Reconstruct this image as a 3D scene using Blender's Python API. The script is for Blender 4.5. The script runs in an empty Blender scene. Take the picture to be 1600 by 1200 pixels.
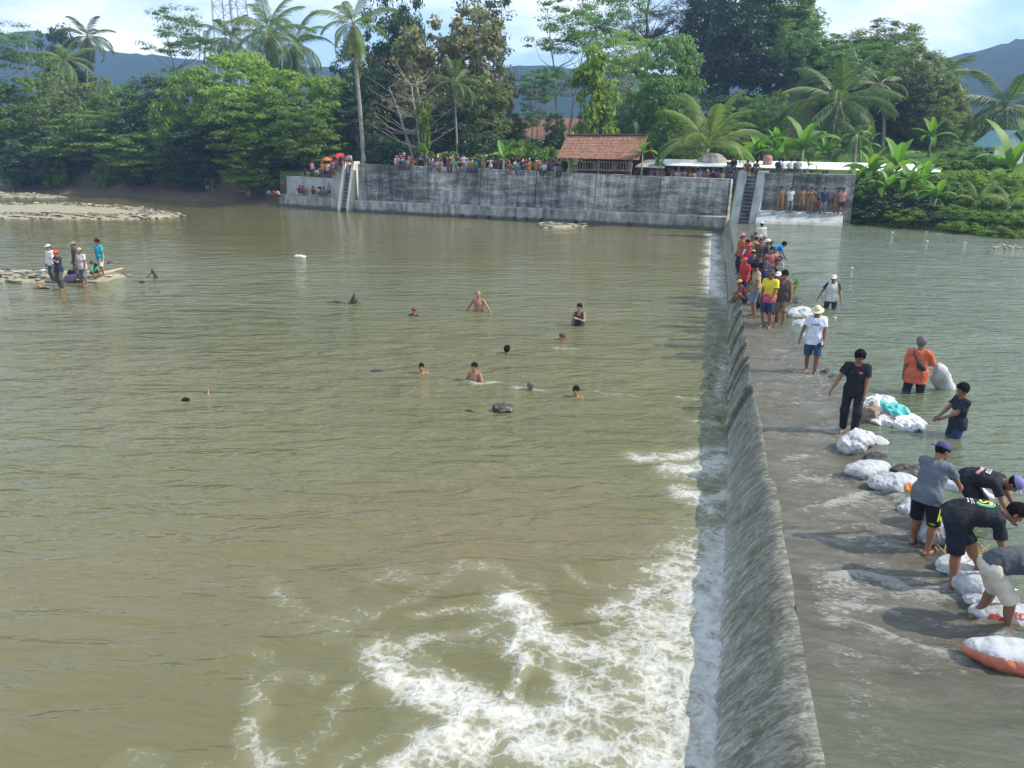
import bpy, math, random
import numpy as np
from mathutils import Vector, Matrix, Euler
sc = bpy.context.scene
col = sc.collection
R = math.radians
# ------------------------------------------------------------------ camera, sky, sun, exposure
CAM_H = 5.8                                   # above the water on the weir crest (z = 0)
PITCH, YAW, FPX = R(18.0), R(14.23), 1200.0   # the weir crest runs along +Y
cam_d = bpy.data.cameras.new('camera'); cam = bpy.data.objects.new('camera', cam_d); col.objects.link(cam)
cam_d.sensor_width = 36.0; cam_d.lens = 36.0 * FPX / 1600.0
cam_d.clip_start = 0.1; cam_d.clip_end = 6000
cam.location = (0, 0, CAM_H); cam.rotation_euler = (R(90) - PITCH, 0, YAW)
sc.camera = cam
SUN_EL, SUN_AZ = R(43), R(6)                 # azimuth counted from +X towards +Y
S = Vector((math.cos(SUN_EL) * math.cos(SUN_AZ), math.cos(SUN_EL) * math.sin(SUN_AZ), math.sin(SUN_EL)))
sun_d = bpy.data.lights.new('sun', 'SUN'); sun_d.energy = 5.0; sun_d.angle = R(0.6); sun_d.color = (1, 0.95, 0.86)
sun = bpy.data.objects.new('sun', sun_d); col.objects.link(sun)
sun.rotation_euler = S.to_track_quat('Z', 'Y').to_euler(); sun.location = S * 100
w = bpy.data.worlds.new('World'); sc.world = w; w.use_nodes = True
sc.view_settings.view_transform = 'Standard'; sc.view_settings.look = 'None'
sc.view_settings.exposure = 0.36; sc.view_settings.gamma = 1
sc.cycles.use_denoising = True
sc.cycles.max_bounces = 6; sc.cycles.diffuse_bounces = 2; sc.cycles.glossy_bounces = 2
sc.cycles.transmission_bounces = 2; sc.cycles.volume_bounces = 0; sc.cycles.transparent_max_bounces = 6
sc.cycles.sample_clamp_indirect = 4; sc.cycles.sample_clamp_direct = 12; sc.cycles.caustics_reflective = False

def nd(nt, t, ins=None, **kw):
    n = nt.nodes.new('ShaderNode' + t)
    for k, v in kw.items(): setattr(n, k, v)
    for k, v in (ins or {}).items():
        if isinstance(v, bpy.types.NodeSocket): nt.links.new(v, n.inputs[k])
        else: n.inputs[k].default_value = v
    return n
def math_(nt, op, a, b=0.0, clamp=False): return nd(nt, 'Math', {0: a, 1: b}, operation=op, use_clamp=clamp).outputs[0]
def ramp(nt, fac, stops, interp='LINEAR'):
    n = nd(nt, 'ValToRGB', {'Fac': fac}); cr = n.color_ramp; cr.interpolation = interp
    while len(cr.elements) > len(stops): cr.elements.remove(cr.elements[-1])
    while len(cr.elements) < len(stops): cr.elements.new(1.0)
    for e, (p, c) in zip(cr.elements, stops):
        e.position = p; e.color = c if len(c) == 4 else (*c, 1)
    return n.outputs[0]
def g(v): return (v, v, v, 1)
def mixc(nt, fac, a, b, blend='MIX'):
    n = nd(nt, 'Mix', data_type='RGBA', blend_type=blend)
    for s, v in ((n.inputs[0], fac), (n.inputs[6], a), (n.inputs[7], b)):
        if isinstance(v, bpy.types.NodeSocket): nt.links.new(v, s)
        else: s.default_value = (*v, 1) if isinstance(v, tuple) and len(v) == 3 else v
    return n.outputs[2]
def noise(nt, vec, scale, detail=3, rough=0.55, dist=0.0):
    return nd(nt, 'TexNoise', {'Vector': vec, 'Scale': scale, 'Detail': detail, 'Roughness': rough, 'Distortion': dist}).outputs[0]
def mapping(nt, vec, scale=(1, 1, 1), rot=(0, 0, 0), loc=(0, 0, 0)):
    return nd(nt, 'Mapping', {'Vector': vec, 'Scale': scale, 'Rotation': rot, 'Location': loc}).outputs[0]

nt = w.node_tree; nt.nodes.clear()
sky = nd(nt, 'TexSky', sky_type='NISHITA', sun_disc=False)
sky.sun_elevation = SUN_EL; sky.sun_rotation = R(90) - SUN_AZ; sky.altitude = 100; sky.dust_density = 2.0; sky.air_density = 1.0
tc = nd(nt, 'TexCoord').outputs['Generated']
cv = mapping(nt, tc, (1, 1, 2.6), loc=(0.35, 0.1, 0.0))
c1 = noise(nt, cv, 3.1, 7, 0.58, 0.35)
cm = ramp(nt, c1, [(0.43, g(0)), (0.63, g(1))])
cshade = ramp(nt, noise(nt, cv, 6, 4, 0.5), [(0.3, (10.5, 11.2, 12.4)), (0.7, (14.5, 14.4, 14.2))])
veil = mixc(nt, 0.62, sky.outputs[0], (5.6, 9.2, 14.6))
skyc = mixc(nt, math_(nt, 'MULTIPLY', cm, 0.9), veil, cshade)
bg = nd(nt, 'Background', {'Color': skyc, 'Strength': 0.095})
nt.links.new(bg.outputs[0], nd(nt, 'OutputWorld').inputs[0])

# ------------------------------------------------------------------ helpers
def _ray(px, py):
    u, v = px - 800, 600 - py
    z = v * math.cos(PITCH) - FPX * math.sin(PITCH); f = FPX * math.cos(PITCH) + v * math.sin(PITCH)
    return (-f * math.sin(YAW) + u * math.cos(YAW), f * math.cos(YAW) + u * math.sin(YAW), z)
def gz(px, py, z=0.0):          # the place on level z measured from the photograph
    r = _ray(px, py); t = (z - CAM_H) / r[2]; return Vector((r[0] * t, r[1] * t, z))
def at(px, py, Y):              # the place at distance Y measured from the photograph
    r = _ray(px, py); t = Y / r[1]; return Vector((r[0] * t, Y, CAM_H + r[2] * t))

def tag(o, label=None, cat=None, group=None, kind=None):
    for k, v in (('label', label), ('category', cat), ('group', group), ('kind', kind)):
        if v: o[k] = v
    return o
def empty(name, loc=(0, 0, 0), rz=0.0, **kw):
    o = bpy.data.objects.new(name, None); col.objects.link(o); o.empty_display_size = 0.2
    o.location = loc; o.rotation_euler = (0, 0, rz); return tag(o, **kw)
def meshdata(name, V, F, smooth=False):
    me = bpy.data.meshes.new(name)
    V = np.asarray(V, dtype=np.float32)
    if isinstance(F, np.ndarray):
        n, k = F.shape
        me.vertices.add(len(V)); me.vertices.foreach_set('co', V.ravel())
        me.loops.add(n * k); me.loops.foreach_set('vertex_index', F.astype(np.int32).ravel())
        me.polygons.add(n); me.polygons.foreach_set('loop_start', np.arange(0, n * k, k, dtype=np.int32))
        me.update(calc_edges=True)
    else:
        me.from_pydata([tuple(map(float, v)) for v in V], [], F); me.update()
    if smooth: me.polygons.foreach_set('use_smooth', np.ones(len(me.polygons), dtype=bool))
    return me
def obj(name, V, F, mats, parent=None, smooth=False, mi=None, **kw):
    me = meshdata(name, V, F, smooth)
    for m in (mats if isinstance(mats, (list, tuple)) else [mats]): me.materials.append(m)
    if mi is not None: me.polygons.foreach_set('material_index', np.asarray(mi, dtype=np.int32))
    o = bpy.data.objects.new(name, me); col.objects.link(o)
    if parent: o.parent = parent
    return tag(o, **kw)
def attr(o, name, vals):
    a = o.data.attributes.new(name, 'FLOAT', 'POINT'); a.data.foreach_set('value', np.asarray(vals, dtype=np.float32))
def copy_tree(o, parent=None):
    c = o.copy(); col.objects.link(c); c.parent = parent
    for ch in list(o.children): copy_tree(ch, c)
    return c

class MB:                       # collects plain shapes into one mesh
    def __init__(s): s.V = []; s.F = []; s.M = []
    def add(s, V, F, m=0):
        b = len(s.V); s.V += [tuple(v) for v in V]; s.F += [tuple(i + b for i in f) for f in F]; s.M += [m] * len(F); return s
    def box(s, c, d, m=0, rz=0, rot=None, taper=1.0):
        h = [x / 2 for x in d]; M_ = rot or Matrix.Rotation(rz, 3, 'Z'); V = []
        for z in (-1, 1):
            k = taper if z > 0 else 1
            for x, y in ((-1, -1), (1, -1), (1, 1), (-1, 1)):
                V.append(Vector(c) + M_ @ Vector((x * h[0] * k, y * h[1] * k, z * h[2])))
        return s.add(V, [(3, 2, 1, 0), (4, 5, 6, 7), (0, 1, 5, 4), (1, 2, 6, 5), (2, 3, 7, 6), (3, 0, 4, 7)], m)
    def tube(s, pts, rad, n=8, m=0, cap=True):
        pts = [Vector(p) for p in pts]; rad = rad if isinstance(rad, (list, tuple)) else [rad] * len(pts); V = []; F = []
        ref = Vector((0.13, 0.31, 0.94)).normalized()
        for i, p in enumerate(pts):
            d = (pts[min(i + 1, len(pts) - 1)] - pts[max(i - 1, 0)]).normalized()
            if abs(d.dot(ref)) > 0.95: a = d.cross(Vector((1, 0, 0))).normalized()
            else: a = d.cross(ref).normalized()
            b = d.cross(a)
            for k in range(n):
                t = 2 * math.pi * k / n; V.append(p + (a * math.cos(t) + b * math.sin(t)) * rad[i])
        for i in range(len(pts) - 1):
            for k in range(n): F.append((i * n + k, i * n + (k + 1) % n, (i + 1) * n + (k + 1) % n, (i + 1) * n + k))
        if cap: F += [tuple(range(n - 1, -1, -1)), tuple(range((len(pts) - 1) * n, len(pts) * n))]
        return s.add(V, F, m)
    def prism(s, poly, a, b, m=0):       # poly: points; a, b: offsets to both ends
        n = len(poly); a, b = Vector(a), Vector(b)
        V = [Vector(p) + a for p in poly] + [Vector(p) + b for p in poly]
        F = [tuple(range(n - 1, -1, -1)), tuple(range(n, 2 * n))] + [(i, (i + 1) % n, n + (i + 1) % n, n + i) for i in range(n)]
        return s.add(V, F, m)
    def build(s, name, mats, parent=None, smooth=False, **kw):
        return obj(name, s.V, s.F, mats, parent, smooth, s.M, **kw)

rng = np.random.default_rng(7)
_perm = rng.random((64, 64, 64)).astype(np.float32)
def vnoise(x, y, z=0.0, seed=0):        # smooth value noise, 0..1
    x = np.asarray(x, dtype=np.float64) + seed * 17.3; y = np.asarray(y, dtype=np.float64) + seed * 5.1; z = np.asarray(z, dtype=np.float64) + seed * 3.7
    x, y, z = np.broadcast_arrays(x, y, z)
    xi, yi, zi = np.floor(x).astype(int), np.floor(y).astype(int), np.floor(z).astype(int)
    fx, fy, fz = x - xi, y - yi, z - zi
    fx, fy, fz = [f * f * (3 - 2 * f) for f in (fx, fy, fz)]
    P = lambda a, b, c: _perm[(xi + a) & 63, (yi + b) & 63, (zi + c) & 63]
    l = lambda a, b, t: a + (b - a) * t
    return l(l(l(P(0,0,0), P(1,0,0), fx), l(P(0,1,0), P(1,1,0), fx), fy), l(l(P(0,0,1), P(1,0,1), fx), l(P(0,1,1), P(1,1,1), fx), fy), fz)
def fbm(x, y, z=0.0, seed=0, o=4):
    t = 0; a = 0.5; s = 1.0
    for i in range(o): t = t + a * vnoise(np.asarray(x) * s, np.asarray(y) * s, np.asarray(z) * s, seed + i); a *= 0.5; s *= 2.03
    return t / (1 - 0.5 ** o)
def sstep(a, b, x): t = np.clip((np.asarray(x) - a) / (b - a), 0, 1); return t * t * (3 - 2 * t)
def grid(xs, ys):
    X, Y = np.meshgrid(xs, ys, indexing='ij'); nx, ny = X.shape; i = np.arange(nx * ny).reshape(nx, ny)
    F = np.stack([i[:-1, :-1], i[1:, :-1], i[1:, 1:], i[:-1, 1:]], -1).reshape(-1, 4)
    return X.ravel(), Y.ravel(), F
def segdist(X, Y, pts):                 # distance to a polyline
    d = np.full(np.shape(X), 1e9)
    for (x0, y0), (x1, y1) in zip(pts[:-1], pts[1:]):
        dx, dy = x1 - x0, y1 - y0; t = np.clip(((X - x0) * dx + (Y - y0) * dy) / (dx * dx + dy * dy + 1e-9), 0, 1)
        d = np.minimum(d, np.hypot(X - x0 - t * dx, Y - y0 - t * dy))
    return d

def new_mat(name):
    m = bpy.data.materials.new(name); m.use_nodes = True; nt = m.node_tree
    b = nt.nodes['Principled BSDF']; return m, nt, b
def pos(nt): return nd(nt, 'NewGeometry').outputs['Position']
def objc(nt): return nd(nt, 'TexCoord').outputs['Object']
def bump(nt, b, h, strength, dist=0.05):
    n = nd(nt, 'Bump', {'Height': h, 'Strength': strength, 'Distance': dist}); nt.links.new(n.outputs[0], b.inputs['Normal']); return n
_simple = {}
def simple(name, c, rough=0.7, var=0.25, scale=6.0, bmp=0.0, bscale=None, metal=0.0, coords='o', stretch=(1, 1, 1), spec=0.35):
    key = (name, c)
    if key in _simple: return _simple[key]
    m, nt, b = new_mat(name); v = objc(nt) if coords == 'o' else pos(nt)
    if stretch != (1, 1, 1): v = mapping(nt, v, stretch)
    n = noise(nt, v, scale, 4, 0.6)
    lo = tuple(x * (1 - var) for x in c); hi = tuple(min(1, x * (1 + var)) for x in c)
    nt.links.new(ramp(nt, n, [(0.3, lo), (0.7, hi)]), b.inputs['Base Color'])
    b.inputs['Roughness'].default_value = rough; b.inputs['Metallic'].default_value = metal; b.inputs['Specular IOR Level'].default_value = spec
    if bmp: bump(nt, b, noise(nt, v, bscale or scale * 3, 4, 0.6), bmp, 0.02)
    _simple[key] = m; return m
def pw(o, root):                        # parent a part that was built in world coordinates
    o.parent = root; o.matrix_parent_inverse = Matrix.Translation(-Vector(root.location)); return o
LOW = -1.1                              # level of the river below the weir
POND = 0.15                             # level of the river above it
# ------------------------------------------------------------------ ground
SH = np.array([(-420, 150), (-160, 104), (-110, 88), (-87, 81.5), (-60, 76.2), (-43.5, 71.6), (-42.5, 72.8), (-34, 70.3), (1.0, 62.0), (3.0, 62.2), (7.9, 61.6), (8.7, 56.9), (17.5, 50.3), (26, 44), (45, 30), (90, 2), (420, -150)], float)
def shoreY(x): return np.interp(x, SH[:, 0], SH[:, 1])
def ground_h(x, y):
    x = np.asarray(x, float); y = np.asarray(y, float); d = (y - shoreY(x)) * 0.95
    n = fbm(x * .3, y * .3, 0, 3) - .5
    left = np.interp(d, [-9, -3, 0, 1.2, 3.2, 4.6, 7, 14, 40, 90], [-2.6, -2.0, -1.15, -0.75, -0.1, 1.4, 2.3, 3.0, 3.6, 5.5]) + n * .5 * sstep(-1, 3, d)
    mid = np.interp(d, [-9, -.1, .35, .7, 14, 40, 90], [-2.6, -2.4, -2.2, 2.15, 2.4, 3.6, 6])
    right = np.interp(d, [-9, -3, 0, .7, 2.5, 9, 16, 40, 90], [-2.4, -1.2, .02, .4, .75, 1.4, 2.2, 4.2, 7]) + n * .5 * sstep(.5, 5, d)
    h = np.where(x < -43, left, np.where(x > 8.3, right, mid))
    hill = 9 * np.exp(-(((x - 13) / 15) ** 2 + ((y - 116) / 22) ** 2)) + 2.5 * np.exp(-(((x - 14) / 6) ** 2 + ((y - 101) / 7) ** 2))
    hill = hill + 3 * np.exp(-(((x + 60) / 60) ** 2 + ((y - 190) / 60) ** 2))
    return h + hill * sstep(6, 26, d) + sstep(200, 420, y) * 6
xs = np.unique(np.concatenate([np.linspace(-420, -100, 33), np.linspace(-100, -45, 56), np.linspace(-45, 45, 130), np.linspace(45, 420, 40), [-43.01, -42.99, 8.29, 8.31]]))
ds = np.concatenate([[-230, -150, -90, -50, -30, -18], np.arange(-9, 0, .75), np.arange(0, 5, .35), np.arange(5, 30, 1.0), np.arange(30, 110, 2.5), np.geomspace(112, 900, 26)])
gx, gd, GF = grid(xs, ds); gy = shoreY(gx) + gd
m_ground, nt, b = new_mat('bank_soil_and_grass')
p = pos(nt); n1 = noise(nt, p, .35, 5, .6); n2 = noise(nt, p, 3.5, 5, .65)
soil = ramp(nt, n2, [(.3, (.07, .05, .035)), (.55, (.14, .10, .068)), (.8, (.22, .17, .12))])
grass = ramp(nt, n2, [(.3, (.035, .07, .014)), (.6, (.085, .15, .028)), (.85, (.15, .21, .05))])
at_ = nd(nt, 'Attribute', attribute_name='grass').outputs['Fac']
gf = math_(nt, 'ADD', at_, math_(nt, 'MULTIPLY', math_(nt, 'SUBTRACT', n1, .5), .9))
nt.links.new(mixc(nt, ramp(nt, gf, [(.42, g(0)), (.56, g(1))]), soil, grass), b.inputs['Base Color'])
b.inputs['Roughness'].default_value = .95; b.inputs['Specular IOR Level'].default_value = .1
bump(nt, b, n2, .8, .15)
ground = obj('ground', np.c_[gx, gy, ground_h(gx, gy)], GF, m_ground, smooth=True, kind='structure')
bare = np.exp(-(((gx - 15) / 6) ** 2 + ((gy - 99) / 7) ** 2))
attr(ground, 'grass', np.where(gx < -43, sstep(5, 9, gd), np.where(gx > 8.3, sstep(.2, 1.2, gd), .55 * (gd > 0))) - 1.2 * np.clip(bare * 1.4, 0, 1))

# ------------------------------------------------------------------ far hills
prof = np.array([(-500, 60), (-150, 62), (0, 56), (40, 49), (75, 54), (120, 66), (160, 78), (190, 86), (235, 86), (330, 96), (450, 106), (560, 110), (700, 112), (780, 107), (850, 102), (930, 112), (1100, 126), (1350, 112), (1480, 90), (1530, 80), (1560, 73), (1600, 60), (1700, 34), (1850, 10), (2100, 0), (2600, 20)], float)
azs = np.linspace(-1000, 2700, 330); V = []; rows = [380, 430, 480, 530, 575, 610, 640, 700, 780]
hk = [0, .16, .36, .58, .8, .93, 1.0, .93, .7]
for j, (Dy, k) in enumerate(zip(rows, hk)):
    for a in azs:
        q = at(a, float(np.interp(a, prof[:, 0], prof[:, 1])), 640); sc_ = Dy / 640
        x, y = q.x * sc_, Dy
        hh = 4 + (q.z - 4) * k + (fbm(x * .02, y * .02, 0, 5, 3) - .5) * 16 * (1 - abs(k - .5) * 1.6) + (vnoise(x * .22, y * .16, 0, 8) - .3) * 3.6
        V.append((x, y, float(hh)))
nA = len(azs); i = np.arange(len(rows) * nA).reshape(len(rows), nA)
HF = np.stack([i[:-1, :-1], i[:-1, 1:], i[1:, 1:], i[1:, :-1]], -1).reshape(-1, 4)
m_hill, nt, b = new_mat('forested_hill'); p = pos(nt)
nt.links.new(ramp(nt, noise(nt, p, .09, 6, .7), [(.35, (.010, .024, .018)), (.6, (.018, .040, .028)), (.75, (.032, .056, .036))]), b.inputs['Base Color'])
b.inputs['Roughness'].default_value = 1; b.inputs['Specular IOR Level'].default_value = 0; bump(nt, b, noise(nt, p, .25, 5, .7), 1, 4)
obj('hills', V, HF, m_hill, smooth=True, kind='structure')

# ------------------------------------------------------------------ weir and water
def crestX(y):
    y = np.asarray(y, float)
    lob = lobe(y) * .15 * sstep(16.5, 18.5, y) * sstep(34, 28, y) + .09 * sstep(13.0, 13.25, y) + .05 * (vnoise(y * .9, 3.3, 0, 2) - .5) + .05 * (vnoise(y * 2.6, 3.3, 0, 3) - .5)
    return 1.47 - lob
def lobe(y):                            # the eroded lip breaks into overlapping lobes
    y = np.asarray(y, float); w_ = y + 1.3 * (vnoise(y * .4, 1.7, 0, 9) - .5)
    return np.maximum((1 - np.mod(w_ * .46 + .3, 1.0)) ** 1.7, .7 * (1 - np.mod(w_ * .83 + .1, 1.0)) ** 2.2)
BL = np.array([(5.5, 4.4), (7.2, 4.1), (8.5, 3.75), (9.6, 3.85), (11.2, 3.75), (13.3, 3.3), (15, 3.15), (17, 3.2), (20, 3.0), (24, 2.5), (28, 2.35), (34, 2.3), (44, 2.5), (58, 2.8)])
def bagX(y): return np.interp(y, BL[:, 0], BL[:, 1])
def upper_h(x, y):
    y = np.asarray(y, float); bx = bagX(y); wide = np.where(y < 8.2, 1.6, .45)
    h = POND * sstep(bx - wide, bx + .35, x)
    film = 1 - sstep(bx - .1, bx + .5, x)
    u = x * .9 - y * .55
    rid = (fbm(x * 2.2 + y * .7, y * 4.2 - x * 1.6, 0, 4, 4) - .5) * .11
    rid = rid + .05 * (1 - np.abs(2 * vnoise(u * 1.1, (y + .45 * x) * 1.9, 0, 6) - 1)) ** 3
    rip = (vnoise(x * .8, y * 3.4 + x * .5, 0, 1) - .5) * .03 + (vnoise(x * 1.6 + 3, y * 6.1 - x * .5, 0, 2) - .5) * .012
    return h + film * rid * (.35 + .65 * sstep(.05, .6, x - crestX(y))) * sstep(6.5, 8.6, y) * sstep(60, 20, y) + (1 - film * sstep(6.5, 8.2, y)) * rip
WK = [([(1548, 984), (1500, 985), (1440, 972), (1370, 955), (1300, 948), (1255, 952)], .6), ([(1572, 1004), (1500, 1032), (1430, 1010), (1370, 985), (1300, 972)], .8), ([(1500, 916), (1440, 930), (1385, 908), (1358, 900), (1300, 905)], .8), ([(1535, 925), (1470, 940), (1400, 935)], .5), ([(1440, 866), (1400, 856), (1372, 846), (1310, 850), (1250, 842)], .5), ([(1428, 802), (1385, 775), (1345, 770), (1290, 790), (1235, 800)], .6), ([(1390, 770), (1340, 752), (1290, 748), (1230, 756)], .45),
      ([(1325, 690), (1275, 668), (1235, 655), (1200, 655)], .5), ([(1330, 708), (1270, 712), (1215, 722)], .5), ([(1530, 1052), (1470, 1062), (1400, 1040), (1330, 1020), (1280, 1012)], .55), ([(1268, 590), (1230, 592), (1190, 600)], .45), ([(1300, 630), (1250, 628), (1200, 634)], .4), ([(1470, 900), (1400, 885), (1330, 880), (1260, 886)], .4), ([(1420, 835), (1350, 822), (1280, 826), (1230, 830)], .4)]
def wakes(x, y):
    o = np.zeros(np.shape(x)); wx_ = x + .22 * (fbm(x * 2, y * 2, 0, 91) - .5); wy_ = y + .22 * (fbm(x * 2, y * 2, 0, 95) - .5)
    for pts, k in WK: o = np.maximum(o, k * np.exp(-(segdist(wx_, wy_, [tuple(gz(a, b, 0)[:2]) for a, b in pts]) / .075) ** 2))
    return o * (.35 + 1.1 * fbm(x * 3.5, y * 3.5, 0, 97))
t = np.concatenate([np.linspace(0, 1, 46), [1.05, 1.12, 1.2, 1.32, 1.5, 1.8, 2.3, 3.2, 5, 8, 13, 21, 34, 60, 110]])
yy = np.concatenate([np.arange(3, 14, .055), np.arange(14, 30, .11), np.arange(30, 60.6, .4)])
T_, Yg, UF = grid(t, yy); cx = crestX(Yg); bx = bagX(Yg) + .6
Xg = np.where(T_ <= 1, cx + (bx - cx) * T_, bx + (T_ - 1) * 1.0)
Xg = np.where(T_ > 3, bx + 2 + (T_ - 3) * 1.0, Xg)
Wk_ = wakes(Xg, Yg) * (Yg < 26); Zg = upper_h(Xg, Yg) + .07 * Wk_
m_up, nt, b = new_mat('shallow_river_water'); p = pos(nt)
film = nd(nt, 'Attribute', attribute_name='film').outputs['Fac']
foam = nd(nt, 'Attribute', attribute_name='foam').outputs['Fac']  # foam and wakes, and the density of the painted sun sparkle
pr = mapping(nt, p, rot=(0, 0, R(-14)))
big = noise(nt, mapping(nt, pr, (.25, .6, 1)), 1.0, 3, .5)
deep = ramp(nt, big, [(.3, (.072, .092, .05)), (.7, (.105, .115, .066))])
shal = ramp(nt, noise(nt, mapping(nt, p, (.8, 3.6, 1), rot=(0, 0, R(20))), 1.3, 5, .55, .5), [(.3, (.105, .096, .066)), (.55, (.165, .152, .112)), (.8, (.24, .222, .17))])
fl = mapping(nt, p, (3.0, 9.0, 3), rot=(0, 0, R(28)))
sp = noise(nt, fl, 2.2, 8, .8, .8)
foam_sparkle = ramp(nt, math_(nt, 'ADD', sp, math_(nt, 'MULTIPLY', math_(nt, 'SUBTRACT', foam, .5), .30)), [(.54, g(0)), (.76, g(1))])
foam_sparkle = math_(nt, 'MULTIPLY', foam_sparkle, math_(nt, 'MULTIPLY', film, .85))
fine = noise(nt, mapping(nt, p, (6.5, 17, 6), rot=(0, 0, R(24))), 1.0, 6, .8, .9)
sparkle = ramp(nt, math_(nt, 'ADD', fine, math_(nt, 'ADD', math_(nt, 'MULTIPLY', math_(nt, 'SUBTRACT', sp, .5), .7), math_(nt, 'MULTIPLY', math_(nt, 'SUBTRACT', foam, .45), .46))), [(.55, g(0)), (.63, g(.8)), (.74, g(1))])  # fine sun sparkle on the ripples, painted into the colour
foam_sparkle = math_(nt, 'MAXIMUM', foam_sparkle, math_(nt, 'MULTIPLY', sparkle, math_(nt, 'MULTIPLY', film, .7)))
base = mixc(nt, film, deep, shal)
nt.links.new(mixc(nt, foam_sparkle, base, (.50, .49, .44)), b.inputs['Base Color'])  # white specks are foam bubbles and painted glints together
nt.links.new(math_(nt, 'ADD', math_(nt, 'MULTIPLY', foam_sparkle, .4), .045), b.inputs['Roughness']); b.inputs['IOR'].default_value = 1.5
rip = noise(nt, mapping(nt, pr, (.75, 3.2, 1)), 1.3, 3, .5, .4)
rip2 = noise(nt, mapping(nt, pr, (1.2, 4.5, 1)), 3.0, 2, .5, .3)
hh = math_(nt, 'ADD', math_(nt, 'MULTIPLY', rip, .17), math_(nt, 'MULTIPLY', rip2, .05))
fh = math_(nt, 'ADD', math_(nt, 'MULTIPLY', math_(nt, 'ADD', sp, math_(nt, 'MULTIPLY', fine, .14)), .12), math_(nt, 'MULTIPLY', noise(nt, p, 26, 3, .6), .005))
hm = nd(nt, 'Mix', {0: film, 2: hh, 3: fh}, data_type='FLOAT').outputs[0]
bump(nt, b, hm, .8, 1.0)
up = obj('pond_water', np.c_[Xg, Yg, Zg], UF, m_up, smooth=True, kind='structure')
fl_ = (1 - sstep(bagX(Yg) - .15, bagX(Yg) + .35, Xg)) * (.35 + .65 * sstep(6.6, 8.8, Yg))
attr(up, 'film', fl_)
lumps = fbm(Xg * .9, Yg * 1.5, 0, 11, 4)
attr(up, 'foam', np.clip(.55 * Wk_ + .0 + .95 * (lumps - .25) + .2 * np.exp(-((Yg - 11) / 3.0) ** 2) - .3 * sstep(20, 30, Yg) - .45 * sstep(.35, .1, Xg - crestX(Yg)), 0, 1))  # sets the wakes and foam, and how dense the painted sparkle is

# the sheet of water over the face of the weir
tt = np.linspace(0, 1.12, 44); T_, Yf, FF = grid(tt, np.concatenate([np.arange(3, 16, .045), np.arange(16, 30, .09), np.arange(30, 58.9, .2)]))
cx = crestX(Yf); foot_x = np.interp(Yf, [5, 7.4, 12.4, 15.4, 19.4, 24, 33, 43, 58], [.48, .52, .66, .76, .87, .95, 1.02, 1.03, .95]); lb_ = lobe(Yf) * sstep(16.5, 18.5, Yf) * sstep(34, 28, Yf); dxp = (cx - foot_x + .10 * lb_) * np.minimum(T_, 1.12) ** .9
strand = (fbm(Yf * 5 + T_ * 1.3, T_ * 1.2, 0, 13, 3) - .5) * .10 * sstep(0, .25, T_) + (vnoise(Yf * 1.3 + T_ * .5, T_ * .8, 0, 15) - .5) * .14 * sstep(0, .6, T_); strand = strand * np.where(Yf > 16, .55, 1)
Xf = cx - dxp + strand * .8; Zf = upper_h(cx, Yf) - 1.12 * np.power(T_, 1.45) + strand * .55
m_face, nt, b = new_mat('falling_water'); p = pos(nt)
q = nd(nt, 'Attribute', attribute_name='flow', attribute_type='GEOMETRY').outputs['Vector']
s1 = noise(nt, mapping(nt, q, (8, 3.0, 1)), 1.0, 6, .68, 1.2); s2 = noise(nt, mapping(nt, q, (2.2, 2.4, 1)), 1.0, 5, .62, .6); s3 = noise(nt, mapping(nt, q, (26, 10, 1)), 1.0, 5, .75, 1.0)
foot = nd(nt, 'SeparateXYZ', {0: q}).outputs[1]
f = math_(nt, 'ADD', math_(nt, 'MULTIPLY', s1, .55), math_(nt, 'ADD', math_(nt, 'MULTIPLY', s2, .25), math_(nt, 'MULTIPLY', s3, .35)))
f = math_(nt, 'ADD', f, math_(nt, 'MULTIPLY', math_(nt, 'SUBTRACT', noise(nt, mapping(nt, p, (1, 1, .7)), 11, 5, .7, .6), .5), .34))
f = math_(nt, 'ADD', f, math_(nt, 'MULTIPLY', math_(nt, 'POWER', math_(nt, 'MAXIMUM', foot, 0.001), 5.0), .14))
shaded_rock = nd(nt, 'Attribute', attribute_name='rock').outputs['Fac']  # 'rock' attribute holds recess shade and wet rock together
f = math_(nt, 'SUBTRACT', f, math_(nt, 'MULTIPLY', shaded_rock, math_(nt, 'ADD', .06, math_(nt, 'MULTIPLY', s2, .3))))  # recess shade and wet rock lowered together into a darker colour
nt.links.new(ramp(nt, f, [(.30, (.025, .025, .02)), (.38, (.075, .070, .048)), (.53, (.17, .16, .115)), (.66, (.36, .345, .27)), (.84, (.74, .73, .66))]), b.inputs['Base Color'])
b.inputs['Roughness'].default_value = .12; b.inputs['IOR'].default_value = 1.33
bump(nt, b, math_(nt, 'ADD', s1, math_(nt, 'MULTIPLY', s3, .6)), .9, .07)
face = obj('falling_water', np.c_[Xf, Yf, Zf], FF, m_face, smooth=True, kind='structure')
a = face.data.attributes.new('flow', 'FLOAT_VECTOR', 'POINT'); a.data.foreach_set('vector', np.c_[Yf - .12 * T_, T_, 0 * T_].astype(np.float32).ravel())

saw_ = lobe(Yf); attr(face, 'rock', sstep(.30, .10, saw_) * sstep(16.5, 18, Yf) * sstep(33, 28, Yf) * sstep(.02, .2, T_))  # darkens the recesses between lobes: shade and wet rock painted into the colour
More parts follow.
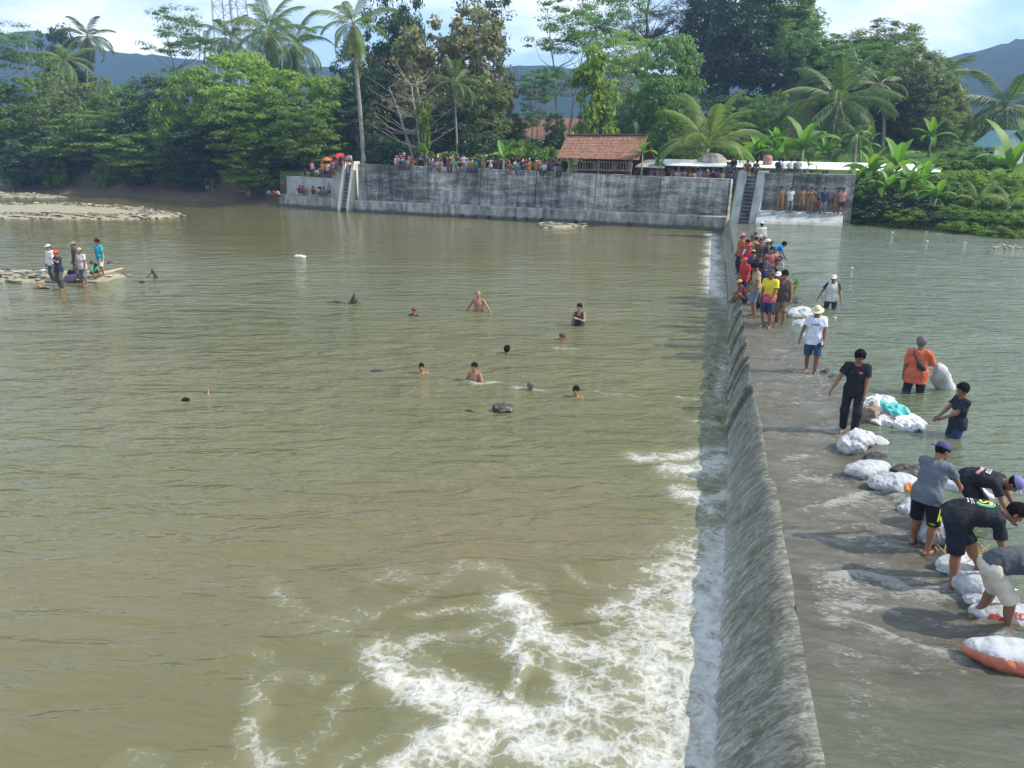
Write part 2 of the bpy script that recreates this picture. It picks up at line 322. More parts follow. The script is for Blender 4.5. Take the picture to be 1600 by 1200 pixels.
# the concrete body of the weir under the water
m_wc = simple('wet_concrete', (.10, .09, .075), .5, .4, 2.0, .6, coords='p')
wr = empty('weir', (1.0, 30, LOW), label='low concrete weir crossing the river with water pouring over its sloping face', cat='weir')
mb = MB(); mb.prism([(1.30, 0, -.09), (1.26, 0, -.2), (1.18, 0, -.8), (1.15, 0, -1.5), (1.15, 0, -2.5), (6, 0, -2.5), (6, 0, -.5), (3.2, 0, -.07)], (0, 2.5, 0), (0, 58.6, 0))
pw(mb.build('weir_body', m_wc), wr)

# the river below: foam drawn where the fall churns it up
xs = np.concatenate([-np.geomspace(170, 14.2, 60), np.linspace(-14, 1.0, 190)]); ys = np.concatenate([np.linspace(2.5, 26, 290), np.linspace(26.4, 62, 70), np.linspace(63, 160, 30)])
Xl, Yl, LF = grid(xs, ys)
def W(pts): return [tuple(gz(a, b, LOW)[:2]) for a, b in pts]
strokes = [  # (photo polyline, width in metres, strength)
    ([(1122, 1200), (1118, 1000), (1125, 900), (1135, 840)], .42, 1.0), ([(1010, 1200), (1040, 1060), (1080, 950), (1125, 850)], .75, .78),
    ([(930, 1190), (950, 1110), (1000, 1010), (1080, 920)], .6, .66), ([(592, 1018), (640, 1045), (668, 1075), (700, 1100), (742, 1112)], .26, .85),
    ([(615, 1015), (680, 1000), (735, 985)], .16, .55), ([(742, 1112), (700, 1150), (655, 1175), (600, 1210)], .26, .85), ([(742, 1112), (800, 1125), (880, 1120), (960, 1100)], .24, .85),
    ([(785, 942), (830, 985), (890, 1010), (960, 1040), (1060, 1060)], .28, .85), ([(800, 985), (806, 1050), (795, 1090), (750, 1112)], .1, .75), ([(860, 1000), (880, 1060), (905, 1110)], .16, .7),
    ([(940, 960), (990, 930), (1040, 905), (1100, 880)], .22, .62), ([(920, 950), (960, 940), (1000, 975), (1080, 985)], .2, .68), ([(1000, 890), (1040, 870), (1110, 850)], .16, .55),
    ([(640, 1200), (760, 1170), (880, 1175), (1000, 1160)], .35, .8), ([(640, 960), (700, 945), (760, 950)], .12, .35), ([(480, 985), (540, 965), (620, 940), (700, 895)], .22, .26),
    ([(415, 915), (440, 945), (460, 960), (500, 975)], .2, .28), ([(385, 1090), (400, 1140), (415, 1200)], .2, .4), ([(385, 1090), (430, 1065), (470, 1080)], .2, .3), ([(430, 1200), (480, 1150), (560, 1090)], .2, .26), ([(500, 1180), (580, 1150), (640, 1140)], .2, .3),
    ([(700, 890), (760, 890), (850, 930)], .14, .34), ([(880, 880), (920, 905), (960, 910)], .12, .36),
    ([(1128, 700), (1080, 705), (1030, 712), (990, 716)], .22, .75), ([(1128, 720), (1090, 735), (1060, 728)], .32, .85), ([(1128, 770), (1095, 778), (1075, 768)], .3, .85), ([(1125, 800), (1105, 800)], .22, .8),
    ([(1132, 640), (1134, 600), (1136, 540)], .2, .5), ([(1116, 462), (1114, 420), (1113, 366)], .4, .95), ([(1134, 480), (1130, 366)], .3, .5), ([(1118, 560), (1119, 500)], .25, .3), ([(1070, 660), (1128, 668)], .18, .4), ([(1060, 618), (1125, 625)], .14, .4),
    ([(940, 610), (980, 618), (1010, 625)], .08, .36), ([(725, 592), (745, 600), (770, 594)], .14, .62), ([(800, 608), (850, 610)], .14, .5), ([(870, 542), (905, 545)], .14, .42), ([(115, 375), (230, 370)], .2, .3), ([(20, 386), (80, 390)], .2, .26)]
D = np.zeros_like(Xl); near = (Xl > -20) | (Yl < 50)
wx = Xl + 1.1 * (fbm(Xl * .9, Yl * .9, 0, 21, 5) - .5); wy = Yl + 1.1 * (fbm(Xl * .9, Yl * .9, 0, 31, 5) - .5)
for pts, wd, st in strokes: dd_ = segdist(wx, wy, W(pts)); D = np.maximum(D, st * (.62 * np.exp(-(dd_ / wd) ** 2) + .36 * np.exp(-(dd_ / (wd * 2.6)) ** 2)))
D = D * (.45 + 1.05 * fbm(Xl * 1.7, Yl * 1.7, 0, 41))
D = np.maximum(D, .34 * sstep(.42, .72, fbm(Xl * .7, Yl * 1.0, 0, 51)) * sstep(-10, -4, Xl) * sstep(16, 8, Yl))
Zl = LOW + (.30 * (fbm(Xl * 4, Yl * 3.2, 0, 77) - .38)) * np.exp(-((Xl - .42) / .3) ** 2) * sstep(40, 25, Yl) + (fbm(Xl * 1.6, Yl * 1.6, 0, 61) - .5) * .22 * np.clip(D * 1.4, 0, 1) * (Yl < 27) + (vnoise(Xl * .5, Yl * 1.1, 0, 63) - .5) * .035 * sstep(60, 30, Yl)
m_lo, nt, b = new_mat('river_water'); p = pos(nt)
dens = nd(nt, 'Attribute', attribute_name='foam').outputs['Fac']; chop = nd(nt, 'Attribute', attribute_name='chop').outputs['Fac']
warp = nd(nt, 'TexNoise', {'Vector': p, 'Scale': 2.6, 'Detail': 4, 'Roughness': .6}).outputs['Color']
wp = nd(nt, 'VectorMath', {0: p, 1: nd(nt, 'VectorMath', {0: warp, 1: (.42, .42, 0)}, operation='MULTIPLY').outputs[0]}, operation='ADD').outputs[0]
v1 = nd(nt, 'TexVoronoi', {'Vector': mapping(nt, wp, (1.5, 2.3, 1), rot=(0, 0, R(20))), 'Scale': 1.5}, feature='DISTANCE_TO_EDGE').outputs['Distance']
v2 = nd(nt, 'TexVoronoi', {'Vector': mapping(nt, wp, (1.6, 2.2, 1), rot=(0, 0, R(-15))), 'Scale': 4.2}, feature='DISTANCE_TO_EDGE').outputs['Distance']
v3 = noise(nt, p, 16, 5, .7)
cell = math_(nt, 'ADD', math_(nt, 'MULTIPLY', math_(nt, 'MINIMUM', math_(nt, 'MULTIPLY', v1, 2.4), 1), .55), math_(nt, 'MULTIPLY', math_(nt, 'MINIMUM', math_(nt, 'MULTIPLY', v2, 2.6), 1), .4))
cell = math_(nt, 'ADD', cell, math_(nt, 'MULTIPLY', math_(nt, 'SUBTRACT', v3, .42), .95))
fm = ramp(nt, math_(nt, 'SUBTRACT', math_(nt, 'MULTIPLY', dens, 1.02), cell), [(.0, g(0)), (.16, g(.22)), (.5, g(.6)), (.95, g(.95))])
fm = math_(nt, 'MULTIPLY', fm, ramp(nt, dens, [(.10, g(0)), (.3, g(1))]))
aer = ramp(nt, dens, [(.15, g(0)), (.8, g(.6))])
pr = mapping(nt, p, rot=(0, 0, R(-14)))
c0 = ramp(nt, noise(nt, mapping(nt, pr, (.07, .16, 1)), 1.0, 4, .55, .4), [(.3, (.100, .100, .038)), (.5, (.116, .112, .045)), (.72, (.130, .119, .053))])
mud = nd(nt, 'Attribute', attribute_name='mud').outputs['Fac']
c0 = mixc(nt, mud, c0, (.135, .108, .05))
c0 = mixc(nt, aer, c0, (.33, .31, .22))
nt.links.new(mixc(nt, fm, c0, (.54, .53, .49)), b.inputs['Base Color'])
nt.links.new(math_(nt, 'ADD', math_(nt, 'MULTIPLY', fm, .7), .05), b.inputs['Roughness']); b.inputs['IOR'].default_value = 1.38
r1 = noise(nt, mapping(nt, pr, (.55, 1.7, 1)), 1.05, 3, .5, .6); r2 = noise(nt, mapping(nt, pr, (.9, 2.6, 1)), 2.6, 3, .55, .5); r0 = noise(nt, mapping(nt, pr, (.16, .42, 1)), 1.0, 2, .5, .3)
hh = math_(nt, 'ADD', math_(nt, 'MULTIPLY', r1, .36), math_(nt, 'ADD', math_(nt, 'MULTIPLY', r2, .07), math_(nt, 'MULTIPLY', r0, .3)))
hh = math_(nt, 'ADD', math_(nt, 'MULTIPLY', hh, chop), math_(nt, 'MULTIPLY', math_(nt, 'ADD', fm, v3), math_(nt, 'MULTIPLY', math_(nt, 'ADD', aer, .05), .06)))
bump(nt, b, hh, .75, 1.0)
lo = obj('river_water', np.c_[Xl, Yl, Zl], LF, m_lo, smooth=True, kind='structure')
attr(lo, 'foam', D)
sw = np.exp(-((Xl + 6) / 9) ** 2 - ((Yl - 22) / 9) ** 2)
attr(lo, 'chop', .42 + 1.3 * sw + .8 * np.exp(-((Xl + 17) / 10) ** 2 - ((Yl - 24) / 8) ** 2) + .25 * (fbm(Xl * .12, Yl * .2, 0, 71) - .5) - .26 * sstep(34, 50, Yl))
attr(lo, 'mud', .75 * np.exp(-((Xl + 3) / 4.5) ** 2 - ((Yl - 11.8) / 2.2) ** 2) + .5 * np.exp(-((Xl + 9) / 6) ** 2 - ((Yl - 8) / 4) ** 2) + .4 * sstep(34, 50, Yl))

# gravel bars in the river and the stones on them
m_grav, nt, b = new_mat('river_gravel'); p = pos(nt)
vo = nd(nt, 'TexVoronoi', {'Vector': p, 'Scale': 5.0}); n2 = noise(nt, p, 1.2, 4, .6)
nt.links.new(mixc(nt, .5, ramp(nt, n2, [(.3, (.19, .165, .095)), (.7, (.31, .275, .17))]), ramp(nt, nd(nt, 'SeparateColor', {0: vo.outputs['Color']}).outputs[0], [(0, (.18, .155, .09)), (1, (.37, .335, .23))])), b.inputs['Base Color'])
b.inputs['Roughness'].default_value = .9; bump(nt, b, vo.outputs['Distance'], .5, .05)
def bar(pix, h, label_stones, seed, nst, smax=.3):
    P_ = [gz(a, b_, LOW) for a, b_ in pix]; x0, x1 = min(q.x for q in P_) - 2, max(q.x for q in P_) + 2; y0, y1 = min(q.y for q in P_) - 2, max(q.y for q in P_) + 2
    X, Y, F = grid(np.linspace(x0, x1, 90), np.linspace(y0, y1, 40)); n = len(P_); ins = np.zeros(len(X), bool)
    for k in range(n):
        a, c = P_[k], P_[(k + 1) % n]; cr = ((a.y > Y) != (c.y > Y)) & (X < (c.x - a.x) * (Y - a.y) / (c.y - a.y + 1e-9) + a.x); ins ^= cr
    dd = segdist(X, Y, [q[:2] for q in P_] + [P_[0][:2]]); dd = np.where(ins, dd, -dd)
    Z = LOW + np.clip(dd * .35, -.5, h) + (fbm(X * 1.3, Y * 1.3, 0, seed) - .5) * .2
    obj('gravel_bar', np.c_[X, Y, Z], F, m_grav, smooth=True, kind='structure')
    ok = np.where((dd > -.25) & (dd < 3))[0]; r_ = np.random.default_rng(seed); V = []; FF_ = []
    ico = [(0, 0, 1), (.9, 0, .3), (.28, .85, .3), (-.72, .53, .3), (-.72, -.53, .3), (.28, -.85, .3), (.72, .5, -.4), (-.28, .85, -.4), (-.9, 0, -.4), (-.28, -.85, -.4), (.72, -.5, -.4)]
    fc = [(0, 1, 2), (0, 2, 3), (0, 3, 4), (0, 4, 5), (0, 5, 1), (1, 6, 2), (2, 7, 3), (3, 8, 4), (4, 9, 5), (5, 10, 1), (2, 6, 7), (3, 7, 8), (4, 8, 9), (5, 9, 10), (1, 10, 6)]
    for k in range(nst):
        j = r_.choice(ok); s_ = .04 + smax * r_.random() ** 6; bb = len(V); ph = r_.random() * 6; ex = 1 + r_.random() * .4
        for vx, vy, vz in ico:
            f_ = s_ * (.8 + .4 * r_.random()); xx, yy_ = vx * f_ * ex, vy * f_
            V.append((X[j] + r_.normal() * .2 + xx * math.cos(ph) - yy_ * math.sin(ph), Y[j] + r_.normal() * .1 + xx * math.sin(ph) + yy_ * math.cos(ph), Z[j] + .25 * s_ + vz * f_ * .8))
        FF_ += [tuple(q + bb for q in t_) for t_ in fc]
    obj('river_stones', V, np.array(FF_), m_stone, kind='stuff', label=label_stones, cat='stones')
m_stone, nt, b = new_mat('river_stone'); rnd = nd(nt, 'NewGeometry').outputs['Random Per Island']
nt.links.new(ramp(nt, rnd, [(0, (.17, .15, .10)), (.5, (.28, .25, .17)), (1, (.46, .42, .33))]), b.inputs['Base Color']); b.inputs['Roughness'].default_value = .85
bar([(-120, 316), (0, 320), (120, 319), (230, 326), (292, 337), (220, 343), (100, 343), (0, 341), (-120, 342)], .24, 'pale stones strewn over the long gravel bar in the far left of the river', 5, 1100, .10)
bar([(-120, 300), (0, 301), (60, 303), (110, 309), (60, 309), (0, 308), (-120, 308)], .13, 'grey stones at the foot of the far left bank', 6, 300, .2)
bar([(-120, 422), (0, 423), (60, 424), (130, 426), (185, 425), (200, 432), (165, 440), (100, 441), (0, 441), (-120, 445)], .16, 'stones and grit on the near gravel spit where five men stand', 8, 160, .05)
bar([(838, 349), (880, 350), (915, 353), (900, 357), (850, 356)], .16, 'small stones on the mud patch below the long wall', 9, 60, .12)
bar([(20, 290), (150, 292), (300, 298), (420, 316), (300, 306), (150, 300), (20, 298)], .25, 'dark stones along the shaded muddy shore under the trees', 10, 300, .25)
# ------------------------------------------------------------------ walls, stairs, hut, shelters
m_wall, nt, b = new_mat('stained_concrete'); p = pos(nt)
pu = mapping(nt, p, rot=(0, 0, R(16)))
h1 = noise(nt, mapping(nt, pu, (.35, .35, 1.7)), 1.2, 6, .62, .4); h2 = noise(nt, mapping(nt, pu, (2.6, 2.6, .32)), 1.0, 5, .65); h3 = noise(nt, mapping(nt, pu, (1, 1, 2.2)), 4, 5, .7)
f = math_(nt, 'ADD', math_(nt, 'MULTIPLY', h1, .42), math_(nt, 'ADD', math_(nt, 'MULTIPLY', h2, .34), math_(nt, 'MULTIPLY', h3, .3)))
f = math_(nt, 'ADD', f, math_(nt, 'MULTIPLY', math_(nt, 'SUBTRACT', noise(nt, p, .16, 3, .5), .5), .34))
jx = math_(nt, 'FRACT', math_(nt, 'MULTIPLY', nd(nt, 'SeparateXYZ', {0: pu}).outputs[0], .19)); f = math_(nt, 'SUBTRACT', f, math_(nt, 'MULTIPLY', math_(nt, 'LESS_THAN', jx, .014), .16))
nt.links.new(ramp(nt, f, [(.38, (.045, .044, .042)), (.48, (.12, .116, .108)), (.57, (.28, .27, .245)), (.66, (.54, .52, .47))]), b.inputs['Base Color'])
b.inputs['Roughness'].default_value = .9; b.inputs['Specular IOR Level'].default_value = .2; bump(nt, b, h3, .5, .04)
def conc(name, dark, mid, light, lo=.38, hi=.66, vert=.3):
    m, nt, b = new_mat(name); p = pos(nt)
    n = math_(nt, 'ADD', math_(nt, 'MULTIPLY', noise(nt, mapping(nt, p, (1.8, 1.8, vert)), 1.0, 5, .65), .6), math_(nt, 'MULTIPLY', noise(nt, p, 1.1, 5, .65), .4))
    low = nd(nt, 'MapRange', {0: nd(nt, 'SeparateXYZ', {0: p}).outputs[2], 1: LOW + .05, 2: LOW + .35, 3: .26, 4: 0}).outputs[0]
    nt.links.new(ramp(nt, math_(nt, 'SUBTRACT', n, low), [(lo, dark), ((lo + hi) / 2, mid), (hi, light)]), b.inputs['Base Color'])
    b.inputs['Roughness'].default_value = .9; bump(nt, b, noise(nt, p, 7, 4, .6), .4, .03); return m
m_ledge = conc('weathered_ledge_concrete', (.09, .085, .072), (.27, .255, .22), (.48, .455, .40), .36, .64, .6)
m_pale = conc('pale_concrete', (.13, .13, .12), (.33, .34, .31), (.47, .48, .44), .3, .7)
m_cheek = conc('cream_stair_concrete', (.36, .34, .27), (.56, .53, .43), (.68, .65, .54), .3, .65)
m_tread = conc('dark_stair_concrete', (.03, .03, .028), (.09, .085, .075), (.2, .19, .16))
def along(p0, p1):
    d = Vector((p1[0] - p0[0], p1[1] - p0[1], 0)); L = d.length; d.normalize(); n = Vector((d.y, -d.x, 0)); return d, n, L   # n points to the river
def wallprism(mb, p0, p1, prof, m=0):      # prof: (out, z)
    d, n, L = along(p0, p1); base = Vector((p0[0], p0[1], 0))
    return mb.prism([base + n * o + Vector((0, 0, z)) for o, z in prof], (0, 0, 0), d * L, m)
A0 = gz(556, 331, LOW); A1 = gz(1137, 361, LOW); A1 = Vector((1.15, A1.y, LOW))
d0, n0, L0 = along(A0, A1)
TOPZ = 2.95
def topz(x): return float(np.interp(x, [A0.x, A1.x], [3.2, 2.62]))
wl = empty('retaining_wall', (A0 + A1) / 2, label='long dark stained concrete river wall with a paler ledge along its foot', cat='wall')
mb = MB(); wallprism(mb, A0, A1, [(-.5, -2.6), (-.5, 0), (-.78, TOPZ), (-1.35, TOPZ), (-1.35, -2.6)]); mb.V = [(x, y, topz(x)) if z > 2 else (x, y, z) for x, y, z in mb.V]; pw(mb.build('wall', m_wall), wl)
mb = MB(); wallprism(mb, A0, A1, [(.05, -2.7), (0, -.12), (-.06, -.06), (-.51, -.04), (-.51, -2.7)]); pw(mb.build('ledge', m_ledge), wl)
mb = MB()
for px in (690, 716, 742, 790, 812, 838, 898, 986):
    q = A0 + d0 * ((gz(px, 350, LOW).x - A0.x) / d0.x) + n0 * .08; mb.box((q.x, q.y, LOW + .12), (.2, .12, .34), rot=Matrix.Rotation(math.atan2(d0.y, d0.x), 3, 'Z'))
pw(mb.build('drain_outlets', m_tread), wl)

def stairs(name, base, d, n, width, inner, z0, z1, proud, nst, m_c, label):
    rt = empty(name, (base.x, base.y, z0), label=label, cat='stairs'); hs = width / 2; hi = inner / 2; top = -.75
    for s in (-1, 1):
        mb = MB(); a = base + d * (s * hi); bb = d * (s * (hs - hi))
        prof = [n * proud + Vector((0, 0, z0 - 1.2)), n * (proud - .25) + Vector((0, 0, z0 + .45)), n * (top + .35) + Vector((0, 0, z1 + .28)), n * (top - .5) + Vector((0, 0, z1 + .28)), n * (top - .5) + Vector((0, 0, z0 - 1.2))]
        c = Vector((base.x, base.y, 0)) + d * (s * hi)
        mb.prism([c + q for q in prof], (0, 0, 0), bb); pw(mb.build('side_wall', m_c), rt)
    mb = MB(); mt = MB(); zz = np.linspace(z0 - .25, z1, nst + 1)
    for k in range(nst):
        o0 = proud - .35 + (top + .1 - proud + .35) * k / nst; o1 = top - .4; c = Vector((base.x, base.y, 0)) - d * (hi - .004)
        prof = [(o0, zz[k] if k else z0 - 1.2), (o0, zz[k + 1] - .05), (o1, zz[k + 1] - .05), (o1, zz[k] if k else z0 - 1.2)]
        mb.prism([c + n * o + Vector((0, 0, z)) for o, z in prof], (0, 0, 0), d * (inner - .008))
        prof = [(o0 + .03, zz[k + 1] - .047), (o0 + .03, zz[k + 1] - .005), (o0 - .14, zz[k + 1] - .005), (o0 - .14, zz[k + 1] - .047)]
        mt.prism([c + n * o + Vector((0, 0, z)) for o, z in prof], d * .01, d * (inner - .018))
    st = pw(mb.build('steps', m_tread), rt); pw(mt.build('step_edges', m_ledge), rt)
    return rt
sB = gz(533.5, 331, LOW); sbase = sB - n0 * 1.15
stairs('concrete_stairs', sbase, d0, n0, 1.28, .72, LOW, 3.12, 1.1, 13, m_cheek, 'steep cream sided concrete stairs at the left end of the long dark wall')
dR = Vector((.99, -.11, 0)).normalized(); nR = Vector((dR.y, -dR.x, 0)); nS = Vector((-.28, -.96, 0)).normalized(); dS = Vector((.96, -.28, 0)).normalized()
rB = gz(1160.5, 346, POND); rbase = Vector((rB.x, rB.y, 0)) - nS * 1.0
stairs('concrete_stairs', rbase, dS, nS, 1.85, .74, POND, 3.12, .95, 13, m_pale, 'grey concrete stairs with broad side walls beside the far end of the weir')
# right wall with its sloping apron
B0 = rbase + dS * .92 - nR * .1; B1 = B0 + dR * 5.7
rw = empty('river_wall', (B0 + B1) / 2, label='dark stained concrete wall right of the grey stairs, with a sloping apron', cat='wall')
mb = MB(); wallprism(mb, B0, B1, [(.15, -1), (.0, .9), (-.15, 3.3), (-.7, 3.3), (-.7, -1)]); pw(mb.build('wall', m_wall), rw)
mb = MB(); B2 = B0 - dR * .2; wallprism(mb, B2, B0 + dR * 5.2, [(1.75, -1.0), (1.7, .12), (1.55, .3), (.55, .86), (.02, .9), (.02, -1)]); pw(mb.build('apron', m_pale), rw)
# left low wall under the terrace
C0 = gz(437, 321, LOW); C1 = sbase - d0 * .7 + n0 * .45; dC, nC, LC = along(C0, C1)
lw = empty('terrace_wall', (C0 + C1) / 2, label='pale grey concrete terrace wall left of the cream stairs with a ledge at the water', cat='wall')
zt = at(450, 277, C0.y - 1).z
mb = MB(); wallprism(mb, C0 + dC * .25, C1, [(-.8, -2.6), (-.8, -.1), (-.95, zt), (-1.5, zt), (-1.5, -2.6)])
k0 = dC * (LC - 2.0); bb = Vector((C0.x, C0.y, 0)) + k0 - nC * .96
for k in range(4):
    q = bb + dC * (k * .5); mb.prism([q + Vector((0, 0, zt)), q + Vector((0, 0, zt + .32 * (k + 1))), q + dC * (.5 if k < 3 else 1.0) + Vector((0, 0, zt + .32 * (k + 1))), q + dC * (.5 if k < 3 else 1.0) + Vector((0, 0, zt))], (0, 0, 0), -nC * .5)
pw(mb.build('wall', m_pale), lw)
mb = MB(); wallprism(mb, C0, C1 + dC * .3, [(.05, -2.7), (0, .0), (-.82, .03), (-.82, -2.7)]); pw(mb.build('ledge', m_ledge), lw)
# ground level terrace fill behind
# ---- tiled hut on the wall
m_tile, nt, b = new_mat('clay_roof_tiles'); o_ = objc(nt)
br = nd(nt, 'TexBrick', {'Vector': mapping(nt, nd(nt, 'TexCoord').outputs['UV'], (1, 1, 1)), 'Scale': 1.0, 'Color1': (.33, .15, .085, 1), 'Color2': (.44, .23, .14, 1), 'Mortar': (.10, .045, .03, 1), 'Mortar Size': .022, 'Brick Width': .22, 'Row Height': .2, 'Bias': -.1}, offset=.5)
nn = noise(nt, o_, 2.5, 5, .7)
nt.links.new(mixc(nt, .75, br.outputs['Color'], ramp(nt, nn, [(.3, g(.45)), (.7, g(1.25))]), 'MULTIPLY'), b.inputs['Base Color'])
b.inputs['Roughness'].default_value = .9; bump(nt, b, math_(nt, 'ADD', br.outputs['Fac'], math_(nt, 'MULTIPLY', nn, -.8)), 1, -.05)
m_bamb = simple('bamboo', (.30, .22, .13), .6, .3, 5); m_dkwood = simple('dark_wood', (.045, .035, .025), .8, .4, 4); m_shade = simple('woven_wall', (.06, .05, .035), .9, .4, 3)
m_white = simple('white_sheet_roof', (.80, .80, .78), .45, .06, 1.2, .2); m_greysheet = simple('grey_sheet_roof', (.36, .35, .32), .7, .3, 1.5, .4)
def roof_plane(name, pts, mat, th=.07, uvs=1.0, nu=44, nv=16, waves=.02):   # pts: eave left, eave right, ridge right, ridge left
    a, b_, c, d = [Vector(p_) for p_ in pts]; nrm = (b_ - a).cross(d - a).normalized(); V = []; UV = []
    for lay in (0, 1):
        for j in range(nv + 1):
            for i_ in range(nu + 1):
                u, v = i_ / nu, j / nv; q = (a.lerp(b_, u)).lerp(d.lerp(c, u), v)
                o = waves * ((j % 2) * .9 + math.sin(i_ * 2.4) * .5) + .03 * (float(vnoise(i_ * .35, j * .4, lay)) - .5)
                V.append(q + nrm * (o if lay == 0 else -th)); UV.append((u * (b_ - a).length, v * (d - a).length))
    F = []; n1 = nu + 1; off = (nu + 1) * (nv + 1)
    for j in range(nv):
        for i_ in range(nu):
            q = j * n1 + i_; F.append((q, q + 1, q + n1 + 1, q + n1)); F.append((off + q, off + q + n1, off + q + n1 + 1, off + q + 1))
    for i_ in range(nu): F.append((i_, off + i_, off + i_ + 1, i_ + 1)); q = nv * n1 + i_; F.append((q, q + 1, off + q + 1, off + q))
    for j in range(nv): q = j * n1; F.append((q, q + n1, off + q + n1, off + q)); q += nu; F.append((q, off + q, off + q + n1, q + n1))
    o = obj(name, V, F, mat); uv = o.data.uv_layers.new(name='UVMap')
    for lp in o.data.loops: uv.data[lp.index].uv = UV[lp.vertex_index]
    return o
wc = A0 + d0 * ((gz(934, 345, LOW).x - A0.x) / d0.x)      # on the wall line
hd, hn = d0, n0
hc = Vector((wc.x, wc.y, 0)) - hn * 2.35
hut = empty('tiled_hut', (hc.x, hc.y, 2.3), label='open hut with a clay tile roof and bamboo railing on top of the long wall', cat='hut')
E0 = at(870, 247, wc.y + 1.0); ez = E0.z; rz_ = ez + 1.72
fl = lambda u, o, z: Vector((hc.x, hc.y, z)) + hd * u + hn * o
pw(roof_plane('roof', [fl(-3.5, 1.95, ez), fl(3.4, 1.95, ez - .05), fl(3.4, -.25, rz_), fl(-3.5, -.25, rz_)], m_tile), hut)
pw(roof_plane('roof', [fl(3.4, -2.45, ez), fl(-3.5, -2.45, ez), fl(-3.5, -.25, rz_), fl(3.4, -.25, rz_)], m_tile), hut)
mb = MB(); mb.tube([fl(-3.5, -.25, rz_ + .06), fl(-1, -.25, rz_ + .04), fl(1, -.25, rz_ + .07), fl(3.4, -.25, rz_ + .03)], .1, 8); pw(mb.build('ridge_cap', m_tile), hut)
for u in (-2.55, -.05, 2.65):
    for o in (1.42, -1.9):
        mb = MB(); mb.tube([fl(u, o, 2.2), fl(u + .03, o, ez + .25)], .075, 8); pw(mb.build('post', m_bamb), hut)
mb = MB(); mb.tube([fl(-2.7, 1.43, ez + .12), fl(2.8, 1.43, ez + .12)], .06); mb.tube([fl(-2.7, -1.9, ez + .12), fl(2.8, -1.9, ez + .12)], .06)
for u in (-3.3, -1.6, 0, 1.6, 3.2): mb.tube([fl(u, 1.85, ez + .02), fl(u, -.25, rz_ - .1), fl(u, -2.3, ez + .02)], .05)
pw(mb.build('roof_frame', m_dkwood), hut)
mb = MB(); mb.tube([fl(-2.6, 1.5, 3.72), fl(2.7, 1.5, 3.70)], .04); mb.tube([fl(-2.6, 1.5, 3.1), fl(2.7, 1.5, 3.1)], .035)
pw(mb.build('railing', m_bamb), hut)
rail = [c for c in hut.children if c.name.startswith('railing')][0]
for k in range(23):
    u = -2.5 + k * .227; mb = MB(); mb.tube([fl(u, 1.5, 2.95), fl(u + random.Random(k).uniform(-.02, .02), 1.5, 3.69)], .026, 6); c = pw(mb.build('baluster', m_bamb), hut)
mb = MB(); mb.box(fl(0, -2.0, 3.2), (5.6, .05, 2.0), rot=Matrix.Rotation(math.atan2(hd.y, hd.x), 3, 'Z')); mb.box(fl(0, -.2, 2.22), (5.6, 3.5, .1), rot=Matrix.Rotation(math.atan2(hd.y, hd.x), 3, 'Z')); pw(mb.build('back_wall', m_shade), hut)

# ---- white shelter behind the right half of the wall, grey shelter beside it
def shelter(name, e0, e1, r0, r1, mat, zg, label, posts=6, front=True):
    rt = empty(name, ((e0 + e1) / 2).to_2d().to_3d() + Vector((0, 0, zg)), label=label, cat='shelter')
    pw(roof_plane('roof', [e0, e1, r1, r0], mat, .06, nu=60, nv=6, waves=.012), rt)
    for k in range(posts):
        u = (k + .5) / posts
        for a, b_ in ((e0, e1), (r0, r1)):
            q = a.lerp(b_, u); q = q + ((r0 - e0) * .08 if a is e0 else (e0 - r0) * .08); mb = MB(); mb.tube([(q.x, q.y, zg - .3), (q.x, q.y, q.z)], .045, 6); pw(mb.build('post', m_bamb), rt)
    if front:
        mb = MB(); dn = Vector((0, 0, -.34)); mb.prism([e0 + Vector((0, -.03, .03)), e1 + Vector((0, -.03, .03)), e1 + dn + Vector((0, -.05, 0)), e0 + dn + Vector((0, -.05, 0))], (0, 0, 0), (0, -.02, 0)); pw(mb.build('valance', mat), rt)
    return rt
shelter('white_shelter', at(1040, 257.5, 62.6), at(1470, 269, 63.5), at(1025, 248, 66), at(1470, 257, 67.5), m_white, 2.3, 'long low white sheet roofed shelter behind the stairs and right wall', 9, False)
shelter('grey_shelter', at(992, 260, 63.2), at(1038, 262, 62), at(1010, 249, 66.5), at(1042, 249.5, 66.3), m_greysheet, 2.3, 'small grey sheet roof between the tiled hut and the white shelter', 2, False)
# ---- water barrel on the white shelter
m_barrel = simple('red_brown_barrel', (.30, .13, .10), .5, .3, 4); q = at(1198, 264, 64.5)
brl = empty('water_barrel', q, label='red brown ribbed water tank on the white roof above the right wall', cat='water tank')
mb = MB(); hgt = 1.25; prof = [(z * .82, r_ * .52) for z, r_ in [(0, .62), (.06, .66), (.3, .66), (.33, .69), (.37, .66), (.65, .66), (.68, .69), (.72, .66), (1.0, .66), (1.03, .68), (1.12, .62), (1.22, .4), (1.25, .2)]]
mb.tube([(0, 0, z) for z, r_ in prof], [r_ for z, r_ in prof], 20); pw(mb.build('tank', m_barrel), brl).matrix_parent_inverse = Matrix()
mb = MB(); mb.tube([(0, 0, 1.02), (0, 0, 1.07)], .13, 14); mb.build('lid', m_barrel, brl)
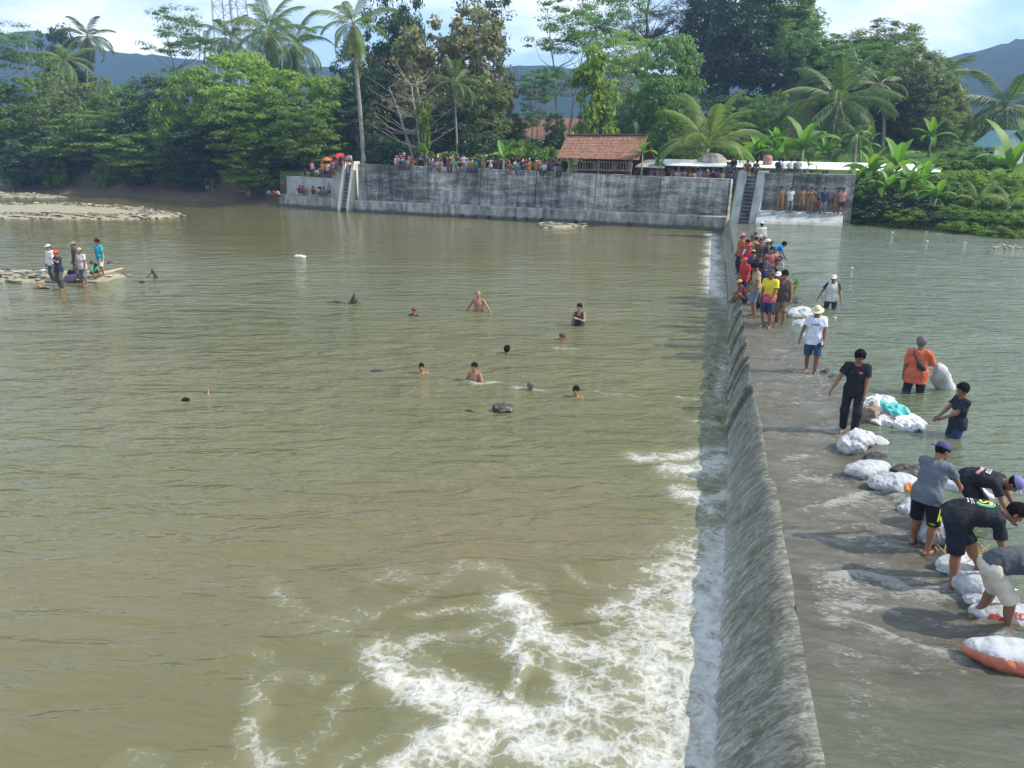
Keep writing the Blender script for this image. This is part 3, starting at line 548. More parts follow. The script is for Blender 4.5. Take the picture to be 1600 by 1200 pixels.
# ---- bright house at right, red roofed houses behind the trees
m_hw = simple('pale_house_wall', (.62, .64, .60), .8, .15, 1.2); m_teal = simple('teal_sheet_roof', (.13, .28, .28), .5, .15, 1.5, coords='p'); m_rust = simple('old_red_tiles', (.25, .12, .08), .9, .3, 2, .5); m_win = simple('dark_window', (.03, .035, .04), .15, .2, 2, spec=.5); m_trim = simple('white_trim', (.75, .75, .72), .6, .1, 2)
def house(name, c, wx_, wy_, z0, wallh, rh, rz, m_roof, label, over=.6):
    rt = empty(name, (c.x, c.y, z0), rz, label=label, cat='house')
    MB().box((0, 0, wallh / 2 - .5), (wx_, wy_, wallh + 1)).build('wall', m_hw, rt)
    hx, hy = wx_ / 2 + over, wy_ / 2 + over; z1 = wallh - .25; zr = wallh + rh
    for s in (1, -1):
        mb = MB(); mb.prism([(-hx, -hy * s, z1), (hx, -hy * s, z1), (hx, 0, zr), (-hx, 0, zr)], (0, 0, 0), (0, 0, .12)); mb.build('roof', m_roof, rt)
    for s in (-1, 1): MB().prism([(s * wx_ / 2, -wy_ / 2, wallh), (s * wx_ / 2, wy_ / 2, wallh), (s * wx_ / 2, 0, zr - .2)], (0, 0, 0), (-s * .12, 0, 0)).build('gable', m_hw, rt)
    for k, x in enumerate((-wx_ * .28, wx_ * .28)):
        wdw = MB().box((x, -wy_ / 2 - .02, wallh * .55), (1.0, .08, 1.1)).build('window', m_trim, rt); MB().box((x, -wy_ / 2 - .05, wallh * .55), (.82, .06, .92)).build('pane', m_win, wdw)
    dr = MB().box((0, -wy_ / 2 - .03, 1.0), (.9, .07, 2.0)).build('door', m_dkwood, rt)
    for x in (-hx + .3, hx - .3): MB().tube([(x, -hy + .25, -.3), (x, -hy + .25, z1 + .05)], .1, 8).build('post', m_trim, rt)
    return rt
hq = at(1548, 280, 72)
house('village_house', Vector((hq.x + 1.5, 76, 0)), 4.6, 4.2, float(ground_h(hq.x, 75)) - .1, 2.4, 1.7, R(-72), m_teal, 'pale house with a teal roof among the trees on the right bank').scale = (.58, .58, .7)
hq = at(850, 205, 92); house('village_house', Vector((hq.x, 94, 0)), 7, 6, 2.6, 2.6, 2.3, R(-14), m_rust, 'red tiled house half hidden behind the slender trees left of the hut')
hq = at(1052, 215, 84); house('village_house', Vector((hq.x, 86, 0)), 4.5, 5, 2.9, 2.5, 2.0, R(-10), m_rust, 'red tiled house half hidden behind the bushy tree right of the hut')
# ---- lattice tower
m_steel = simple('galvanised_steel', (.34, .36, .40), .5, .1, 2, metal=.3)
tq = at(362, 40, 150); tw = empty('lattice_tower', (tq.x, 150, 4), R(10), label='steel lattice telecom tower rising behind the coconut palms', cat='tower')
Ht = 52; hw = lambda z: 3.3 - 1.6 * z / Ht
legs = [(-1, -1), (1, -1), (1, 1), (-1, 1)]
for sx, sy in legs: MB().tube([(sx * hw(0), sy * hw(0), 0), (sx * hw(Ht), sy * hw(Ht), Ht)], .16, 6).build('leg', m_steel, tw)
mb = MB(); lv = np.linspace(0, Ht, 15)
for a, b_ in zip(lv[:-1], lv[1:]):
    for k in range(4):
        (x0, y0), (x1, y1) = legs[k], legs[(k + 1) % 4]
        P0 = (x0 * hw(a), y0 * hw(a), a); P1 = (x1 * hw(b_), y1 * hw(b_), b_); Q0 = (x1 * hw(a), y1 * hw(a), a); Q1 = (x0 * hw(b_), y0 * hw(b_), b_)
        mb.tube([P0, P1], .07, 4); mb.tube([Q0, Q1], .07, 4); mb.tube([P0, Q0], .06, 4)
mb.build('bracing', m_steel, tw)
mb = MB(); mb.tube([(.0, .6, 0), (.0, .3, Ht)], .28, 8); mb.build('cable_mast', m_steel, tw)
# ------------------------------------------------------------------ trees and plants
def leaf_mat(name, c, var=.4, trans=.46, tip=None):
    m, nt, b = new_mat(name); rnd = nd(nt, 'NewGeometry').outputs['Random Per Island']; orr = nd(nt, 'ObjectInfo').outputs['Random']
    n = noise(nt, objc(nt), .35, 3, .6)
    f = math_(nt, 'ADD', math_(nt, 'MULTIPLY', rnd, .55), math_(nt, 'ADD', math_(nt, 'MULTIPLY', n, .5), math_(nt, 'MULTIPLY', orr, .15)))
    lo = tuple(x * (1 - var) for x in c); hi = tip or tuple(x * (1 + var) for x in c)
    cl = ramp(nt, f, [(.25, lo), (.55, c), (.95, hi)])
    nt.links.new(cl, b.inputs['Base Color']); b.inputs['Roughness'].default_value = .5; b.inputs['Specular IOR Level'].default_value = .3
    tr = nd(nt, 'BsdfTranslucent', {'Color': mixc(nt, 1.0, cl, (1.15, 1.3, .6, 1), 'MULTIPLY')})
    mx = nd(nt, 'MixShader', {0: trans, 1: b.outputs[0], 2: tr.outputs[0]}); nt.links.new(mx.outputs[0], nt.nodes['Material Output'].inputs[0]); return m
L_bright = leaf_mat('bright_leaves', (.20, .30, .05)); L_mid = leaf_mat('mid_green_leaves', (.135, .215, .038)); L_dark = leaf_mat('dark_leaves', (.042, .082, .026), .4, .2)
L_feath = leaf_mat('feathery_leaves', (.12, .21, .055)); L_yel = leaf_mat('yellow_green_leaves', (.20, .29, .035), .3, .45); L_teak = leaf_mat('dry_teak_leaves', (.21, .225, .08), .4, .3, (.26, .21, .11))
L_red = leaf_mat('dry_orange_leaves', (.15, .13, .055), .4, .3, (.26, .16, .06)); L_palm = leaf_mat('palm_leaflets', (.085, .15, .038), .35, .3, (.17, .2, .075)); L_palmy = leaf_mat('bright_palm_leaflets', (.15, .23, .055), .3, .35, (.24, .25, .08)); L_ban = leaf_mat('banana_leaves', (.13, .25, .035), .3, .45); L_olive = leaf_mat('olive_leaves', (.155, .195, .065)); L_grey = leaf_mat('grey_green_needles', (.055, .085, .055), .3, .25)  # L_palmy: a lighter yellow green than L_palm
m_bark = simple('bark', (.14, .11, .08), .9, .4, 4, .5); m_palebark = simple('pale_bark', (.30, .27, .22), .9, .3, 3, .4, stretch=(1, 1, .5)); m_dbark = simple('dark_bark', (.06, .05, .04), .9, .4, 3)
m_frondrib = simple('frond_rib', (.20, .20, .07), .6, .3, 3)

def leafcloud(r_, C, rad, flat, nl, ll, lw, up=.5, droop=0.0, squash=None):
    """leaf rhombs scattered through clumps: C centres (n,3), rad clump radii (n,)"""
    n = len(C) * nl; c = np.repeat(C, nl, 0); rr = np.repeat(rad, nl)
    d = r_.normal(size=(n, 3)); d /= np.linalg.norm(d, axis=1)[:, None]; q = r_.random(n) ** .45
    off = d * (rr * q)[:, None]; off[:, 2] *= flat
    p = c + off
    nrm = d * .8 + r_.normal(size=(n, 3)) * .55; nrm[:, 2] += up; nrm /= np.linalg.norm(nrm, axis=1)[:, None]
    t = r_.normal(size=(n, 3)); t[:, 2] -= droop * 2; t -= nrm * (t * nrm).sum(1)[:, None]; t /= np.linalg.norm(t, axis=1)[:, None] + 1e-9
    s = np.cross(nrm, t); L = ll * (.6 + .8 * r_.random(n))[:, None]; Wd = lw * (.6 + .8 * r_.random(n))[:, None]
    V = np.stack([p - t * L * .5, p + s * Wd * .5 - nrm * Wd * .12 + t * L * .05, p + t * L * .5, p - s * Wd * .5 - nrm * Wd * .12 + t * L * .05], 1).reshape(-1, 3)
    return V, np.arange(4 * n).reshape(-1, 4)
def tree(name, seed, H, tr, th, ells, ncl, cr, nl, ll, lw, mleaf, mbark, flat=.7, up=.5, droop=0.0, limbs=14, shell=.65, wob=.04, lean=(0, 0), stems=1, loc=None):
    r_ = np.random.default_rng(seed); rt = empty(name)
    ws = np.array([e[3] * e[4] * e[5] for e in ells]) ** .67; ws /= ws.sum(); C = []; Rr = []
    for k in range(ncl):
        e = ells[r_.choice(len(ells), p=ws)]; d = r_.normal(size=3); d /= np.linalg.norm(d)
        q = (.82 + .22 * r_.random()) if r_.random() < shell else r_.random() ** .5
        q *= .78 + .5 * float(vnoise(d[0] * 2 + 9, d[1] * 2 + 9, d[2] * 2 + 9, seed))
        C.append((e[0] + d[0] * e[3] * q, e[1] + d[1] * e[4] * q, e[2] + d[2] * e[5] * q)); Rr.append(cr * (.55 + .9 * r_.random()))
    C = np.array(C); Rr = np.array(Rr); keep = C[:, 2] > .2; C, Rr = C[keep], Rr[keep]
    V, F = leafcloud(r_, C, Rr, flat, nl, ll, lw, up, droop)
    mb = MB(); tops = []
    for s_ in range(stems):
        a = s_ * 2.4 + r_.random(); o = .0 if stems == 1 else .25
        tx = np.cumsum(np.r_[0, r_.normal(size=6) * wob * H / 6]); ty = np.cumsum(np.r_[0, r_.normal(size=6) * wob * H / 6])
        sp = (0 if stems == 1 else th * .13)
        pts = [(o * math.cos(a) + tx[i] + lean[0] * (i / 6) ** 1.3 + sp * math.cos(a) * i / 6, o * math.sin(a) + ty[i] + lean[1] * (i / 6) ** 1.3 + sp * math.sin(a) * i / 6, -.6 + (th + .6) * i / 6) for i in range(7)]
        mb.tube(pts, [tr * (1.25 if i == 0 else 1) * (1 - .75 * i / 6) for i in range(7)], 7); tops.append(pts)
    for k in r_.permutation(len(C))[:limbs]:
        pts = tops[r_.integers(stems)]; c = C[k]
        i0 = 3 + int(r_.random() * 3.99); best = min(range(2, 7), key=lambda i: abs(pts[i][2] - (c[2] - .35 * math.hypot(c[0] - pts[i][0], c[1] - pts[i][1]) - .3)))
        p0 = Vector(pts[best]); p1 = Vector(c); mid = p0.lerp(p1, .5) + Vector((r_.normal() * .2, r_.normal() * .2, -.08 * (p1 - p0).length))
        rr0 = tr * (1 - .75 * best / 6) * .55; mb.tube([p0, p0.lerp(mid, .55), mid, mid.lerp(p1, .6), p1], [rr0, rr0 * .85, rr0 * .62, rr0 * .4, rr0 * .15], 5)
    mb.build('trunk', mbark, rt, True); obj('crown', V, F, mleaf, rt); rt['_h'] = H; return rt
PRO = {}
def E_(*a): return list(a)
PRO['bushy'] = tree('bushy_tree', 1, 10, .22, 6, [(0, 0, 5.5, 4.6, 4.2, 4.2), (2.6, 0, 3.6, 3, 3, 2.6), (-2.8, .4, 3.4, 3, 3, 2.6), (.3, -2.4, 3, 3, 2.6, 2.4)], 210, 1.0, 95, .42, .2, L_mid, m_bark, .55, .7)
PRO['bright'] = tree('bushy_tree', 2, 10, .22, 6, [(0, 0, 6, 4.6, 4.0, 3.9), (2.8, -.5, 4.2, 3.2, 3, 2.7), (-2.9, -.3, 4.0, 3, 3, 2.6)], 210, .95, 95, .40, .2, L_bright, m_bark, .5, .8)
PRO['layer'] = tree('spreading_tree', 3, 8, .2, 5.5, [(0, 0, 5, 5, 4.6, 2.9), (1.2, -1.2, 3, 4.2, 3.6, 2.0)], 150, 1.25, 90, .42, .19, L_bright, m_bark, .22, 1.3)
PRO['dark'] = tree('dark_tree', 4, 16, .35, 12, [(0, 0, 11, 4, 4, 5), (1, .5, 6.5, 4.2, 4, 4), (-1.4, 0, 7, 3.6, 3.6, 4)], 230, 1.15, 85, .46, .24, L_dark, m_dbark, .7, .5)
PRO['ficus'] = tree('dark_tree', 14, 24, .7, 17, [(0, 0, 16, 7, 6, 7.5), (3.5, 0, 10, 5.5, 5, 6), (-4, 0, 11, 5, 5, 7), (0, 0, 6, 6, 5, 5)], 430, 1.5, 80, .6, .3, L_dark, m_dbark, .7, .5, limbs=20)
PRO['feather'] = tree('feathery_tree', 5, 18, .2, 15.5, [(0, 0, 15.5, 3.6, 3.6, 2.2), (2.6, 0, 12.6, 3.3, 3, 1.5), (-2.6, .4, 13, 3.3, 3, 1.5), (1.5, 0, 9.6, 3, 3, 1.2), (-2, 0, 9, 3, 3, 1.2)], 105, 1.2, 85, .34, .13, L_feath, m_palebark, .25, 1.1, limbs=52, wob=.05, stems=2)
PRO['teak'] = tree('teak_tree', 6, 18, .25, 15, [(0, 0, 13, 3.6, 3.4, 4.8), (1.6, 0, 8, 3.4, 3.2, 4), (-1.8, 0, 7.5, 3, 3, 4)], 190, 1.0, 60, .55, .32, L_teak, m_bark, .8, .2, .5, limbs=26)
PRO['olive'] = tree('broad_tree', 7, 14, .28, 10, [(0, 0, 9.5, 4.6, 4.2, 4), (2.6, 0, 6.2, 3.4, 3.2, 3.2), (-2.8, 0, 6.5, 3.4, 3.2, 3.4), (0, 0, 4, 3.6, 3.4, 3)], 220, 1.1, 85, .42, .22, L_olive, m_bark, .7, .5)
PRO['yellow'] = tree('slender_tree', 8, 11, .09, 10, [(0, 0, 9, .9, .9, 1.4), (.7, 0, 6.6, 1.2, 1, 1.6), (-1.1, 0, 7.6, .8, .8, 1), (.5, 0, 3.6, 1.6, 1.3, 1.8)], 60, .6, 42, .55, .27, L_yel, m_palebark, 1.1, .1, 1.0, limbs=26, wob=.05, stems=2)
PRO['bare'] = tree('bare_tree', 9, 11, .2, 8, [(-1.6, 0, 8, 4, 2.6, 3), (1.4, 0, 7, 3, 2, 3.2), (-3, 0, 5.6, 2.2, 2, 1.6)], 74, .55, 8, .34, .2, L_red, m_palebark, .9, .3, .5, limbs=74, wob=.05, lean=(-1.5, 0), stems=3)
PRO['needle'] = tree('needle_tree', 10, 24, .4, 20, [(0, 0, 17, 5.5, 5, 6), (3, 0, 13, 4, 4, 4), (-3.4, 0, 14, 4, 4, 4)], 170, 1.2, 90, .5, .06, L_grey, m_dbark, .45, .6, limbs=70, wob=.05)
PRO['sparse'] = tree('sparse_tree', 12, 17, .2, 14, [(0, 0, 14, 3.4, 3, 2.6), (2.4, 0, 11, 2.6, 2.6, 1.8), (-2.6, 0, 11.5, 2.4, 2.4, 2)], 80, .9, 34, .34, .2, L_dark, m_bark, .5, .5, limbs=60, stems=2)
PRO['bush'] = tree('green_bush', 11, 3, .05, 1.6, [(0, 0, 1.5, 2, 1.7, 1.3), (1.3, 0, 1.0, 1.3, 1.2, 1), (-1.3, 0, 1.1, 1.3, 1.2, 1)], 110, .42, 60, .24, .12, L_bright, m_bark, .8, .6, limbs=18, stems=3)
PRO['dbush'] = tree('dark_bush', 13, 4, .07, 2, [(0, 0, 1.8, 2.4, 2, 1.8), (1.4, 0, 1.2, 1.6, 1.6, 1.2), (-1.4, 0, 1.2, 1.6, 1.6, 1.2)], 120, .55, 60, .3, .15, L_mid, m_bark, .8, .6, limbs=14, stems=3)
for k, v in PRO.items():                      # the models stand where the first of each kind stands
    v['used'] = 0
def leaves_swap(rt, m):
    for c in rt.children:
        if c.name.startswith('crown'): c.material_slots[0].link = 'OBJECT'; c.material_slots[0].material = m
def put(kind, px, top, Y, wpx=None, label=None, cat='tree', group=None, leafm=None, rz=None, zg=None, dy=1.0):
    pr = PRO[kind]; rt = pr if not pr['used'] else copy_tree(pr); pr['used'] = 1
    q = at(px, top, Y); z0 = float(ground_h(q.x, Y)) if zg is None else zg; H = pr['_h']; s = max(.15, (q.z - z0) / H)
    bw = {'bushy': 11, 'bright': 11.5, 'layer': 10.5, 'dark': 10, 'ficus': 16, 'feather': 11, 'teak': 9.5, 'olive': 11.5, 'yellow': 4.2, 'bare': 9, 'needle': 14, 'sparse': 9, 'bush': 5, 'dbush': 6}[kind]
    sx = s if wpx is None else wpx * Y / 1240 / bw
    rt.location = (q.x, Y, z0); rt.scale = (sx, sx * dy, s); rt.rotation_euler = (0, 0, (px * 1.37 % 6.28) if rz is None else rz)
    for k in ('group',):
        if k in rt: del rt[k]
    tag(rt, label, cat, group)
    if leafm: leaves_swap(rt, leafm)
    return rt
T = put
# far row above the left bank
T('feather', -8, 30, 92, 170, 'feathery tree cut by the left edge of the picture, above the bank', rz=1)
T('dark', 92, 42, 112, 90, 'dark round tree behind the two palms at far left')
T('feather', 275, 6, 104, 130, 'open layered tree against the sky left of the lattice tower', rz=.4)
T('bushy', 210, 150, 112, 120, 'green tree in the gap between the left palms and the tower', leafm=L_mid)
# left bank, front row
T('bushy', -40, 120, 92, 190, 'dark green bushy tree at the left edge above the mud bank', leafm=L_mid)
T('bushy', 45, 118, 94, 190, 'broad bushy tree under the far left hill'); T('olive', 118, 112, 92, 170, 'brownish green tree right of the leftmost bushy trees', leafm=L_olive)
T('bushy', 185, 128, 90, 150, 'mid green tree below the gap in the left skyline', leafm=L_feath); T('layer', 150, 175, 85, 170, 'low spreading tree above the shaded mud at left', leafm=L_mid)
T('dark', 232, 120, 86, 110, 'dark tree left of the large sunlit bushy tree'); T('bushy', 60, 205, 84, 150, 'low dark bush tree hanging over the left mud bank', leafm=L_dark); T('layer', 225, 205, 81, 150, 'spreading dark branches over the water left of the sunlit tree', leafm=L_mid)
T('bright', 292, 105, 82, 130, 'tall narrow sunlit tree at the left of the bright cluster', rz=.6); T('bright', 362, 78, 84, 190, 'large sunlit bushy tree rising below the coconut palms', rz=2); T('bright', 455, 108, 82, 180, 'sunlit bushy tree at the right of the bright cluster', rz=3.4)
T('bright', 520, 118, 80, 110, 'light green tree left of the tall palm trunk', rz=5, leafm=L_bright); T('layer', 400, 150, 78, 190, 'shaded spreading tree under the bright cluster', leafm=L_mid); T('layer', 478, 165, 75.5, 118, 'spreading tree hanging over the terrace wall', rz=1.2, zg=1.6)
T('layer', 392, 232, 75, 108, 'low yellow green branches hanging over the water beside the terrace wall', rz=.3, zg=-.6); T('dark', 330, 190, 80, 160, 'dark understorey tree behind the low hanging branches', leafm=L_dark); T('dbush', 300, 262, 79, 110, 'dark bush at the water under the sunlit tree', 'bush', leafm=L_dark); T('dbush', 430, 250, 77.5, 80, 'dark bush behind the seated people beside the terrace wall', 'bush', leafm=L_dark)
for k, (px, tp, wd, lb) in enumerate([(20, 250, 80, 'leafy bush on the mud bank at the far left'), (82, 245, 60, 'bright leafy bush on the left mud bank'), (165, 248, 60, 'small bush hanging down the bank right of the bare earth'), (215, 255, 70, 'dark bush at the foot of the left bank trees'), (258, 258, 60, 'leafy bush at the water left of the two standing men')]):
    T('dbush', px, tp, 83.5 - px * .012, wd, lb, 'bush', leafm=(L_mid, L_bright, L_mid, L_dark, L_mid)[k])
# behind the long wall, left half
T('dark', 548, 62, 84, 70, 'dark tree behind the tall coconut palm'); T('dark', 612, -40, 90, 95, 'tall dark tree right of the tall coconut palm'); T('ficus', 592, 105, 82, 130, 'dense dark tree in the shade behind the left of the long wall'); T('dark', 660, 130, 84, 120, 'dark tree behind the bare branched tree')
T('teak', 668, 28, 82, 120, 'yellowish broad leaved tree behind the bare tree', rz=1); T('teak', 742, 6, 83, 118, 'tall dry topped broad leaved tree right of the short palm', rz=3); T('teak', 760, 120, 78, 88, 'shorter broad leaved tree right of the short palm', rz=4.4, leafm=L_olive); T('sparse', 755, -45, 98, 130, 'sparse dark tree top behind the dry topped trees')
T('bare', 652, 82, 72.5, 150, 'pale bare branched tree with a few orange leaves', rz=.2); T('dark', 705, 150, 80, 90, 'dark tree behind the thin palm trunk', leafm=L_dark); T('dark', 790, 175, 86, 80, 'dark tree left of the feathery trees', leafm=L_mid); T('dark', 570, 165, 78, 70, 'shaded tree beside the palm trunk')
T('yellow', 662, 150, 72, 44, 'thin young tree with yellow green leaves left of the short palm', leafm=L_yel, rz=2)
# centre
T('feather', 885, -12, 86, 125, 'tall slender feathery tree with pale stems left of the hut', rz=.3); T('feather', 838, 105, 84, 90, 'lower feathery tree left of the tall slender one', rz=2.2); T('feather', 958, -30, 97, 130, 'tall feathery tree behind the yellow green tree', rz=4); T('feather', 985, 45, 88, 110, 'feathery tree touching the bushy tree by the hut', rz=5, leafm=L_bright)
T('dark', 868, 176, 80, 38, 'small dark conical tree behind the hut left end'); T('yellow', 930, 62, 70, 75, 'bright yellow green slender tree with drooping leaves behind the hut', rz=.5); T('dark', 935, 150, 84, 60, 'dark tree behind the yellow green tree', leafm=L_mid); T('olive', 985, 140, 78, 60, 'olive tree right behind the hut roof', leafm=L_mid)
T('bright', 1045, 52, 79, 132, 'large light green tree right of the hut roof', rz=1.5, leafm=L_feath); T('bushy', 1062, 150, 73, 90, 'lower green tree between the hut and the young palm', rz=.8); T('needle', 1030, -70, 118, 165, 'tall grey green fine leaved tree with dark branches behind the light green tree')
T('ficus', 1150, -75, 112, 150, 'huge dark tree on the hill right of centre'); T('ficus', 1215, -30, 116, 150, 'tall dark green tree on the hill beside the huge dark one', rz=2, leafm=L_mid); T('olive', 1252, 30, 104, 80, 'lighter green tree at the right edge of the hill grove', leafm=L_feath); T('dark', 1130, 150, 92, 110, 'dark tree below the hill grove'); T('olive', 1202, 142, 82, 95, 'rounded green tree behind the banana plants and barrel', leafm=L_feath); T('bushy', 1150, 165, 80, 70, 'green tree behind the young palm', leafm=L_mid)
# right
T('olive', 1308, 52, 108, 110, 'bluish green tree on the hill above the bare earth', leafm=L_feath); T('olive', 1388, 30, 108, 115, 'tall rounded tree on the right skyline', leafm=L_olive); T('olive', 1450, 76, 100, 95, 'tree at the right end of the hill grove', leafm=L_olive); T('dark', 1352, 105, 100, 90, 'shaded tree below the right skyline trees', leafm=L_mid); T('dark', 1415, 120, 88, 120, 'dark tree behind the front banana plants', leafm=L_dark); T('olive', 1462, 150, 84, 70, 'grey green tree left of the teal roofed house', leafm=L_olive); T('dark', 1270, 105, 112, 80, 'dark bushes above the bare earth slope', leafm=L_dark)
T('olive', 1345, 66, 101, 130, 'full green tree between the two skyline trees at right', leafm=L_feath, rz=1); T('olive', 1432, 92, 97, 110, 'leafy tree below the right end of the skyline', leafm=L_olive, rz=2); T('dark', 1298, 118, 97, 90, 'leafy dark tree behind the dark trunked palm', leafm=L_mid); T('olive', 1385, 135, 93, 120, 'shaded green tree above the front banana plants', leafm=L_mid, rz=3); T('olive', 1478, 128, 96, 80, 'grey green tree under the palm at the end of the skyline', leafm=L_olive, rz=4); T('bushy', 1522, 240, 67, 70, 'bushy shrub hiding the left of the teal roofed house', leafm=L_feath, cat='shrub')
T('bushy', 1425, 66, 90, 130, 'large olive green tree right of the dark trunked palm', leafm=L_olive, rz=1); T('bushy', 1322, 74, 93, 110, 'blue green bushy tree above the dark trunked palm', leafm=L_feath, rz=2); T('bushy', 1468, 104, 86, 84, 'olive green bushy tree next to the blue hill', leafm=L_olive, rz=3)
T('dbush', 1500, 246, 66, 90, 'tall shrub left of the teal roofed house', 'shrub', leafm=L_mid); T('dbush', 1542, 250, 67, 80, 'leafy shrub in front of the teal roofed house door', 'shrub', leafm=L_feath); T('dbush', 1575, 266, 63, 70, 'bright shrub below the teal roofed house', 'shrub', leafm=L_bright)
T('bushy', 1508, 218, 71, 66, 'olive bushy tree just left of the teal roofed house', leafm=L_feath, rz=2.5)
T('bushy', 1510, 178, 95, 60, 'pale green bushy tree left of the right coconut palm', leafm=L_feath); T('bushy', 1480, 248, 66, 90, 'clipped green shrub left of the teal roofed house', leafm=L_mid, cat='shrub'); T('bushy', 1640, 190, 80, 90, 'green tree at the right edge behind the big banana plant', leafm=L_mid)
for k, (px, tp, Y, wd, kd, lm, lb) in enumerate([(1352, 262, 60.5, 66, 'dbush', L_mid, 'leafy bush at the right end of the river wall'), (1398, 262, 59, 90, 'dbush', L_mid, 'dense bush under the front banana plants'), (1395, 296, 57.2, 100, 'dbush', L_dark, 'dark bush hanging to the water under the front banana plants'), (1440, 300, 56.4, 80, 'dbush', L_dark, 'dark bush hanging to the water right of the banana plants'),
    (1310, 325, 57.6, 76, 'dbush', L_bright, 'bright low bush at the edge of the sloping apron'), (1480, 318, 55.4, 60, 'dbush', L_mid, 'low bush on the right bank below the clipped shrub'), (1530, 328, 53.6, 60, 'dbush', L_mid, 'low bush on the right bank left of the palm sapling'), (1590, 330, 52.0, 60, 'dbush', L_mid, 'low bush on the right bank at the picture edge'), (1345, 338, 56.4, 60, 'bush', L_mid, 'creeping bush along the water right of the apron'), (1500, 345, 52.8, 70, 'bush', L_mid, 'creeping bush along the right water edge'), (1560, 352, 51.2, 70, 'bush', L_mid, 'creeping bush at the water near the right picture edge')]):
    T(kd, px, tp, Y, wd, lb, 'bush', leafm=lm)
for k, (px, tp, wd, lb) in enumerate([(700, 236, 70, 'bright bush behind the crowd under the short palm'), (745, 240, 60, 'bright bush behind the crowd right of the short palm'), (812, 216, 90, 'large bright bush behind the crowd left of the hut'), (862, 228, 60, 'bright bush touching the left end of the hut'), (655, 244, 40, 'small yellow green bush at the foot of the bare tree')]):
    T('bush', px, tp, (71, 70.4, 69.5, 68.5, 72)[k], wd, lb, 'bush', group=None, leafm=L_bright if k < 4 else L_yel)
for k, (px, tp) in enumerate([(590, 205), (640, 215), (690, 210), (745, 200), (800, 215), (850, 210)]): T('dbush', px, tp, 75 + (k % 3) * 1.5, 95, 'shaded bush at the foot of the trees behind the %s' % ('palm trunk', 'bare tree', 'short palm', 'teak trees', 'bright bushes', 'slender feathery trees')[k], 'bush', leafm=L_dark)

for k, (px, tp, Y, wd, lm, lb) in enumerate([(1340, 268, 59.2, 70, L_bright, 'tall bush beside the right end of the river wall'), (1375, 280, 58.2, 80, L_feath, 'green bush below the leaning banana leaves'), (1420, 276, 58.0, 90, L_bright, 'thick bush below the right banana plant'), (1465, 262, 60.5, 90, L_feath, 'clipped leafy shrub right of the front banana plants'), (1515, 262, 62, 80, L_bright, 'light green clipped shrub before the teal roofed house'), (1360, 318, 56.6, 70, L_dark, 'shaded bush overhanging the water right of the apron'), (1415, 322, 55.2, 80, L_mid, 'shaded bush overhanging the water under the banana plants'), (1465, 330, 54.4, 70, L_dark, 'shaded bush overhanging the water below the clipped shrub'), (1290, 334, 58.4, 50, L_bright, 'small bright bush in front of the apron end'), (1550, 300, 58, 50, L_bright, 'bright leafy bush between the two palm saplings'), (1600, 300, 57, 60, L_mid, 'leafy bush at the right picture edge above the sapling'), (1500, 290, 59, 60, L_mid, 'bush on the grass slope below the light clipped shrub')]):
    T('dbush', px, tp, Y, wd, lb, 'shrub' if 'shrub' in lb else 'bush', leafm=lm)
# ---- palms
def frond_mesh(seed, L=4.6, droop=1.0, nleaf=34, w=.95, mleaf=None):
    r_ = np.random.default_rng(seed); V = []; F = []; t = np.linspace(0, 1, 14); ax = []
    for k in t:                                    # the rib: out along +X, bending down
        a = .5 * k + .9 * droop * k ** 2
        ax.append((0, 0) if not ax else (ax[-1][0] + L / 13 * math.cos(a), ax[-1][1] - L / 13 * math.sin(a)))
    ax = np.array(ax); mi = []
    for i in range(13):
        for s in (-1, 1): pass
    rr = np.interp(t, [0, 1], [.055, .012])
    for i in range(14): V += [(ax[i, 0], -rr[i], ax[i, 1]), (ax[i, 0], rr[i], ax[i, 1]), (ax[i, 0], 0, ax[i, 1] + rr[i])]
    for i in range(13):
        for k in range(3): F.append((3 * i + k, 3 * i + (k + 1) % 3, 3 * i + 3 + (k + 1) % 3, 3 * i + 3 + k)); mi.append(1)
    for j in range(nleaf):
        u = .14 + .86 * j / nleaf; x = np.interp(u, t, ax[:, 0]); z = np.interp(u, t, ax[:, 1]); ln = w * math.sin(math.pi * min(1, .25 + .72 * u)) ** .6 * (.85 + .3 * r_.random())
        dx = np.interp(min(1, u + .03), t, ax[:, 0]) - x; dz = np.interp(min(1, u + .03), t, ax[:, 1]) - z; q = math.hypot(dx, dz) + 1e-6; dx, dz = dx / q, dz / q
        for s in (-1, 1):
            fw = .55 + .2 * r_.random(); dr = .45 + .5 * r_.random(); b0 = len(V); hw = .036
            tip = (x + ln * fw * dx, s * ln * .8, z + ln * fw * dz - ln * dr); md = (x + ln * .5 * fw * dx, s * ln * .48, z + ln * .5 * fw * dz - ln * dr * .22)
            V += [(x - hw * dx, 0, z - hw * dz), (x + hw * dx, 0, z + hw * dz), (md[0] + hw, md[1], md[2]), (md[0] - hw, md[1], md[2]), tip]
            F += [(b0, b0 + 1, b0 + 2, b0 + 3), (b0 + 3, b0 + 2, b0 + 4)]; mi += [0, 0]
    me = meshdata('frond', V, F); me.materials.append(mleaf or L_palm); me.materials.append(m_frondrib); me.polygons.foreach_set('material_index', np.array(mi, dtype=np.int32)); return me
FR = [frond_mesh(1, droop=.7), frond_mesh(2, droop=1.15), frond_mesh(3, droop=1.6, w=.85)]; FRY = [frond_mesh(4, droop=.6, mleaf=L_palmy), frond_mesh(5, droop=1.1, mleaf=L_palmy), frond_mesh(6, droop=1.5, mleaf=L_palmy)]
m_ptrunk = simple('palm_trunk', (.27, .245, .21), .9, .25, 2.5, .5, stretch=(1, 1, 6))
m_nut = simple('green_coconut', (.16, .17, .05), .5, .3, 4)
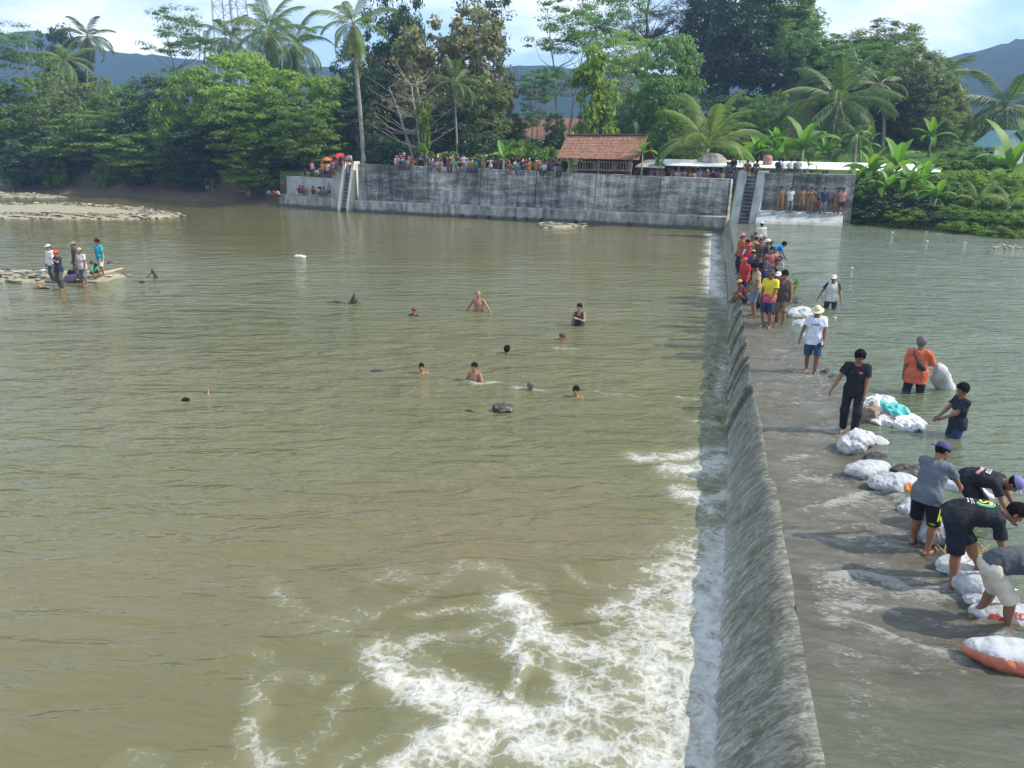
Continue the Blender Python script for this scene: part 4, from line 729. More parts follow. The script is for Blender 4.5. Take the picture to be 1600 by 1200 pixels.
def palm(px_base, Yb, px_c, py_c, spread_px, label, nf=20, bright=False, seed=0, hi=80, lo=-50, nuts=True, zb=None, trunk_r=.15, dead=0):
    r_ = np.random.default_rng(seed + 100); c = at(px_c, py_c, Yb); bx = at(px_base, 250, Yb).x; z0 = float(ground_h(bx, Yb)) if zb is None else zb
    rt = empty('coconut_palm', (bx, Yb, z0), label=label, cat='palm'); H = c.z - z0; dx = c.x - bx; k = spread_px * Yb / 1240 / 7.6
    pts = [(dx * (i / 8) ** 1.7, .15 * math.sin(i * .7), -.4 + (H + .4) * i / 8) for i in range(9)]
    MB().tube(pts, [trunk_r * (1.7 if i == 0 else 1.15 - .35 * i / 8) for i in range(9)], 9).build('trunk', m_ptrunk, rt, True)
    for f in range(nf):
        e = hi + (lo - hi) * ((f + .5) / nf) ** .85 + r_.normal() * 6; a = f * 2.399 + r_.normal() * .15
        me = (FRY if bright else FR)[min(2, int(3 * (f / nf)))]
        o = bpy.data.objects.new('frond', me); col.objects.link(o); o.parent = rt; o.location = (dx, .15 * math.sin(5.6), H)
        o.rotation_euler = Euler((r_.normal() * .25, R(-e), a), 'XYZ'); s = k * (.82 + .3 * r_.random()); o.scale = (s, s, s)
    for f in range(dead):
        o = bpy.data.objects.new('frond', FR[2]); col.objects.link(o); o.parent = rt; o.location = (dx, 0, H - .1); o.rotation_euler = Euler((0, R(68), f * 1.9 + .4), 'XYZ'); o.scale = (k * .75,) * 3
        o.material_slots[0].link = 'OBJECT'; o.material_slots[0].material = L_teak
    if nuts:
        for f in range(5):
            a = f * 1.26; o = MB().tube([(0, 0, -.16), (0, 0, -.08), (0, 0, .04), (0, 0, .14)], [.05, .13, .13, .04], 8).build('coconut', m_nut, rt, True); o.location = (dx + .28 * math.cos(a), .28 * math.sin(a), H - .3)
    return rt
palm(147, 112, 137, 58, 84, 'tall coconut palm standing highest on the left skyline', 24, seed=1, lo=-62)
palm(104, 106, 102, 95, 92, 'shorter coconut palm left of and below the highest left palm', 20, True, seed=2)
palm(322, 106, 322, 72, 58, 'small coconut palm under the lattice tower', 12, seed=3, hi=86, lo=20); palm(365, 100, 362, 62, 100, 'coconut palm in front of the lattice tower', 18, seed=4)
palm(425, 97, 420, 48, 130, 'large coconut palm left of the tall single palm, nearest the tower', 26, True, seed=5, lo=-65); palm(462, 101, 462, 70, 128, 'coconut palm with drooping fronds right of the large one', 24, seed=6, lo=-65)
palm(205, 108, 208, 150, 60, 'low palm in the gap below the left hill', 12, seed=16, nuts=False)
palm(567, 71.5, 553, 38, 112, 'tall slender coconut palm with a bare pale trunk beside the cream stairs', 20, True, seed=7, lo=-70, trunk_r=.19)
palm(714, 73, 711, 128, 92, 'short coconut palm with drooping dry fronds in front of the dry topped trees', 18, False, seed=8, lo=-30, trunk_r=.09, dead=4)
palm(1103, 66, 1106, 232, 175, 'young trunkless coconut palm with long arching fronds right of the hut', 15, True, seed=9, hi=88, lo=12, nuts=False, trunk_r=.2)
palm(1305, 78, 1311, 158, 150, 'coconut palm with a dark trunk in front of the bare earth slope', 20, seed=10, hi=85, lo=-60, trunk_r=.26, dead=2); palm(1378, 84, 1375, 132, 90, 'palm among the trees right of the dark trunked palm', 14, seed=11)
palm(1475, 92, 1474, 118, 90, 'palm at the right end of the skyline trees', 14, seed=12, lo=-60, dead=2); palm(1566, 88, 1570, 168, 135, 'coconut palm standing clear at the right edge before the blue hill', 22, seed=13, lo=-60)
palm(1528, 57.5, 1527, 318, 66, 'bright young palm sapling on the right bank', 9, True, seed=14, hi=88, lo=30, nuts=False, trunk_r=.07); palm(1577, 55, 1578, 322, 70, 'bright young palm sapling at the right picture edge', 9, True, seed=15, hi=85, lo=25, nuts=False, trunk_r=.07)
palm(1222, 74, 1222, 250, 90, 'arching palm fronds behind the water tank', 9, True, seed=17, hi=80, lo=25, nuts=False); palm(1335, 72, 1338, 210, 60, 'small palm behind the front banana plants', 10, seed=18, nuts=False)
# ---- banana plants
def banana_leaf(seed, L=2.1, w=.30, bend=1.0):
    r_ = np.random.default_rng(seed); V = []; F = []; n = 16; x = z = 0
    for i in range(n + 1):
        u = i / n; a = .15 + bend * u ** 1.6; hw = w * (math.sin(math.pi * min(1, .07 + .93 * u)) ** .55) * (1 if i % 4 else .86)
        V += [(x, -hw, z + hw * .35), (x, 0, z), (x, hw, z + hw * .35)]; x += L / n * math.cos(a); z -= L / n * math.sin(a)
    for i in range(n):
        for k in (0, 1):
            F.append((3 * i + k, 3 * i + k + 1, 3 * i + k + 4, 3 * i + k + 3))
    me = meshdata('leaf', V, F); me.materials.append(L_ban); return me
BN = [banana_leaf(1, bend=.8), banana_leaf(2, bend=1.5), banana_leaf(3, bend=2.1, L=2.3)]
m_bst = simple('banana_stem', (.16, .19, .07), .7, .3, 3)
def banana(px, py, Y, s, label, n=8, seed=0):
    r_ = np.random.default_rng(seed + 50); q = at(px, py, Y); z0 = float(ground_h(q.x, Y)); rt = empty('banana_plant', (q.x, Y, z0), label=label, cat='banana plant'); H = max(.4, q.z - z0)
    MB().tube([(0, 0, -.2), (.02, 0, H * .5), (.05, .02, H)], [.14 * s, .11 * s, .06 * s], 9).build('stem', m_bst, rt, True)
    for f in range(n):
        o = bpy.data.objects.new('leaf', BN[min(2, int(3.0 * f / n))]); col.objects.link(o); o.parent = rt; o.location = (.05, .02, H - .05)
        o.rotation_euler = Euler((r_.normal() * .3, R(-(84 - 62 * f / n + r_.normal() * 6)), f * 2.4 + r_.normal() * .3), 'XYZ'); k = s * (.8 + .35 * r_.random()); o.scale = (k, k, k)
    return rt
for k, a in enumerate([(1168, 252, 68, 1.0, 'banana plant behind the left end of the white roof, beside the grey stairs'), (1185, 240, 70, 1.2, 'upright banana plant left of the water tank'), (1212, 232, 71, 1.2, 'banana plant directly behind the water tank'), (1254, 232, 70, 1.5, 'large banana plant between the water tank and the dark trunked palm'), (1290, 240, 72, 1.1, 'banana plant in front of the bare earth slope'), (1345, 232, 74, 1.1, 'banana plant behind the right end of the white roof'),
    (1358, 272, 60.2, 1.0, 'banana plant with two bright leaves leaning over the river wall end'), (1400, 264, 60.5, 1.25, 'tallest of the front banana plants over the dark bushes'), (1440, 282, 58.6, 1.1, 'banana plant at the right of the front cluster, with drooping leaves'), (1420, 286, 57.8, .8, 'small banana plant at the foot of the front cluster'), (1575, 268, 66, 1.9, 'big upright banana plant at the right picture edge'), (1455, 215, 80, 1.0, 'banana plant in the shade of the dark tree'), (786, 246, 65.6, .9, 'banana plant rising behind the crowd left of the bright bushes'), (1003, 240, 62.8, .8, 'banana plant touching the right end of the hut roof'), (1385, 296, 57.4, .8, 'banana plant low among the bushes right of the apron'), (1462, 306, 56.2, .8, 'banana plant low above the water right of the front cluster'), (1338, 284, 59.4, .8, 'small banana plant against the right end of the river wall'), (1262, 258, 62.4, .45, 'small potted banana plant in a red pot above the right wall')]):
    banana(*a, n=(5 if k in (12, 13) else 4 if k == 17 else 8), seed=k)
# low grass on the right bank
r_ = np.random.default_rng(3); n = 26000; gx_ = r_.uniform(8.8, 34, n); dd_ = r_.random(n) ** 1.4 * 15; gy_ = shoreY(gx_) + .1 + dd_; gzv = ground_h(gx_, gy_)
ang = r_.random(n) * 6.28; hgt = .12 + .28 * r_.random(n) ** 2; wd = .03 + .03 * r_.random(n); lx, ly = r_.normal(size=n) * .12, r_.normal(size=n) * .12
V = np.stack([np.c_[gx_ - np.cos(ang) * wd, gy_ - np.sin(ang) * wd, gzv - .02], np.c_[gx_ + np.cos(ang) * wd, gy_ + np.sin(ang) * wd, gzv - .02], np.c_[gx_ + lx, gy_ + ly, gzv + hgt]], 1).reshape(-1, 3)
obj('bank_grass', V, np.arange(3 * n).reshape(-1, 3), L_bright, kind='stuff', label='short bright grass covering the right river bank', cat='grass')
# ------------------------------------------------------------------ people
from mathutils.bvhtree import BVHTree
class Field:                            # a distance field on a grid; smooth unions give one continuous skin
    def __init__(s, lo, hi, h):
        s.h = h; s.lo = np.array(lo, float) - 2 * h; n = np.ceil((np.array(hi, float) + 2 * h - s.lo) / h).astype(int) + 1
        s.ax = [s.lo[i] + h * np.arange(n[i]) for i in range(3)]; s.F = np.full(n, .3, np.float32)
    def sub(s, lo, hi, m):
        sl = []
        for i in range(3):
            a = int(np.clip(np.floor((lo[i] - m - s.lo[i]) / s.h), 0, len(s.ax[i]) - 1)); b = int(np.clip(np.ceil((hi[i] + m - s.lo[i]) / s.h) + 1, a + 1, len(s.ax[i]))); sl.append(slice(a, b))
        return tuple(sl), (s.ax[0][sl[0]][:, None, None], s.ax[1][sl[1]][None, :, None], s.ax[2][sl[2]][None, None, :])
    def mix(s, sl, d, k):
        f = s.F[sl]; h_ = np.clip(.5 + .5 * (f - d) / k, 0, 1); s.F[sl] = (f * (1 - h_) + d * h_ - k * h_ * (1 - h_)).astype(np.float32)
    def cap(s, a, b, ra, rb, k=.03, clip=None):     # clip: (point, normal): kept where (p - point).normal < 0
        a, b = np.array(a, float), np.array(b, float); r = max(ra, rb); sl, (X, Y, Z) = s.sub(np.minimum(a, b) - r, np.maximum(a, b) + r, .07)
        d = b - a; L = d @ d + 1e-9; t = np.clip(((X - a[0]) * d[0] + (Y - a[1]) * d[1] + (Z - a[2]) * d[2]) / L, 0, 1)
        D = np.sqrt((X - a[0] - t * d[0]) ** 2 + (Y - a[1] - t * d[1]) ** 2 + (Z - a[2] - t * d[2]) ** 2) - (ra + (rb - ra) * t)
        if clip is not None:
            for c, n in clip: D = np.maximum(D, (X - c[0]) * n[0] + (Y - c[1]) * n[1] + (Z - c[2]) * n[2])
        s.mix(sl, D, k)
    def ell(s, c, r, M=None, k=.04, carve=False):
        c = np.array(c, float); M = np.eye(3) if M is None else np.array(M); R_ = max(r); sl, (X, Y, Z) = s.sub(c - R_, c + R_, .07)
        x, y, z = X - c[0], Y - c[1], Z - c[2]; q = [(M[0, i] * x + M[1, i] * y + M[2, i] * z) / r[i] for i in range(3)]
        n = np.sqrt(q[0] ** 2 + q[1] ** 2 + q[2] ** 2); D = (n - 1) * min(r) * (.6 + .4 * np.clip(max(r) / min(r), 1, 2) / 2)
        if carve: s.F[sl] = np.maximum(s.F[sl], -D).astype(np.float32)
        else: s.mix(sl, D, k)
    def plane(s, c, n):
        X, Y, Z = s.ax[0][:, None, None], s.ax[1][None, :, None], s.ax[2][None, None, :]
        s.F = np.maximum(s.F, ((X - c[0]) * n[0] + (Y - c[1]) * n[1] + (Z - c[2]) * n[2])).astype(np.float32)
    def folds(s, amp, f, seed):
        X, Y, Z = s.ax[0][:, None, None], s.ax[1][None, :, None], s.ax[2][None, None, :]
        near = np.abs(s.F) < .06; I = np.argwhere(near)
        x, y, z = s.ax[0][I[:, 0]], s.ax[1][I[:, 1]], s.ax[2][I[:, 2]]
        n = np.abs(2 * vnoise(x * f + z * f * .5, y * f, z * f * .55, seed) - 1) + .5 * np.abs(2 * vnoise(x * f * 2 - z * f, y * f * 2, z * f * 1.2, seed + 3) - 1)
        s.F[near] += (amp * (n - .75)).astype(np.float32)
    def mesh(s):                        # surface nets
        F = s.F; ins = F < 0; n = np.array(F.shape); c8 = [(i, j, k) for i in (0, 1) for j in (0, 1) for k in (0, 1)]
        cnt = sum(ins[i:n[0] - 1 + i, j:n[1] - 1 + j, k:n[2] - 1 + k].astype(np.int8) for i, j, k in c8); act = (cnt > 0) & (cnt < 8); I = np.argwhere(act)
        if len(I) == 0: return np.zeros((0, 3)), np.zeros((0, 4), int)
        vals = [F[I[:, 0] + i, I[:, 1] + j, I[:, 2] + k] for i, j, k in c8]; P = np.zeros((len(I), 3)); w_ = np.zeros(len(I))
        for a in range(8):
            for b in range(a + 1, 8):
                da = np.array(c8[b]) - np.array(c8[a])
                if abs(da).sum() != 1: continue
                m = (vals[a] < 0) != (vals[b] < 0); t = np.where(m, vals[a] / (vals[a] - vals[b] + 1e-12), 0)
                P += np.where(m, 1, 0)[:, None] * (np.array(c8[a])[None] + t[:, None] * da[None]); w_ += m
        V = (I + P / w_[:, None]) * s.h + s.lo; ids = np.full(act.shape, -1, np.int64); ids[act] = np.arange(len(I)); Q = []
        for ax in range(3):
            o1, o2 = [(1, 2), (2, 0), (0, 1)][ax]; sa = [slice(0, -1) if i == ax else slice(1, -1) for i in range(3)]; sb = [slice(1, None) if i == ax else slice(1, -1) for i in range(3)]
            A, B = ins[tuple(sa)], ins[tuple(sb)]; E = np.argwhere(A != B)
            if len(E) == 0: continue
            for i in range(3):
                if i != ax: E[:, i] += 1
            fl = A[tuple((E - np.array([0 if i == ax else 1 for i in range(3)])).T)]; u = np.zeros(3, int); u[o1] = 1; v = np.zeros(3, int); v[o2] = 1
            q = np.stack([ids[tuple((E - u - v).T)], ids[tuple((E - v).T)], ids[tuple(E.T)], ids[tuple((E - u).T)]], 1); q[~fl] = q[~fl][:, ::-1]; Q.append(q)
        Q = np.concatenate(Q); Q = Q[(Q >= 0).all(1)]; return V, Q
def ik(a, t, l1, l2, pole):
    a, t, pole = Vector(a), Vector(t), Vector(pole); d = t - a; L = max(.05, min(d.length, (l1 + l2) * .998)); d.normalize(); c = max(-1, min(1, (l1 * l1 + L * L - l2 * l2) / (2 * l1 * L)))
    p = pole - d * pole.dot(d); p = p.normalized() if p.length > 1e-4 else d.orthogonal().normalized(); return a + d * l1 * c + p * l1 * math.sqrt(max(0, 1 - c * c)), a + d * L
def dirv(fl, ab, s): return Vector((s * math.sin(R(ab)), math.sin(R(fl)) * math.cos(R(ab)), -math.cos(R(fl)) * math.cos(R(ab))))

def cloth(c, name='cloth'): return simple('%s_%02d%02d%02d' % (name, *[int(99 * x) for x in c]), c, .85, .14, 9, .25, 40, spec=.15)
def skinm(c): return simple('skin_%02d' % int(c[0] * 99), c, .55, .10, 12, spec=.35)
SK = [(.24, .115, .065), (.30, .155, .09), (.19, .09, .052)]
m_hair = simple('black_hair', (.010, .009, .008), .95, .5, 30, 1.0, 70, spec=.1); m_ghair = simple('grey_hair', (.15, .15, .15), .95, .5, 40, 1.0, 70, spec=.1); m_eye = simple('dark_eye', (.02, .015, .012), .3, .1, 5); m_lip = simple('lips', (.20, .075, .055), .5, .1, 9)
HATS = ('cap', 'bucket', 'helmet', 'beanie')
def person(loc, rz, label, H=1.66, group=None, lean=0, twist=0, side=0, hip=None, feet=((-.11, .02, 0), (.11, -.02, 0)), larm=('a', 6, 8, 14, 4), rarm=('a', 6, 8, 14, 4), head=(0, 0), top='tshirt', topc=(.5, .5, .5), sleevec=None, topm=None,
           bottom='shorts', botc=(.05, .06, .09), hat=None, hatc=(.5, .5, .5), hair='short', hairm=None, skin=0, h=.014, fat=1.0, hem=-.13, knee=None, slv=.62, single=False, extras=(), curl=.5, cat='person', shoes=False, upto=None, brimdir=0):
    hairm = hairm or m_hair; k_ = H / 1.68; sk = skinm(SK[skin]); seed = int(abs(loc[0] * 31 + loc[1] * 17)) % 97
    feet = [Vector(f) for f in feet]; mid = (feet[0] + feet[1]) / 2
    if hip is None: hip = .895
    if isinstance(hip, (int, float)): hip = (mid.x, mid.y - .35 * math.sin(R(lean)) * .55, hip)
    P0 = Vector(hip); tw = Matrix.Rotation(R(twist), 3, 'Z'); sd = Matrix.Rotation(R(side), 3, 'Y')
    Rp = sd @ Matrix.Rotation(-R(lean * .6), 3, 'X'); Rc = tw @ sd @ Matrix.Rotation(-R(lean), 3, 'X'); nR = np.array
    waist = P0 + Rp @ Vector((0, 0, .15)); T_ = lambda x, y, z: waist + Rc @ Vector((x, y, z - .15))
    sh = [T_(-.172, -.01, .445), T_(.172, -.01, .445)]; nb = T_(0, -.01, .47); Rh = Rc.lerp(Matrix.Identity(3), .0) if False else (tw @ sd @ Matrix.Rotation(-R(lean * .75), 3, 'X')) @ Matrix.Rotation(R(head[0]), 3, 'Z') @ Matrix.Rotation(-R(head[1]), 3, 'X')
    hc = nb + (Rc @ Vector((0, .012, .075))) + Rh @ Vector((0, .018, .10)); hl = lambda x, y, z: hc + Rh @ Vector((x, y, z))
    hj = [P0 + Rp @ Vector((-.088, 0, -.02)), P0 + Rp @ Vector((.088, 0, -.02))]; kn = []; an = []
    for i in (0, 1):
        pole = Vector(((-.25, .25)[i], 1, .15)) if knee is None else Vector(knee[i]); a, b = ik(hj[i], feet[i] + Vector((0, 0, .075)), .415, .405, pole); kn.append(a); an.append(b)
    el = []; wr_ = []
    for i, A in enumerate((larm, rarm)):
        s = (-1, 1)[i]
        if A[0] == 'a': e = sh[i] + dirv(A[1], A[2], s) * .275; w2 = e + dirv(A[3], A[4], s) * .245
        else: pl = A[4] if len(A) > 4 else (s * .8, -.7, -.3); e, w2 = ik(sh[i], A[1:4], .275, .25, pl)
        el.append(e); wr_.append(w2)
    lowz = -9 if upto is None else upto
    allp = sh + el + wr_ + kn + an + [P0, hc, waist, nb]; lo = nR([min(p[i] for p in allp) for i in range(3)]) - .22; hi = nR([max(p[i] for p in allp) for i in range(3)]) + .22; lo[2] = max(lo[2], lowz)
    f_ = fat
    def torso(F, o=0.0, k=.05):
        F.ell(P0 + Rp @ Vector((0, -.012, .0)), (.150 * f_ + o, .105 * f_ + o, .115 + o), nR(Rp), k); F.ell(waist + Rc @ Vector((0, .008, -.01)), (.128 * f_ + o, .092 * f_ * f_ + o, .14 + o), nR(Rc), k)
        F.ell(T_(0, .004, .30), (.150 * f_ + o, .104 * f_ + o, .165 + o), nR(Rc), k); F.cap(T_(-.13, -.012, .43), T_(.13, -.012, .43), .056 + o, .056 + o, k)
    def limb(F, i, o=0.0):
        F.cap(sh[i], el[i], .050 + o, .039 + o, .035); F.cap(el[i], wr_[i], .040 + o, .027 + o, .02)
    B = Field(lo, hi, h); torso(B); B.cap(nb - (Rc @ Vector((0, 0, .03))), hl(0, -.02, -.04), .056, .05, .03)
    for i in (0, 1):
        limb(B, i); B.cap(hj[i], kn[i], .082 * f_, .054, .04); B.cap(kn[i], an[i], .053, .036, .025); cm = kn[i].lerp(an[i], .3); bk = (Rp @ Vector((0, -1, 0))); B.ell(cm + bk * .016, (.05, .052, .11), None, .04)
        out = Vector(((-.22, .22)[i], 1, 0)).normalized(); a = an[i]; B.cap(a + Vector((0, 0, -.03)) - out * .045, a + out * .10 + Vector((0, 0, -.048)), .034, .032, .03); B.cap(a + out * .10 + Vector((0, 0, -.048)), a + out * .16 + Vector((0, 0, -.054)), .033, .022, .02)
    V, Q = B.mesh(); Vs = [V]; Qs = [Q]; Ms = [np.zeros(len(Q), int)]
    def join(V, Q, M): b = sum(len(v) for v in Vs); Vs.append(V); Qs.append(Q + b); Ms.append(M)
    hh = max(.006, h * .55); lo2 = nR(hc) - .17; hi2 = nR(hc) + .17; HF_ = Field(lo2, hi2, hh)       # the head
    rh = nR(Rh)
    HF_.ell(hl(0, -.012, .028), (.074, .094, .098), rh, .02); HF_.ell(hl(0, .022, -.04), (.056, .066, .078), rh, .03); HF_.cap(hl(0, -.025, -.03), nb, .05, .054, .03); HF_.cap(hl(0, .084, .014), hl(0, .103, -.022), .010, .016, .012); HF_.cap(hl(-.03, .073, .036), hl(.03, .073, .036), .014, .014, .02); HF_.cap(hl(-.018, .078, -.052), hl(.018, .078, -.052), .014, .014, .01); HF_.ell(hl(0, .068, -.092), (.022, .02, .02), rh, .02)
    for s in (-1, 1): HF_.ell(hl(s * .034, .094, .013), (.018, .014, .013), rh, carve=True); HF_.ell(hl(s * .077, -.008, -.005), (.011, .02, .033), rh, .012); HF_.ell(hl(s * .032, .074, .012), (.017, .014, .013), rh, .006)
    v, q = HF_.mesh(); fc = v[q].mean(1) - nR(hc); lc = fc @ rh; M = np.zeros(len(q), int)
    eye = (np.abs(np.abs(lc[:, 0]) - .033) < .014) & (np.abs(lc[:, 2] - .012) < .0075) & (lc[:, 1] > .05); brow = (np.abs(np.abs(lc[:, 0]) - .034) < .019) & (np.abs(lc[:, 2] - .037) < .006) & (lc[:, 1] > .05); lip = (np.abs(lc[:, 0]) < .024) & (np.abs(lc[:, 2] + .055) < .009) & (lc[:, 1] > .05)
    M[eye | brow] = 1; M[lip] = 2; join(v, q, M)
    if not single:                                                                                  # the hands
        for i in (0, 1):
            s = (-1, 1)[i]; d = (wr_[i] - el[i]).normalized(); n = Vector((-s, .25, 0)); n = (n - d * n.dot(d)).normalized(); wv = d.cross(n) * (1 if i == 0 else -1)
            if wv.dot(Vector((0, 1, .3))) < 0: wv = -wv
            c = wr_[i]; HN = Field(nR(c + d * .08) - .13, nR(c + d * .08) + .13, max(.0045, h * .4))
            HN.cap(c - d * .03, c + d * .01, .027, .024, .015)
            for j in range(4):
                o = (j - 1.5) * .0185; kp = c + d * (.082 - .004 * abs(j - 1.2)) - wv * o; HN.cap(c + d * .01 - wv * o * .6, kp, .0135, .0115, .012)
                ln = (.036, .042, .039, .030)[j]; a1 = curl * (.5 + .1 * j); a2 = curl * (1.3 + .15 * j); d1 = (d * math.cos(a1) + n * math.sin(a1) - wv * o * 2).normalized(); d2 = (d * math.cos(a2) + n * math.sin(a2) - wv * o * 1.5).normalized(); m = kp + d1 * ln; HN.cap(kp, m, .0095, .0085, .003); HN.cap(m, m + d2 * ln * .95, .0085, .0068, .004)
            tb = c + d * .022 + wv * .026; td = (d * .72 + wv * .55 + n * .42).normalized(); te = (d * .93 + wv * .12 + n * .38).normalized(); HN.cap(tb, tb + td * .036, .0125, .0105, .008); HN.cap(tb + td * .036, tb + td * .036 + te * .03, .0105, .0075, .004)
            v, q = HN.mesh(); join(v, q, np.zeros(len(q), int))
    parts = [('body', np.concatenate(Vs), np.concatenate(Qs), np.concatenate(Ms), [sk, m_eye, m_lip])]
    if top != 'none':
        o = .017 if top != 'tank' else .010; S_ = Field(lo, hi, h * .92); torso(S_, o)
        if hem < -.06: S_.cap(P0 + Rp @ Vector((-.062 * f_, 0, .03)), P0 + Rp @ Vector((-.062 * f_, 0, hem - .06)), .122 * f_, .132 * f_, .05); S_.cap(P0 + Rp @ Vector((.062 * f_, 0, .03)), P0 + Rp @ Vector((.062 * f_, 0, hem - .06)), .122 * f_, .132 * f_, .05)
        bb = [S_]
        for i in (0, 1):
            if top == 'tank': continue
            if top == 'long': S_.cap(sh[i], el[i], .064, .056, .04); S_.cap(el[i], el[i].lerp(wr_[i], 1.02), .056, .040, .025, [(el[i].lerp(wr_[i], .93), (wr_[i] - el[i]).normalized())])
            else: e = sh[i].lerp(el[i], slv); S_.cap(sh[i], sh[i].lerp(el[i], slv + .3), .058, .068, .035, [(e, (el[i] - sh[i]).normalized())])
        if top == 'tank':
            for i in (0, 1): S_.ell(sh[i] + (Rc @ Vector(((-.035, .035)[i], 0, -.02))), (.075, .14, .125), nR(Rc), carve=True)
            S_.ell(T_(0, .05, .47), (.075, .12, .12), nR(Rc), carve=True)
        S_.folds(.017, 7.0, seed); S_.folds(.006, 17, seed + 9)
        S_.plane(P0 + Rp @ Vector((0, 0, hem)), Rp @ Vector((0, 0, -1))); S_.ell(T_(0, .03, .515), (.072, .082, .055), nR(Rc), carve=True)
        v, q = S_.mesh(); M = np.zeros(len(q), int); mats = [topm or cloth(topc)]
        if sleevec is not None:
            fc = (v[q].mean(1) - nR(waist)) @ nR(Rc); M[(np.abs(fc[:, 0]) + .35 * (fc[:, 2] - .25) > .175)] = 1; mats.append(cloth(sleevec))
        parts.append(('shirt', v, q, M, mats))
    if bottom != 'none':
        G = Field(lo, hi, h * .92); o = .014
        G.ell(P0 + Rp @ Vector((0, -.012, 0)), (.150 * f_ + o, .105 * f_ + o, .115 + o), nR(Rp), .04)
        for i in (0, 1):
            dt = (kn[i] - hj[i]).normalized(); ds_ = (an[i] - kn[i]).normalized()
            if bottom == 'shorts': G.cap(hj[i], kn[i] + dt * .12, .100 * f_, .082, .04, [(kn[i] + dt * .0, dt)])
            elif bottom == 'trunks': G.cap(hj[i], kn[i], .098 * f_, .086, .04, [(hj[i].lerp(kn[i], .72), dt)])
            else:
                u = .93 if bottom == 'long' else .55; G.cap(hj[i], kn[i], .098 * f_, .072, .04); G.cap(kn[i], an[i], .072, .062 if bottom == 'long' else .066, .03, [(kn[i].lerp(an[i], u), ds_)])
        G.folds(.015, 7, seed + 5); G.plane(waist + Rp @ Vector((0, 0, -.055)), Rp @ Vector((0, 0, 1)))
        v, q = G.mesh(); parts.append(({'long': 'trousers', 'rolled': 'trousers'}.get(bottom, 'shorts'), v, q, np.zeros(len(q), int), [cloth(botc)]))
    hr = Field(lo2 - .06, hi2 + .06, hh)
    if hair != 'bald':
        hr.ell(hl(0, -.014, .036), (.083, .104, .108), rh, .02); hr.ell(hl(0, .03, .085), (.06, .062, .05), rh, .03)
        if hair == 'thick': hr.ell(hl(0, -.01, .05), (.088, .10, .098), rh, .03)
        if hair == 'long': hr.cap(hl(0, -.06, 0), hl(0, -.06, -.14), .07, .06, .04)
        hr.folds(.009, 24, seed); hr.ell(hl(0, .075, -.02), (.095, .075, .088), rh, carve=True); hr.plane(hl(0, -.02, -.062 if hair != 'long' else -.2), Rh @ Vector((0, .35, -1)))
        if hat: hr.plane(hl(0, 0, .045), Rh @ Vector((0, .0, 1)))
        v, q = hr.mesh(); parts.append(('hair', v, q, np.zeros(len(q), int), [hairm]))
    if hat:
        ht = Field(lo2 - .08, hi2 + .08, hh); Rb = nR(Rh @ Matrix.Rotation(R(brimdir), 3, 'Z')); bd = lambda x, y, z: hc + Rh @ (Matrix.Rotation(R(brimdir), 3, 'Z') @ Vector((x, y, z)))
        if hat in ('cap', 'beanie', 'helmet'):
            e = .006 if hat == 'beanie' else .012 if hat == 'cap' else .03
            ht.ell(hl(0, -.012, .046), (.080 + e, .100 + e, .088 + e), rh, .01); ht.plane(hl(0, 0, .036 if hat != 'helmet' else .02), Rh @ Vector((0, -.12, -1)))
            if hat == 'cap': ht.cap(bd(-.022, .10, .044), bd(.022, .10, .044), .001, .001, .001); ht.ell(bd(0, .105, .042), (.068, .085, .011), Rb, .012)
            if hat == 'helmet': ht.ell(bd(0, .085, .03), (.08, .07, .012), Rb, .012)
        else:
            ht.ell(hl(0, -.012, .055), (.088, .106, .092), rh, .01); ht.plane(hl(0, 0, .025), Rh @ Vector((0, 0, -1))); ht.ell(hl(0, 0, .03), (.15, .16, .022), rh, .025)
        v, q = ht.mesh(); parts.append(('hat' if hat == 'bucket' else 'helmet' if hat == 'helmet' else 'cap', v, q, np.zeros(len(q), int), [cloth(hatc, 'felt')]))
    if single:
        order = {'body': 0, 'hair': 1, 'shirt': 2, 'shorts': 3, 'trousers': 3, 'cap': 4, 'hat': 4}; VV = []; QQ = []; MM = []; b = 0
        for n, v, q, M, mats in parts: VV.append(v); QQ.append(q + b); MM.append(np.full(len(q), order[n])); b += len(v)
        o = obj('spectator', np.concatenate(VV) * k_, np.concatenate(QQ), [sk, m_hair, cloth(topc), cloth(botc), cloth(hatc)], smooth=True, mi=np.concatenate(MM)); o.location = loc; o.rotation_euler = (0, 0, rz); return tag(o, label, cat, group)
    rt = empty('person', loc, rz, label=label, cat=cat, group=group); out = {}
    for n, v, q, M, mats in parts:
        if len(v): out[n] = obj(n, v * k_, q, mats, rt, True, M)
    info = dict(root=rt, parts=out, T=lambda x, y, z: T_(x, y, z) * k_, Rc=Rc, hl=lambda *a: hl(*a) * k_, Rh=Rh, k=k_, hands=[w2 * k_ for w2 in wr_], P0=P0 * k_, Rp=Rp, kn=[a * k_ for a in kn], hj=[a * k_ for a in hj])
    return info
